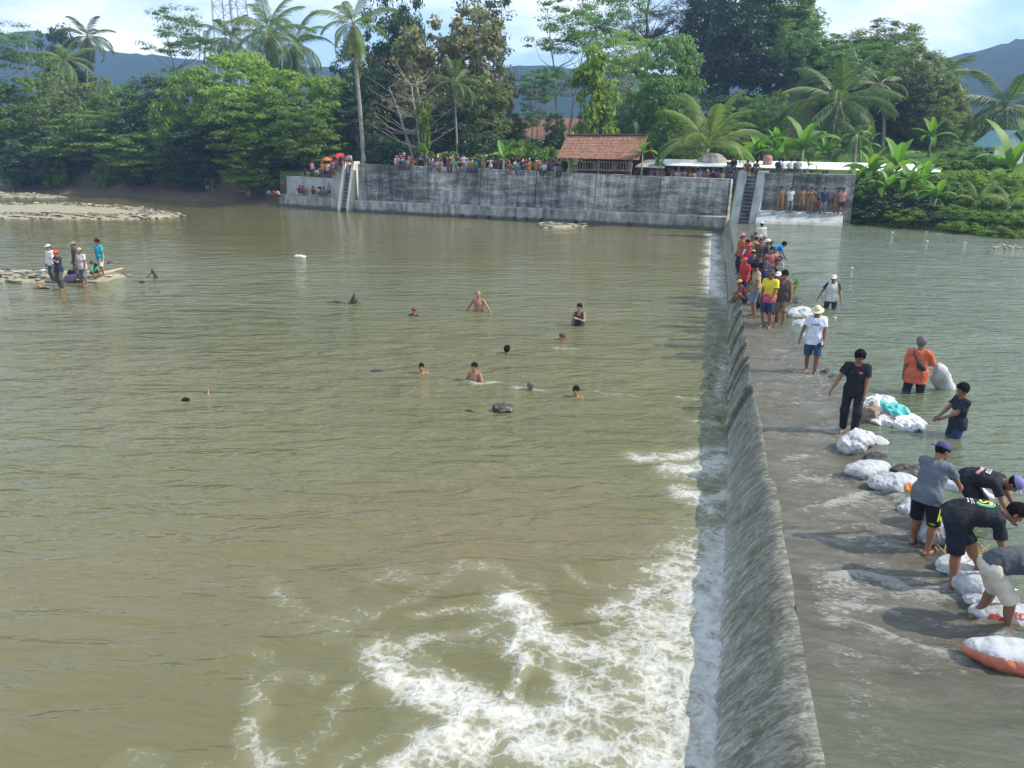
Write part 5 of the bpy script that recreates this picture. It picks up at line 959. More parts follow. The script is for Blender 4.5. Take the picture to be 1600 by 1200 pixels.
def decal(info, part, name, origin, n, up, strokes, mat, off=.006, label=None):
    """marks printed on clothing: strokes are (polyline in metres on the cloth, width); each is laid onto the cloth along -n"""
    o = info['parts'][part]; me = o.data; bv = BVHTree.FromPolygons([v.co.copy() for v in me.vertices], [tuple(p.vertices) for p in me.polygons]); n = Vector(n).normalized(); up = Vector(up); up = (up - n * up.dot(n)).normalized(); rt = up.cross(n); V = []; F = []
    for pts, wd in strokes:
        P_ = []
        for (x0, y0), (x1, y1) in zip(pts[:-1], pts[1:]):
            m = max(1, int(math.hypot(x1 - x0, y1 - y0) / .02))
            for i in range(m): P_.append((x0 + (x1 - x0) * i / m, y0 + (y1 - y0) * i / m))
        P_.append(pts[-1]); b = len(V)
        for i, (x, y) in enumerate(P_):
            a = P_[max(0, i - 1)]; c = P_[min(len(P_) - 1, i + 1)]; dx, dy = c[0] - a[0], c[1] - a[1]; q = math.hypot(dx, dy) + 1e-9
            for s in (-1, 1):
                w0 = Vector(origin) + rt * (x - s * dy / q * wd / 2) + up * (y + s * dx / q * wd / 2) + n * .25; hit = bv.ray_cast(w0, -n, .6)
                V.append((hit[0] if hit[0] else w0 - n * .25) + n * off)
        F += [(b + 2 * i, b + 2 * i + 1, b + 2 * i + 3, b + 2 * i + 2) for i in range(len(P_) - 1)]
    if V: return obj(name, V, F, mat, info['root'], label=label)
def hgt(px, py, z, top):                # height a figure standing at (px, py) on level z needs to reach the photo row `top`
    q = gz(px, py, z); return at(px, top, q.y).z - z
def stand(px, py, topy, z=0.0, under=0.0, **kw):
    q = gz(px, py, z); rz = kw.pop('rz'); label = kw.pop('label'); Hh = hgt(px, py, z, topy) + under; kw.setdefault('H', min(1.86, max(1.52, Hh)) if 'hfix' not in kw else kw.pop('hfix'))
    return person((q.x, q.y, z - under), R(rz), label, **kw)
GC = 'men gathered at the far end of the weir crest'
m_white_ink = simple('white_print', (.6, .6, .6), .8, .1, 5); m_blue_ink = simple('blue_print', (.05, .07, .22), .8, .1, 5); m_red_ink = simple('red_print', (.45, .05, .04), .8, .1, 5); m_green_ink = simple('green_print', (.05, .42, .10), .8, .1, 5); m_neon = simple('neon_green', (.42, .62, .02), .7, .1, 5); m_or_ink = simple('orange_print', (.6, .2, .04), .8, .1, 5); m_pink_ink = simple('pink_print', (.5, .25, .22), .8, .1, 5); m_yel_ink = simple('yellow_print', (.65, .5, .06), .8, .1, 5)
def letters(n, w0, h0, seed, x0=None):  # strokes that read as small lettering
    r_ = random.Random(seed); x = -w0 / 2 if x0 is None else x0; st = []; dx = w0 / n
    for i in range(n):
        st.append(([(x, -h0 / 2), (x, h0 / 2)], h0 * .28))
        k = r_.choice('loce'); 
        if k in 'oce': st.append(([(x, h0 / 2), (x + dx * .6, h0 / 2)], h0 * .25)); st.append(([(x, -h0 / 2), (x + dx * .6, -h0 / 2)], h0 * .25))
        if k == 'o': st.append(([(x + dx * .6, -h0 / 2), (x + dx * .6, h0 / 2)], h0 * .28))
        if k == 'e': st.append(([(x, 0), (x + dx * .6, 0)], h0 * .25))
        x += dx
    return st
# ---- the group at the far end of the crest
stand(1186, 399, 346, rz=10, label='man in white shirt and pale hat farthest along the weir crest', top='long', topc=(.55, .55, .5), bottom='long', botc=(.05, .05, .06), hat='cap', hatc=(.6, .6, .55), group=GC, h=.02)
stand(1155, 429, 364, rz=120, label='man in red brown vest and faded red cap at left of the crest group', topc=(.34, .10, .06), sleevec=(.45, .14, .05), bottom='long', botc=(.03, .03, .045), hat='cap', hatc=(.42, .17, .14), group=GC, h=.018)
stand(1171, 428, 366, rz=150, label='man with dark brimmed hat and olive yellow shirt in the crest group', topc=(.32, .26, .10), bottom='long', hat='bucket', hatc=(.05, .045, .035), group=GC, h=.02)
stand(1184, 434, 371, rz=170, label='bareheaded brown haired man behind the pale capped man in the crest group', topc=(.10, .07, .06), hairm=simple('brown_hair', (.06, .03, .018), .6, .3, 30), bottom='long', group=GC, h=.02)
stand(1194, 441, 373, rz=120, label='man with pale cap and dark vest over light teal sleeves in the crest group', topc=(.035, .04, .045), sleevec=(.22, .36, .36), hat='cap', hatc=(.55, .52, .45), bottom='long', group=GC, h=.018)
stand(1208, 424, 352, rz=-75, label='man in bright blue shirt bending to the right over the upper water', lean=68, head=(0, -15), topc=(.02, .22, .58), bottom='long', botc=(.03, .03, .05), hair='thick', larm=('t', -.1, .5, .35), rarm=('t', .15, .55, .4), hfix=1.62, h=.016)
stand(1166, 446, 379, rz=160, label='man with red cap and white sleeved red shirt in the crest group', topc=(.42, .04, .06), sleevec=(.6, .58, .56), hat='cap', hatc=(.60, .06, .05), bottom='long', group=GC, h=.018)
stand(1161, 468, 401, rz=135, label='man in plain bright red shirt and red cap nearest the weir edge', lean=12, topc=(.50, .035, .03), hat='cap', hatc=(.62, .06, .04), bottom='long', botc=(.03, .035, .08), group=GC, h=.016)
stand(1207, 477, 402, rz=-160, label='bareheaded man in dark grey shirt right of the navy capped men', topc=(.10, .10, .12), hair='thick', hairm=simple('brown_hair', (.06, .03, .018), .6, .3, 30), bottom='long', botc=(.03, .03, .035), group=GC, h=.016)
stand(1182, 468, 396, rz=150, label='man in black shirt and black cap in the middle of the crest group', topc=(.02, .02, .025), hat='cap', hatc=(.025, .025, .03), bottom='long', botc=(.03, .03, .04), group=GC, h=.018)
stand(1189, 486, 407, rz=-170, label='man in navy blue cap and navy shirt behind the tan shirted man', topc=(.03, .04, .10), hat='cap', hatc=(.045, .06, .14), bottom='long', botc=(.03, .03, .04), group=GC, h=.016)
stand(1177, 424, 384, rz=180, label='short man in pink shirt wedged in the middle of the crest group', topc=(.48, .16, .20), bottom='long', group=GC, hfix=1.5, h=.02)
stand(1199, 456, 385, rz=170, label='man in rose shirt behind the grey shirted man of the crest group', topc=(.45, .13, .12), bottom='long', group=GC, hair='short', h=.018)
stand(1208, 506, 424, rz=165, label='man in white cap and blue jacket half hidden behind the yellow shirt', topc=(.04, .07, .22), top='long', hat='cap', hatc=(.62, .62, .6), bottom='long', botc=(.02, .022, .04), group=GC, h=.016)
stand(1177, 495, 409, rz=100, label='man in tan shirt and denim shorts standing sideways on the crest', lean=6, head=(0, 22), topc=(.36, .26, .17), bottom='shorts', botc=(.13, .17, .21), larm=('a', 10, 6, 45, 4), rarm=('a', 10, 8, 35, 4), hair='thick', h=.013, fat=.95)
m_grad, nt, b = new_mat('yellow_to_magenta_cloth')
zc = nd(nt, 'SeparateXYZ', {0: objc(nt)}).outputs[2]
nt.links.new(ramp(nt, nd(nt, 'MapRange', {0: math_(nt, 'ADD', zc, math_(nt, 'MULTIPLY', noise(nt, objc(nt), 5, 3, .6), .14)), 1: .78, 2: 1.5}).outputs[0], [(.12, (.30, .03, .16)), (.42, (.55, .10, .07)), (.6, (.66, .36, .03)), (.85, (.66, .52, .03))]), b.inputs['Base Color']); b.inputs['Roughness'].default_value = .8
yg = stand(1197, 512, 420, rz=150, label='man in yellow to magenta shirt and dark cap at the front of the crest group', topm=m_grad, hat='bucket', hatc=(.07, .055, .05), bottom='shorts', botc=(.03, .04, .09), hem=-.16, larm=('a', 15, 8, 40, 4), h=.012)
decal(yg, 'shirt', 'shirt_print', yg['T'](0, .1, .06), yg['Rc'] @ Vector((0, 1, 0)), (0, 0, 1), letters(5, .16, .05, 3), m_blue_ink)
stand(1218, 510, 421, rz=160, label='man in grey sleeveless shirt and khaki shorts on the crest', top='tank', topc=(.075, .065, .07), bottom='shorts', botc=(.22, .17, .11), hair='thick', head=(15, 15), larm=('a', 4, 10, 8, 8), rarm=('a', 6, 12, 14, 10), feet=((-.1, .1, 0), (.1, -.1, 0)), fat=1.05, h=.012)
q = gz(1158, 474, 0)
person((q.x + .1, q.y, 0.0), R(95), 'man in maroon shirt and yellow headcloth sitting on the weir edge', H=1.62, hip=(0, 0, .16), feet=((-.12, .42, .02), (.12, .44, .02)), lean=22, topc=(.20, .04, .06), bottom='long', botc=(.05, .05, .10), hat='beanie', hatc=(.55, .36, .05), hem=-.04, h=.016, larm=('t', -.1, .4, .35), rarm=('t', .1, .4, .35))
for px, py, tp, tc, ht, hc_, lb in [(1176, 412, 366, (.05, .05, .06), 'cap', (.1, .1, .1), 'man in charcoal shirt and dark cap just behind the olive shirted man'), (1163, 437, 374, (.30, .07, .07), None, 0, 'bareheaded man in brick red shirt beside the vest wearing man'), (1190, 418, 366, (.36, .33, .28), 'bucket', (.3, .27, .2), 'man in beige shirt and bucket hat at the back of the crest group'), (1200, 432, 376, (.05, .09, .07), 'cap', (.04, .05, .04), 'man in dark green shirt and cap left of the bending blue shirted man'), (1172, 455, 392, (.05, .045, .09), None, 0, 'bareheaded man in dark violet shirt behind the tan shirted man'), (1213, 462, 399, (.30, .30, .31), 'cap', (.05, .05, .07), 'man in light grey shirt and navy cap at the right of the crest group'), (1192, 462, 398, (.18, .05, .05), 'cap', (.30, .05, .04), 'man in maroon shirt and dull red cap in the crest group'), (1203, 495, 418, (.03, .03, .035), None, 0, 'bareheaded man in black shirt between yellow shirt and grey sleeveless shirt')]:
    stand(px, py, tp, rz=165 - (px * 7 % 50), label=lb, topc=tc, bottom='long', botc=(.03, .03, .04), hat=ht, hatc=hc_ or (.1, .1, .1), group=GC, h=.02)
# ---- the men spread along the crest and wading above it
r1 = stand(1297, 481, 427, z=POND, under=.52, rz=170, label='man in white cap and grey shirt with black sleeves wading above the weir', topc=(.52, .51, .48), sleevec=(.03, .035, .045), hat='cap', hatc=(.62, .60, .52), bottom='long', botc=(.03, .035, .045), larm=('a', 10, 18, 15, 14), rarm=('a', 10, 30, 24, 24), fat=1.08, h=.013, feet=((-.16, .12, 0), (.16, -.1, 0)), hfix=1.66)
r2 = stand(1266, 583, 475, rz=172, label='man in white T-shirt with blue lettering and straw coloured bucket hat', topc=(.58, .60, .66), hat='bucket', hatc=(.55, .48, .33), bottom='shorts', botc=(.035, .06, .12), head=(-8, 20), larm=('a', 10, 8, 22, 3), rarm=('a', 8, 20, 22, 12), feet=((-.09, .14, 0), (.1, -.12, 0)), hem=-.16, fat=1.08, h=.010, skin=2)
decal(r2, 'shirt', 'shirt_print', r2['T'](0, .1, .33), r2['Rc'] @ Vector((0, 1, 0)), (0, 0, 1), letters(9, .22, .035, 5), m_blue_ink)
r3 = stand(1325, 677, 543, rz=168, label='young man in black T-shirt and long black trousers walking on the crest', topc=(.018, .019, .024), bottom='long', botc=(.02, .021, .027), hair='thick', head=(20, 18), larm=('a', 10, 5, 20, 0), rarm=('a', 14, 24, 30, 22), feet=((-.1, .13, 0), (.1, -.06, 0)), hem=-.12, fat=.92, slv=.6, h=.009)
decal(r3, 'shirt', 'chest_badge', r3['T'](-.075, .1, .36), r3['Rc'] @ Vector((0, 1, 0)), (0, 0, 1), [([(-.035, 0), (.035, 0)], .03)], m_red_ink, .007)
decal(r3, 'shirt', 'chest_emblem', r3['T'](.085, .1, .36), r3['Rc'] @ Vector((0, 1, 0)), (0, 0, 1), [([(-.012, 0), (.012, 0)], .028)], simple('dull_green_print', (.06, .09, .06), .8, .1, 5), .007)
r4 = stand(1427, 613, 525, z=POND, under=.52, rz=-12, label='grey haired man in orange shirt with a sling bag wading with his back turned', topc=(.50, .115, .06), bottom='long', botc=(.025, .027, .04), hairm=m_ghair, hair='thick', hem=-.20, slv=.95, larm=('a', 2, 10, 10, 4), rarm=('a', 20, 22, 75, 20), fat=1.12, h=.010, feet=((-.13, 0, 0), (.13, .02, 0)))
k = r4['k']; mb = MB()
Bk = lambda x, y, z: r4['T'](x, y, z)
mb.tube([Bk(-.10, -.11, .44), Bk(-.06, -.135, .36), Bk(.0, -.148, .26), Bk(.07, -.15, .2)], .017, 6); mb.tube([Bk(-.10, -.11, .44), Bk(-.12, -.02, .52), Bk(-.13, .07, .45)], .017, 6)
mb.tube([Bk(-.02, -.175, .27), Bk(.02, -.185, .23), Bk(.10, -.18, .15), Bk(.145, -.165, .13)], [.035, .07, .072, .03], 10); mb.tube([Bk(.0, -.24, .27), Bk(.12, -.24, .17)], .008, 5)
mb.build('sling_bag', cloth((.035, .035, .045), 'bag'), r4['root'], True)
r5 = stand(1493, 680, 590, z=POND, under=.62, rz=100, label='young man in black printed T-shirt wading and facing left', topc=(.02, .026, .036), bottom='shorts', botc=(.03, .04, .10), hair='thick', head=(0, 5), larm=('t', -.05, .33, .98), rarm=('t', .12, .33, .95), fat=1.0, h=.010, hfix=1.70)
decal(r5, 'shirt', 'shirt_print', r5['T'](-.02, .12, .22), r5['Rc'] @ Vector((-.25, 1, 0)), (0, 0, 1), letters(4, .17, .06, 8), m_white_ink, .007)
r6 = stand(1437, 857, 645, rz=-38, label='man in grey T-shirt and purple cap leaning over the sacks with his back turned', lean=20, head=(-35, 8), topc=(.115, .13, .155), bottom='shorts', botc=(.015, .015, .018), hat='cap', hatc=(.07, .065, .14), brimdir=150, feet=((-.13, .05, 0), (.15, -.14, 0)), larm=('t', -.05, .45, .80), rarm=('t', .25, .52, .80), hem=-.11, fat=1.04, h=.0085, hfix=1.72, slv=.7)
for sgn in (1,):
    hj, kn_ = r6['hj'][1], r6['kn'][1]; mid = hj.lerp(kn_, .62); decal(r6, 'shorts', 'side_stripe', mid, Vector((1, -.25, 0)), (0, 0, 1), [([(0, -.07), (.005, .13)], .07)], m_neon, .007); decal(r6, 'shorts', 'side_lettering', mid - Vector((0, 0, .12)), Vector((.55, -1, 0)), (0, 0, 1), letters(4, .09, .03, 6), m_neon, .007)
q = gz(1524, 824, .1)
r7 = person((q.x, q.y, .05), R(-118), 'man in black printed shirt and lilac cap bent double behind the sacks', H=1.66, lean=92, head=(0, -8), hip=(0, -.25, .80), topc=(.02, .021, .026), bottom='long', botc=(.02, .02, .025), hat='cap', hatc=(.20, .18, .34), larm=('t', -.2, .55, .25), rarm=('t', .2, .55, .28), feet=((-.2, .05, 0), (.2, -.05, 0)), hem=-.02, fat=1.1, h=.010)
decal(r7, 'shirt', 'shirt_print', r7['T'](0.0, -.1, .30), r7['Rc'] @ Vector((0, -1, 0)), r7['Rc'] @ Vector((0, 0, 1)), letters(4, .2, .055, 12), m_white_ink, .008); decal(r7, 'shirt', 'shirt_print', r7['T'](.0, -.1, .20), r7['Rc'] @ Vector((0, -1, 0)), r7['Rc'] @ Vector((0, 0, 1)), [([(-.12, .03), (-.04, 0), (.05, .01), (.13, -.03)], .05)], m_pink_ink, .008)
q = gz(1502, 912, .02)
r8 = person((q.x, q.y, .0), R(-98), 'big bent man in black shorts and black T-shirt with a coloured back print', H=1.84, lean=88, head=(0, -25), hip=(0, -.2, .90), topc=(.02, .022, .027), bottom='shorts', botc=(.018, .022, .034), hair='short', larm=('t', -.16, .42, .42), rarm=('t', .12, .38, .40), feet=((-.16, .26, 0), (.15, -.12, 0)), hem=-.09, fat=1.22, h=.0085, slv=.8)
bo = lambda x, z: r8['T'](x, -.1, z); bn = r8['Rc'] @ Vector((0, -1, 0)); bu = r8['Rc'] @ Vector((0, 0, 1))
arc = lambda r_, a0, a1, n=12: [(r_ * math.cos(R(a0 + (a1 - a0) * i / n)), r_ * math.sin(R(a0 + (a1 - a0) * i / n))) for i in range(n + 1)]
decal(r8, 'shirt', 'back_print', bo(0, .30), bn, bu, [(arc(.115, -60, 120), .016)], m_green_ink, .008); decal(r8, 'shirt', 'back_print', bo(0, .30), bn, bu, [(arc(.09, -70, 100), .014)], m_white_ink, .008)
decal(r8, 'shirt', 'back_print', bo(0, .31), bn, bu, [([(.04, .05), (-.02, .06), (-.045, .025), (0, 0), (.035, -.03), (0, -.06), (-.05, -.045)], .028)], m_yel_ink, .008); decal(r8, 'shirt', 'back_print', bo(.0, .33), bn, bu, [([(-.07, .06), (-.03, .085), (.03, .08)], .02)], m_or_ink, .008); decal(r8, 'shirt', 'back_lettering', bo(0, .17), bn, bu, letters(5, .22, .028, 14) + [(a, w_) for a, w_ in [([(x - .03, -.05), (x + .0, -.05)], .018) for x in (-.08, -.03, .02, .07)]], m_white_ink, .008)
q = gz(1562, 982, .02)
r9 = person((q.x - .10, q.y, 0), R(-88), 'man in rolled cream shorts bending at the right edge of the picture', H=1.72, lean=82, head=(0, -20), hip=(0, -.12, .84), topc=(.07, .075, .085), bottom='shorts', botc=(.50, .46, .36), hair='short', larm=('t', -.2, .6, .3), rarm=('t', .2, .62, .3), feet=((-.14, -.14, 0), (.13, .12, 0)), hem=-.04, fat=1.15, skin=2, h=.0085)
# ---- five men and a child on the gravel spit at left
LZ = LOW + .12
stand(86, 442, 375, z=LZ, rz=165, label='man in white shirt and pale cap standing behind the red capped man', topc=(.62, .62, .6), top='long', bottom='long', botc=(.10, .10, .10), hat='cap', hatc=(.45, .43, .40), h=.016)
stand(98, 453, 387, z=LOW - .03, rz=170, label='man in navy T-shirt with red cap and orange scarf at the gravel spit', topc=(.025, .03, .06), bottom='long', botc=(.085, .08, .07), hat='cap', hatc=(.62, .07, .03), larm=('t', -.06, .25, 1.33), rarm=('a', 4, 8, 8, 6), h=.013)
stand(124, 437, 374, z=LZ, rz=150, label='man in dark grey shirt and cap behind the grey T-shirt man on the spit', topc=(.08, .07, .075), bottom='long', botc=(.13, .11, .08), hat='cap', hatc=(.22, .19, .16), h=.016)
stand(134, 448, 381, z=LOW + .0, rz=175, label='man in light grey T-shirt and rolled grey trousers on the gravel spit', topc=(.46, .44, .40), bottom='rolled', botc=(.14, .14, .15), hat='beanie', hatc=(.38, .32, .24), fat=1.05, h=.013)
stand(161, 432, 371, z=LZ, rz=168, label='man in teal shirt and cream shorts at the tip of the gravel spit', topc=(.02, .34, .42), bottom='shorts', botc=(.52, .47, .36), hair='thick', larm=('a', 4, 6, 8, 4), rarm=('t', .02, .25, 1.0), slv=.7, h=.013)
q = gz(148, 434, LZ); person((q.x, q.y, LZ), R(-110), 'child in green shirt crouching behind the grey T-shirt man', H=1.35, hip=(0, -.1, .32), feet=((-.12, .1, 0), (.12, .1, 0)), lean=50, topc=(.05, .42, .20), bottom='shorts', botc=(.05, .05, .05), h=.016, hem=-.05, larm=('t', -.1, .35, .2), rarm=('t', .1, .35, .2))
# ---- men in the water below the weir
def swim(px, py, topy, rz, label, shown, **kw):
    q = gz(px, py, LOW); sz = hgt(px, py, LOW, topy) / shown; kw.setdefault('top', 'none'); kw.setdefault('h', .013); k_ = min(1.25, max(.9, sz)); hd = shown
    return person((q.x, q.y, LOW - 1.68 * k_ + hd * k_), R(rz), label, H=1.68 * k_, upto=1.68 - hd - .25, bottom='none' if hd < .6 else 'trunks', **kw)
swim(748, 486, 454, 178, 'bald shirtless man wading waist deep with arms held out', .74, hair='bald', larm=('a', 8, 34, 12, 36), rarm=('a', 8, 34, 12, 36), fat=1.12, skin=1)
swim(647, 493, 480, 170, 'swimmer in dark red cap with only head above the water', .32, hat='beanie', hatc=(.12, .05, .05), top='tshirt', topc=(.03, .035, .06), skin=0)
swim(905, 508, 474, 170, 'man in black sleeveless top wading waist deep near the weir', .74, top='tank', topc=(.03, .035, .05), larm=('t', -.03, .28, 1.22), rarm=('a', 4, 12, 10, 6), skin=1, h=.012)
swim(879, 530, 520, 150, 'small swimmer head nearest the man in the black sleeveless top', .20, skin=1, hairm=simple('brown_hair', (.06, .03, .018), .6, .3, 30))
swim(792, 552, 540, -20, 'black haired swimmer seen from behind in mid river', .25, hair='thick', skin=0)
swim(659, 583, 567, 195, 'swimmer with a moustache at the left of the mid river group', .34, skin=1)
swim(742, 595, 566, 165, 'shirtless swimmer raised to the chest in mid river', .54, skin=1, larm=('a', 12, 22, 10, 8), rarm=('a', 12, 22, 10, 8))
swim(822, 608, 593, -110, 'swimmer with head turned right and one bare shoulder showing', .30, skin=1, lean=22, hairm=m_ghair)
swim(900, 620, 603, 178, 'swimmer with wet dark hair facing the camera below the weir', .33, skin=1, hair='thick')
dv = swim(299, 629, 616, 60, 'diver alone at left with one hand raised from the water', .16, lean=40, hair='thick', skin=1, rarm=('t', .52, .30, 1.52), curl=.2)
# ---- spectators
def spec_proto(pose, hat):
    kw = dict(single=True, h=.034, hair='thick', hat='cap' if hat else None)
    if pose == 'stand': pass
    if pose == 'fold': kw.update(larm=('t', .08, .2, 1.12), rarm=('t', -.08, .22, 1.08), bottom='long')
    if pose == 'akimbo': kw.update(larm=('a', -12, 34, 40, -8), rarm=('a', 4, 8, 8, 5), bottom='long')
    if pose == 'phone': kw.update(larm=('t', -.05, .3, 1.4), rarm=('t', .08, .28, 1.36), bottom='long')
    if pose == 'sit': kw.update(hip=(0, 0, .47), feet=((-.12, .42, .0), (.12, .40, .0)), lean=12, hem=-.03, larm=('t', -.15, .3, .6), rarm=('t', .15, .3, .6), bottom='long')
    if pose == 'squat': kw.update(hip=(0, -.12, .30), feet=((-.14, .08, 0), (.14, .1, 0)), lean=28, hem=-.03, larm=('t', -.12, .35, .5), rarm=('t', .12, .35, .5))
    if pose == 'veil': kw.update(hair='long', top='long', bottom='long', hem=-.30)
    return person((0, 0, -50), 0, 'model', **kw)
POSES = {}
CN = [('black', (.02, .02, .024), 9), ('white', (.48, .47, .46), 4), ('red', (.34, .045, .04), 4), ('dark red', (.20, .04, .05), 3), ('navy', (.03, .04, .10), 4), ('grey', (.22, .22, .23), 3), ('orange', (.45, .14, .03), 1), ('pink', (.38, .19, .20), 3), ('yellow', (.44, .33, .09), 1), ('green', (.06, .22, .09), 1), ('light blue', (.18, .27, .36), 2), ('brown', (.17, .10, .06), 2), ('purple', (.16, .07, .22), 1), ('teal', (.03, .17, .19), 1), ('beige', (.46, .38, .27), 2)]
CD = {n: c for n, c, w_ in CN}; rs = random.Random(11); CREC = []
def spectator(loc, rz, colour, pose, hat=None, scale=1.0, where='', group=None, label=None):
    hat = (rs.random() < .25) if hat is None else hat; key = (pose, bool(hat))
    if key not in POSES: o = POSES[key] = spec_proto(*key)
    else: o = POSES[key].copy(); col.objects.link(o)
    o.location = loc; o.rotation_euler = (0, 0, rz); o.scale = (scale,) * 3
    c = CD[colour]; bc = rs.choice([(.03, .03, .04), (.05, .05, .09), (.12, .10, .08), (.20, .18, .15), (.05, .08, .13)]); hc_ = rs.choice([(.03, .03, .03), (.4, .06, .05), (.5, .48, .42), (.06, .08, .18), (.25, .2, .14)])
    hm = m_hair if pose != 'veil' else cloth(rs.choice([(.5, .3, .3), (.45, .4, .36), (.08, .08, .1), (.3, .32, .4)]), 'veil')
    for sl, m in zip(o.material_slots, (skinm(SK[rs.randrange(3)]), hm, cloth(c), cloth(bc), cloth(hc_, 'felt'))): sl.link = 'OBJECT'; sl.material = m
    o['category'] = 'person'; o['label'] = label or 'x'
    if group: o['group'] = group
    elif 'group' in o: del o['group']
    if not label: CREC.append((o, colour, pose, bool(hat), where))
    return o
names = [n for n, c, w_ in CN for _ in range(w_)]
# along the top of the long wall, two ragged rows
segs = [(556, 620, 'wall top by tall palm'), (620, 690, 'wall top at bare tree'), (690, 760, 'wall top at short palm'), (760, 820, 'wall top at banana plant'), (820, 874, 'wall top left of hut'), (988, 1045, 'wall top right of hut'), (1045, 1132, 'wall top under white roof')]
for x0, x1, wh in segs:
    px = x0 + 3.0; 
    while px < x1 - 1:
        u = (gz(px, 345, LOW).x - A0.x) / d0.x
        for row in (0, 1, 2):
            if row == 2 and not (x0 >= 988): continue
            if row == 1 and rs.random() < .3: continue
            q = A0 + d0 * (u + rs.uniform(-.12, .12)) - n0 * (1.62 + row * .62 + rs.uniform(0, .25))
            pose = rs.choice(['stand', 'fold', 'phone', 'veil', 'stand', 'akimbo']); z = topz(q.x) - .66 + row * .14 - (.27 + row * .1 if x0 >= 988 else 0)
            if row == 0 and rs.random() < .34 and x0 < 900: pose = 'sit'; q = A0 + d0 * u - n0 * 1.08; z = topz(q.x) - .47 * .93
            spectator((q.x, q.y, z), R(180 + rs.uniform(-35, 35)) , rs.choice(names), pose, None, rs.uniform(.88, 1.02), wh)
        px += rs.uniform(5.2, 8.0)
# in the hut
for k, px in enumerate((896, 908, 921, 940, 952, 966, 976)):
    u = (gz(px, 345, LOW).x - A0.x) / d0.x; q = A0 + d0 * u - n0 * (1.9 + .5 * (k % 2)); spectator((q.x, q.y, 2.3), R(180 + rs.uniform(-30, 30)), ['navy', 'black', 'light blue', 'dark red', 'grey', 'navy', 'light blue'][k], 'stand', k == 4, .97, 'inside the tiled hut')
# terrace at left under the trees, the steps and the ledge
for k, px in enumerate((450, 458, 468, 474, 480, 486, 492, 499, 505, 510, 515)):
    o_ = .95 + .8 * (k % 2); u = (gz(px, 326, LOW).x - C0.x) / dC.x; q = C0 + dC * u - nC * (o_ + .3); zz = zt + max(0, (px - 500) / 28 * 1.15)
    spectator((q.x, q.y, zz), R(180 + rs.uniform(-30, 30)), ['black', 'grey', 'pink', 'pink', 'white', 'black', 'orange', 'orange', 'white', 'light blue', 'white'][k], ['squat', 'sit', 'fold', 'sit', 'squat', 'sit', 'fold', 'sit', 'stand', 'sit', 'squat'][k] if k != 8 else 'sit', None, .95, 'terrace under spreading tree')
for k, (px, py) in enumerate(((512, 258), (519, 254), (525, 252), (531, 250), (517, 247), (528, 246), (538, 252))):
    q = at(px, py, 69.0 + .5 * (k % 3)); spectator((q.x, q.y, q.z - 1.25), R(180 + rs.uniform(-40, 40)), ['beige', 'pink', 'pink', 'dark red', 'orange', 'pink', 'white'][k], 'stand', k == 0, .95, 'beside the red umbrella')
q = at(546.5, 247, (A0 - n0 * .9).y); spectator((q.x, q.y, 3.17), R(180), 'white', 'squat', False, 1.0, label='person in white top squatting at the head of the cream stairs')
q = at(541, 247, (A0 - n0 * .9).y); spectator((q.x, q.y, 3.17), R(160), 'pink', 'squat', False, .9, label='person in pink top squatting left at the head of the cream stairs')
for k, (px, c, p) in enumerate(((451.5, 'navy', 'squat'), (459, 'red', 'squat'), (484, 'red', 'squat'), (498, 'white', 'squat'), (504, 'black', 'squat'), (508, 'grey', 'squat'), (519.5, 'grey', 'stand'))):
    u = (gz(px, 326, LOW).x - C0.x) / dC.x; q = C0 + dC * u - nC * .4; spectator((q.x, q.y, .03), R(180 + rs.uniform(-40, 40)), c, p, False, (.95 if k < 6 else .8), 'ledge below terrace wall')
for k, (px, py, c, p) in enumerate(((325, 300, 'black', 'stand'), (333, 299, 'navy', 'stand'), (378, 306, 'red', 'squat'), (390, 306, 'dark red', 'squat'), (421, 308, 'light blue', 'squat'), (429, 308, 'red', 'squat'), (435, 308, 'white', 'squat'))):
    q = at(px, py, 74.0 - (px - 325) * .022); z = float(ground_h(q.x, q.y)); spectator((q.x, q.y, max(z, q.z - .1)), R(180 + rs.uniform(-40, 40)), c, p, False, .95, 'shaded bank beside terrace' if k > 1 else 'shade under left trees')
# right: on the roof edge by the stairs, and along the foot of the right wall
for k, (px, py, c, p) in enumerate(((1138, 264, 'teal', 'squat'), (1144, 259, 'black', 'squat'), (1147, 260, 'black', 'sit'), (1168, 259, 'brown', 'squat'), (1180, 260, 'black', 'squat'))):
    q = at(px, py, (rbase.y + .75)); spectator((q.x, q.y, 3.15 if k > 1 else 2.98), R(180 + rs.uniform(-50, 50)), c, p, k == 3, 1.0, 'head of grey stairs')
for k, (px, c, p) in enumerate(((1210, 'black', 'squat'), (1217, 'white', 'squat'), (1228, 'white', 'squat'), (1238, 'grey', 'squat'))):
    q = B0 + dR * ((at(px, 262, 60.5).x - B0.x) / dR.x); spectator((q.x, q.y + .42, 3.31), R(rs.uniform(-30, 30)), c, p, False, .95, 'on top of right wall')
OF = 'people in tan brown uniforms along the right wall'
for k, (px, c, p, h_) in enumerate(((1212, 'brown', 'fold', False), (1226, 'white', 'akimbo', True), (1242, 'brown', 'stand', False), (1255, 'brown', 'phone', False), (1267, 'red', 'squat', False), (1274, 'navy', 'akimbo', False), (1293, 'brown', 'fold', False), (1300, 'pink', 'stand', False), (1295, 'brown', 'stand', False))):
    q = B0 + dR * ((at(px, 328, 59.6).x - B0.x) / dR.x) + nR * (.45 + .2 * (k % 2)); o = spectator((q.x, q.y, .80), R(180 + rs.uniform(-30, 30)), c, p, h_, 1.02, 'sloping apron, right wall')
    if c == 'brown':
        um = cloth((.24, .13, .06), 'uniform')
        o.material_slots[2].material = um; o.material_slots[3].material = um
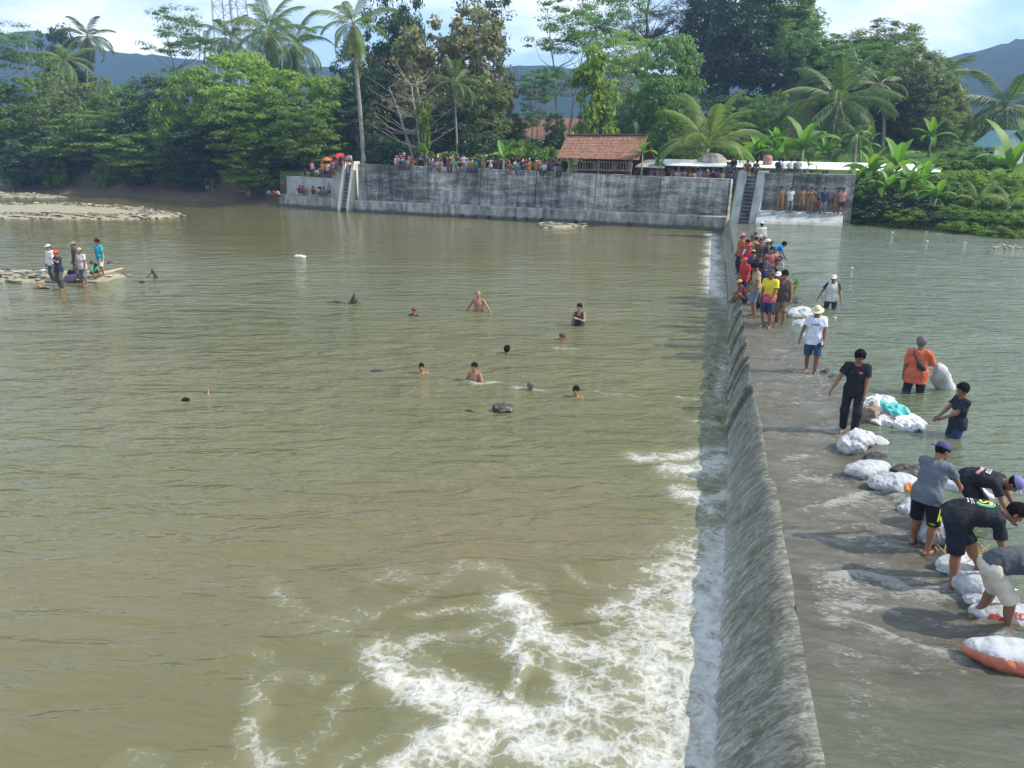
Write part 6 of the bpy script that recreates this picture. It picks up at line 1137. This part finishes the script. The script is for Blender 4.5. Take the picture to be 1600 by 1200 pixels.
for k, (px, py, c) in enumerate(((1321, 284, 'red'), (1327, 288, 'pink'), (1332, 283, 'beige'), (1338, 288, 'red'), (1322, 300, 'pink'), (1329, 304, 'dark red'), (1335, 305, 'red'), (1341, 300, 'white'), (1331, 318, 'pink'), (1326, 321, 'black'))):
    q = at(px, py, 61.0 - (py - 284) * .05); spectator((q.x, q.y, q.z - 1.1), R(180 + rs.uniform(-40, 40)), c, ['stand', 'sit', 'stand', 'phone', 'stand', 'stand', 'sit', 'stand', 'squat', 'squat'][k], None, .95, 'bank past right wall')
for k, (px, py, c) in enumerate(((1312, 322, 'black'), (1320, 326, 'navy'), (1327, 323, 'navy'))):
    q = at(px, py, 59.0); spectator((q.x, q.y, q.z - .45), R(200), c, 'squat', False, .95, 'bushes beside the apron')
# labels that single each spectator out
PW = {'stand': 'standing', 'fold': 'arms folded', 'akimbo': 'elbow out', 'phone': 'hands raised', 'sit': 'sitting', 'squat': 'squatting', 'veil': 'in headscarf'}
ORD = ['leftmost', 'second from left', 'third from left', 'fourth from left', 'fifth from left', 'sixth from left', 'seventh from left', 'eighth from left', 'ninth from left', 'tenth from left']
from collections import defaultdict
def keyof(r, lv): return (r[1], r[4]) if lv == 0 else (r[1], r[2], r[3], r[4])
by = defaultdict(list)
for r in CREC: by[(r[1], r[2], r[3], r[4])].append(r)
for (c, p, h_, wh), L_ in by.items():
    L_.sort(key=lambda r: r[0].location.x / max(1, r[0].location.y)); hatw = ' and cap' if h_ else ''; what = 'uniform' if c == 'brown' and 'apron' in wh else 'top'
    for i, r in enumerate(L_):
        base = '%sperson in %s, %s, %s' % ('capped ' if h_ else '', 'tan uniform' if what == 'uniform' else c, PW[p], wh)
        r[0]['label'] = base if len(L_) == 1 else base + ', ' + ORD[min(i, 9)]
        r[0]['group'] = 'spectators, ' + wh
# ------------------------------------------------------------------ sacks, debris and small things
def sackmat(name, c, dirt=(.25, .21, .15), amt=.35):
    m, nt, b = new_mat(name); o = objc(nt); wv = nd(nt, 'TexWave', {'Vector': o, 'Scale': 60.0, 'Distortion': .4}, wave_type='BANDS').outputs['Fac']
    n = noise(nt, o, 5, 5, .65); nt.links.new(mixc(nt, ramp(nt, n, [(.48, g(0)), (.72, g(amt * 2))]), c, dirt), b.inputs['Base Color']); b.inputs['Roughness'].default_value = .6
    bump(nt, b, math_(nt, 'ADD', math_(nt, 'MULTIPLY', wv, .12), noise(nt, o, 9, 5, .7)), .6, .05); return m
m_sack = sackmat('white_woven_sack', (.55, .56, .57), amt=.5); m_sackg = sackmat('grey_white_sack', (.46, .475, .485), amt=.45); m_sackt = sackmat('tan_paper_sack', (.36, .27, .19), (.22, .16, .1)); m_sacko = sackmat('orange_woven_sack', (.58, .17, .09), (.4, .2, .14), .2); m_tarp = sackmat('white_tarpaulin', (.70, .70, .70), amt=.2); m_tealp = sackmat('teal_plastic', (.10, .50, .46), (.2, .5, .45), .2); m_dk = sackmat('dark_mottled_sack', (.03, .025, .022), (.22, .17, .13), .7)
GB = 'sacks laid along the weir crest'
def sack(q, L, Wd, Hh, rz, mat, label, neck=None, seed=0, group=None, h=.016, fold=.028, tilt=0, parts=(), blobs=6, name='sack', cat='sack'):
    r_ = random.Random(seed); F = Field((-L * .75, -Wd * .8, -.12), (L * .9, Wd * .8, Hh * 1.5 + .1), h)
    for k in range(blobs):
        a = -L * .34 + L * .68 * k / (blobs - 1); e = 1 - .35 * abs(2 * k / (blobs - 1) - 1) ** 2.5
        F.ell((a, r_.uniform(-.1, .1) * Wd, Hh * (.46 + r_.uniform(-.06, .08))), (L * .24, Wd * .46 * e, Hh * .52 * e * r_.uniform(.9, 1.1)), None, .06)
    if neck == 'tied': F.cap((L * .38, 0, Hh * .45), (L * .52, .02, Hh * .42), .10, .05, .08); F.cap((L * .52, .02, Hh * .42), (L * .63, .06, Hh * .40), .045, .085, .02, [((L * .60, .05, Hh * .4), (.9, .2, .3))])
    if neck == 'open': F.cap((L * .3, 0, Hh * .6), (L * .6, .0, Hh * .9), Hh * .42, Hh * .5, .05); F.ell((L * .66, 0, Hh * 1.0), (L * .16, Wd * .36, Hh * .36), None, carve=True)
    F.folds(fold, 7.5, seed); F.folds(fold * .5, 17, seed + 4); F.plane((0, 0, -.05), (0, 0, -1)); v, f = F.mesh()
    o = obj(name, v, f, mat, smooth=True, label=label, cat=cat, group=group); o.location = q; o.rotation_euler = (0, tilt, rz); return o
def patch(o, name, c, n, up, strokes, mat, label=None): return decal(dict(parts={'x': o}, root=o), 'x', name, c, n, up, strokes, mat, .008, label)
def gs(px, py, z=0.0): return gz(px, py, z)
sack(gs(1338, 706), .62, .50, .44, R(25), m_sack, 'plump tall white sack at the feet of the black trousered man', None, 1, tilt=-.25, blobs=4)
sack(gs(1356, 746), .74, .46, .28, R(30), m_sackg, 'crumpled grey white sack with a twisted neck, second in the row on the crest', 'tied', 2)
a = sack(gs(1398, 768), .74, .5, .30, R(5), m_sackg, 'white sack with orange lettering next to the grey shirted man', 'tied', 3); patch(a, 'orange_lettering', (.16, -.2, .2), (0, -1, .3), (0, 0, 1), letters(4, .16, .11, 4), m_or_ink)
a = sack(gs(1462, 852), .52, .46, .62, R(40), m_sackg, 'tall grey white sack at the feet of the grey shirted man', None, 5, blobs=4)
sack(gs(1492, 775), .9, .34, .30, R(-30), m_sack, 'long white sack pulled by the grey shirted man', 'tied', 6)
sack(gs(1500, 894), .62, .40, .26, R(18), m_sack, 'flat white sack between the feet of the big bent man', None, 7)
sack(gs(1520, 932), .46, .40, .30, R(-50), m_sackg, 'small bluish white sack under the big bent man, its end in the water', 'tied', 8)
a = sack(gs(1580, 978), .8, .44, .26, R(-8), m_sack, 'white sack with red prints behind the bare legged man at the edge', None, 9)
for x, y in ((-.24, -.16), (-.14, -.2)): patch(a, 'red_print', (x, y, .14), (0, -.8, .8), (0, 1, 1), [(arc(.035, 0, 330), .05)], m_red_ink)
patch(a, 'red_print', (.06, -.1, .18), (0, -.7, .9), (0, 1, 1), letters(3, .16, .07, 9), m_red_ink)
a = sack(gs(1590, 1046), 1.0, .52, .34, R(-6), m_sack, 'white sack with an orange lower half lying in the flow at bottom right', None, 10, fold=.012)
v = [tuple(p.co) for p in a.data.vertices]; a.data.materials.append(m_sacko); a.data.polygons.foreach_set('material_index', np.array([1 if p.center.z < .19 - .25 * (p.center.y) and p.center.y < .05 else 0 for p in a.data.polygons], dtype=np.int32))
patch(a, 'white_panel', (.08, -.3, .12), (0, -1, .35), (0, 0, 1), [([(-.07, 0), (.07, 0)], .11)], m_white_ink)
a = sack(gs(1247, 500), .85, .7, .42, R(50), m_sack, 'white sack with green print in the heap behind the bucket hatted man', None, 11, h=.022); patch(a, 'green_print', (-.1, -.2, .36), (0, -.7, .8), (0, 1, 1), letters(3, .3, .14, 2), simple('dark_green_print', (.03, .2, .08), .8, .1, 5))
sack(gs(1254, 514), .62, .5, .28, R(10), m_sackg, 'dirty white sack in front of the green printed sack', 'tied', 12, h=.022); sack(gs(1262, 533), .5, .4, .24, R(70), m_sackg, 'small dirty sack lowest in the far heap', 'tied', 13, h=.022); sack(gs(1240, 478), .6, .5, .3, R(20), m_dk, 'dark wet sack behind the green printed sack', None, 14, h=.024)
sack(gs(1366, 700), .5, .4, .2, R(-20), m_sackg, 'flat half empty grey sack between the plump sack and the tarpaulin', None, 21, fold=.04); sack(gs(1437, 800), .55, .42, .2, R(35), m_sackg, 'flat grey sack under water spray left of the grey shirted man feet', 'tied', 22, fold=.04); sack(gs(1484, 852), .5, .4, .3, R(-60), m_sackg, 'grey sack standing between the grey shirted man and the big bent man', 'tied', 23, fold=.04); sack(gs(1548, 948), .5, .4, .2, R(20), m_sackg, 'flat wet grey sack just left of the red printed sack', None, 24, fold=.04); sack(gs(1420, 742, .1), .5, .35, .15, R(10), m_dk, 'dark wet sack half sunk behind the lettered sack', None, 25); sack(gs(1372, 722), .4, .3, .14, R(30), m_dk, 'dark wet sack pressed between the first two white sacks', None, 26)
# tarpaulin heap with a teal sheet, and the tan sack beside it
a = sack(gs(1392, 668), 1.05, .85, .34, R(-28), m_tarp, 'crumpled white tarpaulin heap with red markings on the crest edge', None, 15, fold=.05, name='tarpaulin', cat='tarpaulin'); patch(a, 'red_print', (-.05, -.2, .3), (0, -.5, 1), (0, 1, .4), [([(-.2, .05), (-.05, -.02), (.1, -.05), (.2, -.09)], .035)], m_red_ink)
sack(gs(1372, 650, .1), .6, .9, .40, R(-25), m_tarp, 'white tarpaulin fold rising behind the tan sack', None, 16, fold=.05, name='tarpaulin', cat='tarpaulin')
sack(gs(1388, 650, .22), .62, .42, .27, R(-30), m_tealp, 'bright teal plastic sheet lying over the white tarpaulin', None, 17, fold=.045, name='plastic_sheet', cat='plastic sheet')
a = sack(gs(1357, 668), .34, .28, .56, R(20), m_sackt, 'tan upright sack with blue stripes beside the black trousered man', None, 18, blobs=3); patch(a, 'blue_stripes', (.1, -.12, .22), (.5, -1, .2), (0, 0, 1), [([(x, -.1), (x, .1)], .018) for x in (-.04, 0, .04, .08)], m_blue_ink); patch(a, 'brown_lettering', (-.05, -.12, .3), (-.2, -1, .2), (0, 0, 1), letters(4, .16, .05, 6), simple('brown_print', (.2, .08, .05), .8, .1, 5))
# the sack held by the man in orange
hq = r4['root'].matrix_world if False else None
r4r = r4['root']; hw_ = Matrix.Translation(r4r.location) @ Matrix.Rotation(r4r.rotation_euler.z, 4, 'Z') @ Vector(r4['hands'][1])
V = []; F = []; nn_ = 12
for j in range(10):
    u = j / 9; c = hw_.lerp(gz(1478, 612, POND - .08), u); rad = .05 + .16 * math.sin(min(1, u * 1.25) * 2.2); 
    for k in range(nn_):
        t = 6.283 * k / nn_; w_ = 1 + .18 * math.sin(3 * t + j); V.append((c.x + rad * w_ * math.cos(t), c.y + rad * .55 * w_ * math.sin(t), c.z + .03 * math.sin(5 * t + j) + (.06 * math.cos(t))))
for j in range(9):
    for k in range(nn_): F.append((j * nn_ + k, j * nn_ + (k + 1) % nn_, (j + 1) * nn_ + (k + 1) % nn_, (j + 1) * nn_ + k))
F += [tuple(range(nn_ - 1, -1, -1))]
obj('sack', V, F, m_sack, smooth=True, label='limp white sack dragged by the man in the orange shirt', cat='sack')
# dark stones and debris along the crest
m_rock = simple('wet_dark_rock', (.045, .04, .03), .45, .5, 5, .8, 14); m_moss = simple('mossy_rock', (.14, .15, .06), .7, .4, 5, .8, 14)
def rock(q, s, seed, mat, label, group, flat=.6, name='rock', cat='rock'):
    r_ = random.Random(seed); F = Field((-s * 1.5, -s * 1.3, -s), (s * 1.5, s * 1.3, s * 1.3), max(.012, s / 11))
    for k in range(4): F.ell((r_.uniform(-.5, .5) * s, r_.uniform(-.4, .4) * s, r_.uniform(0, .25) * s), (s * r_.uniform(.5, .85), s * r_.uniform(.4, .7), s * flat * r_.uniform(.6, .9)), nR_(r_), .04)
    F.folds(s * .12, 2.2 / s, seed); v, f = F.mesh(); o = obj(name, v, f, mat, smooth=False, label=label, cat=cat, group=group); o.location = q; o.rotation_euler = (0, 0, r_.random() * 6); return o
def nR_(r_): return np.array(Euler((r_.uniform(-.4, .4), r_.uniform(-.4, .4), r_.random() * 3)).to_matrix())
GR = 'dark wet rocks along the edge of the crest'
for k, (px, py, s) in enumerate([(1243, 525, .14), (1256, 545, .12), (1268, 556, .14), (1276, 570, .16), (1286, 580, .2), (1296, 588, .22), (1306, 597, .22), (1316, 604, .16), (1290, 598, .15), (1302, 608, .13), (1296, 578, .14), (1312, 620, .12), (1236, 535, .1), (1228, 520, .12), (1246, 538, .1)]):
    rock(gs(px, py, .0), s, k, m_moss if k in (8, 9, 3) else m_rock, 'mossy rock in the row of debris between hatted man and black T-shirt man' if k in (8, 9, 3) else 'dark wet rock in the row of debris along the crest edge', GR)
def twigs(q, n, L, seed, mat, label, name='branch_heap', cat='debris', spread=.25, up=.5):
    r_ = random.Random(seed); mb = MB()
    for k in range(n):
        a = r_.random() * 6.28; e = r_.uniform(.05, up); l = L * r_.uniform(.5, 1.1); p = Vector((r_.gauss(0, spread) * .6, r_.gauss(0, spread) * .5, .02)); d = Vector((math.cos(a), math.sin(a), e)) * l
        mb.tube([p - d * .4, p + Vector((0, 0, .05)), p + d * .6 + Vector((0, 0, -.06))], [.006, .010, .004], 5)
    o = mb.build(name, mat, None, True, label=label, cat=cat); o.location = q; return o
m_twig = simple('brown_twigs', (.17, .10, .05), .9, .5, 8)
twigs(gs(1376, 676), 40, .5, 1, m_twig, 'tangle of brown twigs in front of the white tarpaulin'); twigs(gs(1420, 770), 24, .4, 2, m_dkwood, 'dark twigs between the lettered sack and the grey shirted man'); twigs(gs(1428, 742, .05), 14, .4, 3, m_dkwood, 'thin dark twigs in the water behind the lettered sack'); twigs(gs(1508, 868, .1), 46, .32, 4, simple('straw', (.38, .25, .10), .9, .4, 8), 'brush of dry straw between the legs of the big bent man', up=1.6)
# things adrift and on the spit
def cloth_heap(px, py, z, s, mat, label, name='cloth', cat='cloth', flat=.45, seed=1, fold=.3): 
    q = gz(px, py, z); F = Field((-s, -s * .7, -s * .3), (s, s * .7, s), max(.014, s / 16)); r_ = random.Random(seed)
    for k in range(5): F.ell((r_.uniform(-.5, .5) * s, r_.uniform(-.25, .25) * s, r_.uniform(0, .2) * s), (s * .45, s * .35, s * flat * r_.uniform(.6, 1)), None, .05)
    F.folds(s * .10, 2.4 / s, seed); v, f = F.mesh(); o = obj(name, v, f, mat, smooth=True, label=label, cat=cat); o.location = q; return o
cloth_heap(466, 402, LOW, .42, m_sack, 'white plastic bag floating on the river in front of the long wall', 'plastic_bag', 'plastic bag', .22, 2)
cloth_heap(786, 640, LOW + .02, .36, m_dk, 'dark mottled bundle floating below the swimmers', 'bundle', 'bundle', .36, 3); cloth_heap(590, 582, LOW - .05, .2, cloth((.03, .04, .07)), 'dark blue cloth just showing at the water surface left of the swimmers', 'cloth', 'cloth', .2, 4)
cloth_heap(118, 437, LOW + .1, .55, cloth((.20, .15, .24)), 'mauve cloth heap on the gravel spit behind the men', 'cloth', 'cloth', .4, 5); cloth_heap(114, 428, LOW + .3, .32, cloth((.012, .012, .014)), 'black bag lying on the mauve cloth heap', 'bag', 'bag', .5, 6); cloth_heap(67, 424, LOW + .1, .2, m_sack, 'small white bag on the gravel spit left of the men', 'plastic_bag', 'plastic bag', .5, 7); cloth_heap(174, 411, LOW - .02, .22, m_dk, 'black lump floating right of the teal shirted man', 'bundle', 'bundle', .4, 8); cloth_heap(148, 411, LOW, .3, m_dk, 'black bundle in the water behind the crouching child', 'bundle', 'bundle', .4, 9)
mb = MB(); p0 = gz(152, 429, LOW + .25); p1 = gz(188, 421, LOW + .3); mb.prism([p0 + Vector((0, 0, 0)), p0 + Vector((0, .22, .02)), p0 + Vector((0, .22, .07)), p0 + Vector((0, 0, .05))], (0, 0, 0), p1 - p0); mb.build('plank', simple('pale_timber', (.50, .37, .22), .8, .2, 4, .2, stretch=(1, 6, 6)), label='pale wooden plank lying at the feet of the teal shirted man', cat='plank')
def driftwood(px, py, pts, rad, label, mat=None):
    q = gz(px, py, LOW); o = MB().tube(pts[0], rad, 7)
    for p_ in pts[1:]: o.tube(p_, [.03] + [.018] * (len(p_) - 1), 5)
    b = o.build('driftwood', mat or m_dkwood, None, True, label=label, cat='driftwood'); b.location = q
driftwood(243, 434, [[(0, 0, -.3), (.02, 0, .12), (-.12, .02, .32), (-.16, 0, .42)], [(-.1, 0, .3), (-.45, .05, .08), (-.7, .05, -.1)], [(0, 0, .1), (.15, 0, .02), (.2, 0, -.1)]], [.11, .1, .07, .05], 'dark forked branch standing out of the river right of the gravel spit')
driftwood(222, 441, [[(-.25, 0, -.03), (0, 0, .03), (.25, 0, -.02)]], [.03, .06, .03], 'short dark log floating left of the forked branch')
driftwood(553, 474, [[(0, 0, -.3), (0, 0, .12), (.03, 0, .36), (.05, 0, .46)], [(-.28, 0, -.06), (-.15, 0, .12), (0, 0, .2)], [(.03, 0, .2), (.2, 0, .1), (.4, .0, -.1)], [(-.15, 0, -.1), (-.1, 0, .2), (-.05, 0, .24)]], [.18, .13, .05, .02], 'black pointed root sticking out of the river left of the swimmers')
driftwood(527, 473, [[(-.8, 0, -.04), (0, .05, .015), (.5, 0, -.03)]], [.03, .05, .02], 'long dark branch lying at the surface beside the pointed root')
driftwood(735, 642, [[(-.16, 0, -.02), (0, 0, .03), (.14, 0, -.01)]], [.02, .04, .02], 'small brown stick floating left of the dark bundle', m_twig); driftwood(70, 451, [[(-.5, 0, -.03), (0, 0, .03), (.4, 0, -.03)]], [.03, .06, .02], 'dark stick at the surface by the orange husk')
rock(gz(57, 450, LOW), .2, 31, simple('orange_husk', (.45, .24, .09), .8, .3, 6), 'orange brown coconut husk floating at the left by the spit', None, .6, 'coconut_husk', 'husk')
for k, (px, py, lb) in enumerate([(1394, 364, 'white floating lump below the banana cluster'), (1447, 363, 'pale stone at the water edge right of the banana cluster'), (1449, 377, 'white float drifting in the upper right river'), (1331, 419, 'small white float alone in the upper river'), (1305, 497, 'tiny white float below the wading grey shirted man'), (1508, 380, 'pale stone in the shallows right of the float')]):
    rock(gz(px, py, POND), (.08, .06, .07, .04, .03, .07)[k], 40 + k, m_sack if k in (0, 2, 3, 4) else m_stone, lb, None, .6, 'float' if k in (0, 2, 3, 4) else 'stone', 'float' if k in (0, 2, 3, 4) else 'stone')
for k in range(26): 
    r_ = random.Random(k); rock(gz(1545 + r_.random() * 70, 382 + r_.random() * 7, POND), .05 + .06 * r_.random(), 60 + k, m_stone, 'pale stone in the line of stones breaking the water at the right edge', 'pale stones in the right shallows', .6, 'stone', 'stone')
# umbrellas
def umbrella(q, rad, m, label):
    rt = empty('umbrella', q, label=label, cat='umbrella'); V = [(0, 0, .34)]; F = []; n = 8
    for j in (1, 2, 3):
        for k in range(n * 2): a = math.pi * k / n; u = j / 3; rr = rad * u * (1 if k % 2 == 0 else .95); V.append((rr * math.cos(a), rr * math.sin(a), .34 - .30 * u ** 1.8 - (.0 if k % 2 == 0 else .02 * u)))
    N = n * 2
    for k in range(N): F.append((0, 1 + k, 1 + (k + 1) % N))
    for j in (0, 1):
        for k in range(N): F.append((1 + j * N + k, 1 + (j + 1) * N + k, 1 + (j + 1) * N + (k + 1) % N, 1 + j * N + (k + 1) % N))
    obj('canopy', V, F, m, rt); MB().tube([(0, 0, -.75), (0, 0, .40)], .013, 6).build('pole', m_dkwood, rt)
q = at(531, 245, 68.6); umbrella(q, .62, cloth((.55, .03, .04), 'nylon'), 'bright red umbrella held up beside the cream stairs'); q = at(511, 251, 69.2); umbrella(q, .5, cloth((.45, .13, .04), 'nylon'), 'faded orange umbrella half under the spreading tree left of the red one')
# pot, thatched heap, sprig
q = at(1238, 263, 60.9); rt = empty('plant_pot', (q.x, q.y, 3.3), label='red plant pot standing on the right wall', cat='pot'); MB().tube([(0, 0, 0), (0, 0, .03), (0, 0, .32), (0, 0, .34), (0, 0, .4), (0, 0, .4)], [.13, .15, .19, .22, .22, .18], 14).build('pot', simple('red_pot', (.42, .07, .045), .5, .2, 5), rt, True); MB().tube([(0, 0, .36), (0, 0, .38)], .18, 12).build('soil', m_dkwood, rt)
q = at(1112, 256, 65.0); F = Field((-1.6, -1, 0), (1.6, 1, 1.2), .06); F.ell((0, 0, .1), (1.15, .8, .85), None, .05); F.ell((.5, .1, .0), (.8, .7, .6), None, .1); F.folds(.09, 2.2, 3); F.plane((0, 0, .02), (0, 0, -1)); v, f = F.mesh(); o = obj('straw_heap', v, f, simple('grey_straw', (.28, .26, .22), .95, .4, 3, .8, 12), smooth=True, label='grey domed straw heap on the white roof under the young palm', cat='straw heap'); o.location = (q.x, q.y, q.z - .15)
r_ = np.random.default_rng(5); V, F = leafcloud(r_, np.array([[0, 0, .35], [.05, 0, .55], [-.08, .02, .2]]), np.array([.16, .12, .14]), 1, 14, .16, .08, .5); q = gz(1241, 462, .05); rt = empty('leafy_sprig', q, label='small light green sprig growing beside the man in the grey sleeveless shirt', cat='plant'); obj('leaves', V, F, L_bright, rt); MB().tube([(0, 0, -.1), (.02, 0, .3), (.04, 0, .6)], .012, 5).build('stem', m_twig, rt)
# ------------------------------------------------------------------ haze
m_hz = bpy.data.materials.new('haze'); m_hz.use_nodes = True; nt = m_hz.node_tree; nt.nodes.clear()
pv = nd(nt, 'VolumePrincipled', {'Color': (.44, .66, 1.0, 1), 'Density': .0006, 'Anisotropy': .2})
nt.links.new(pv.outputs[0], nd(nt, 'OutputMaterial').inputs['Volume'])
mb = MB(); mb.box((0, 370, 45), (1500, 840, 102)); hz = mb.build('haze', m_hz, label='pale blue air haze', cat='haze', kind='stuff')
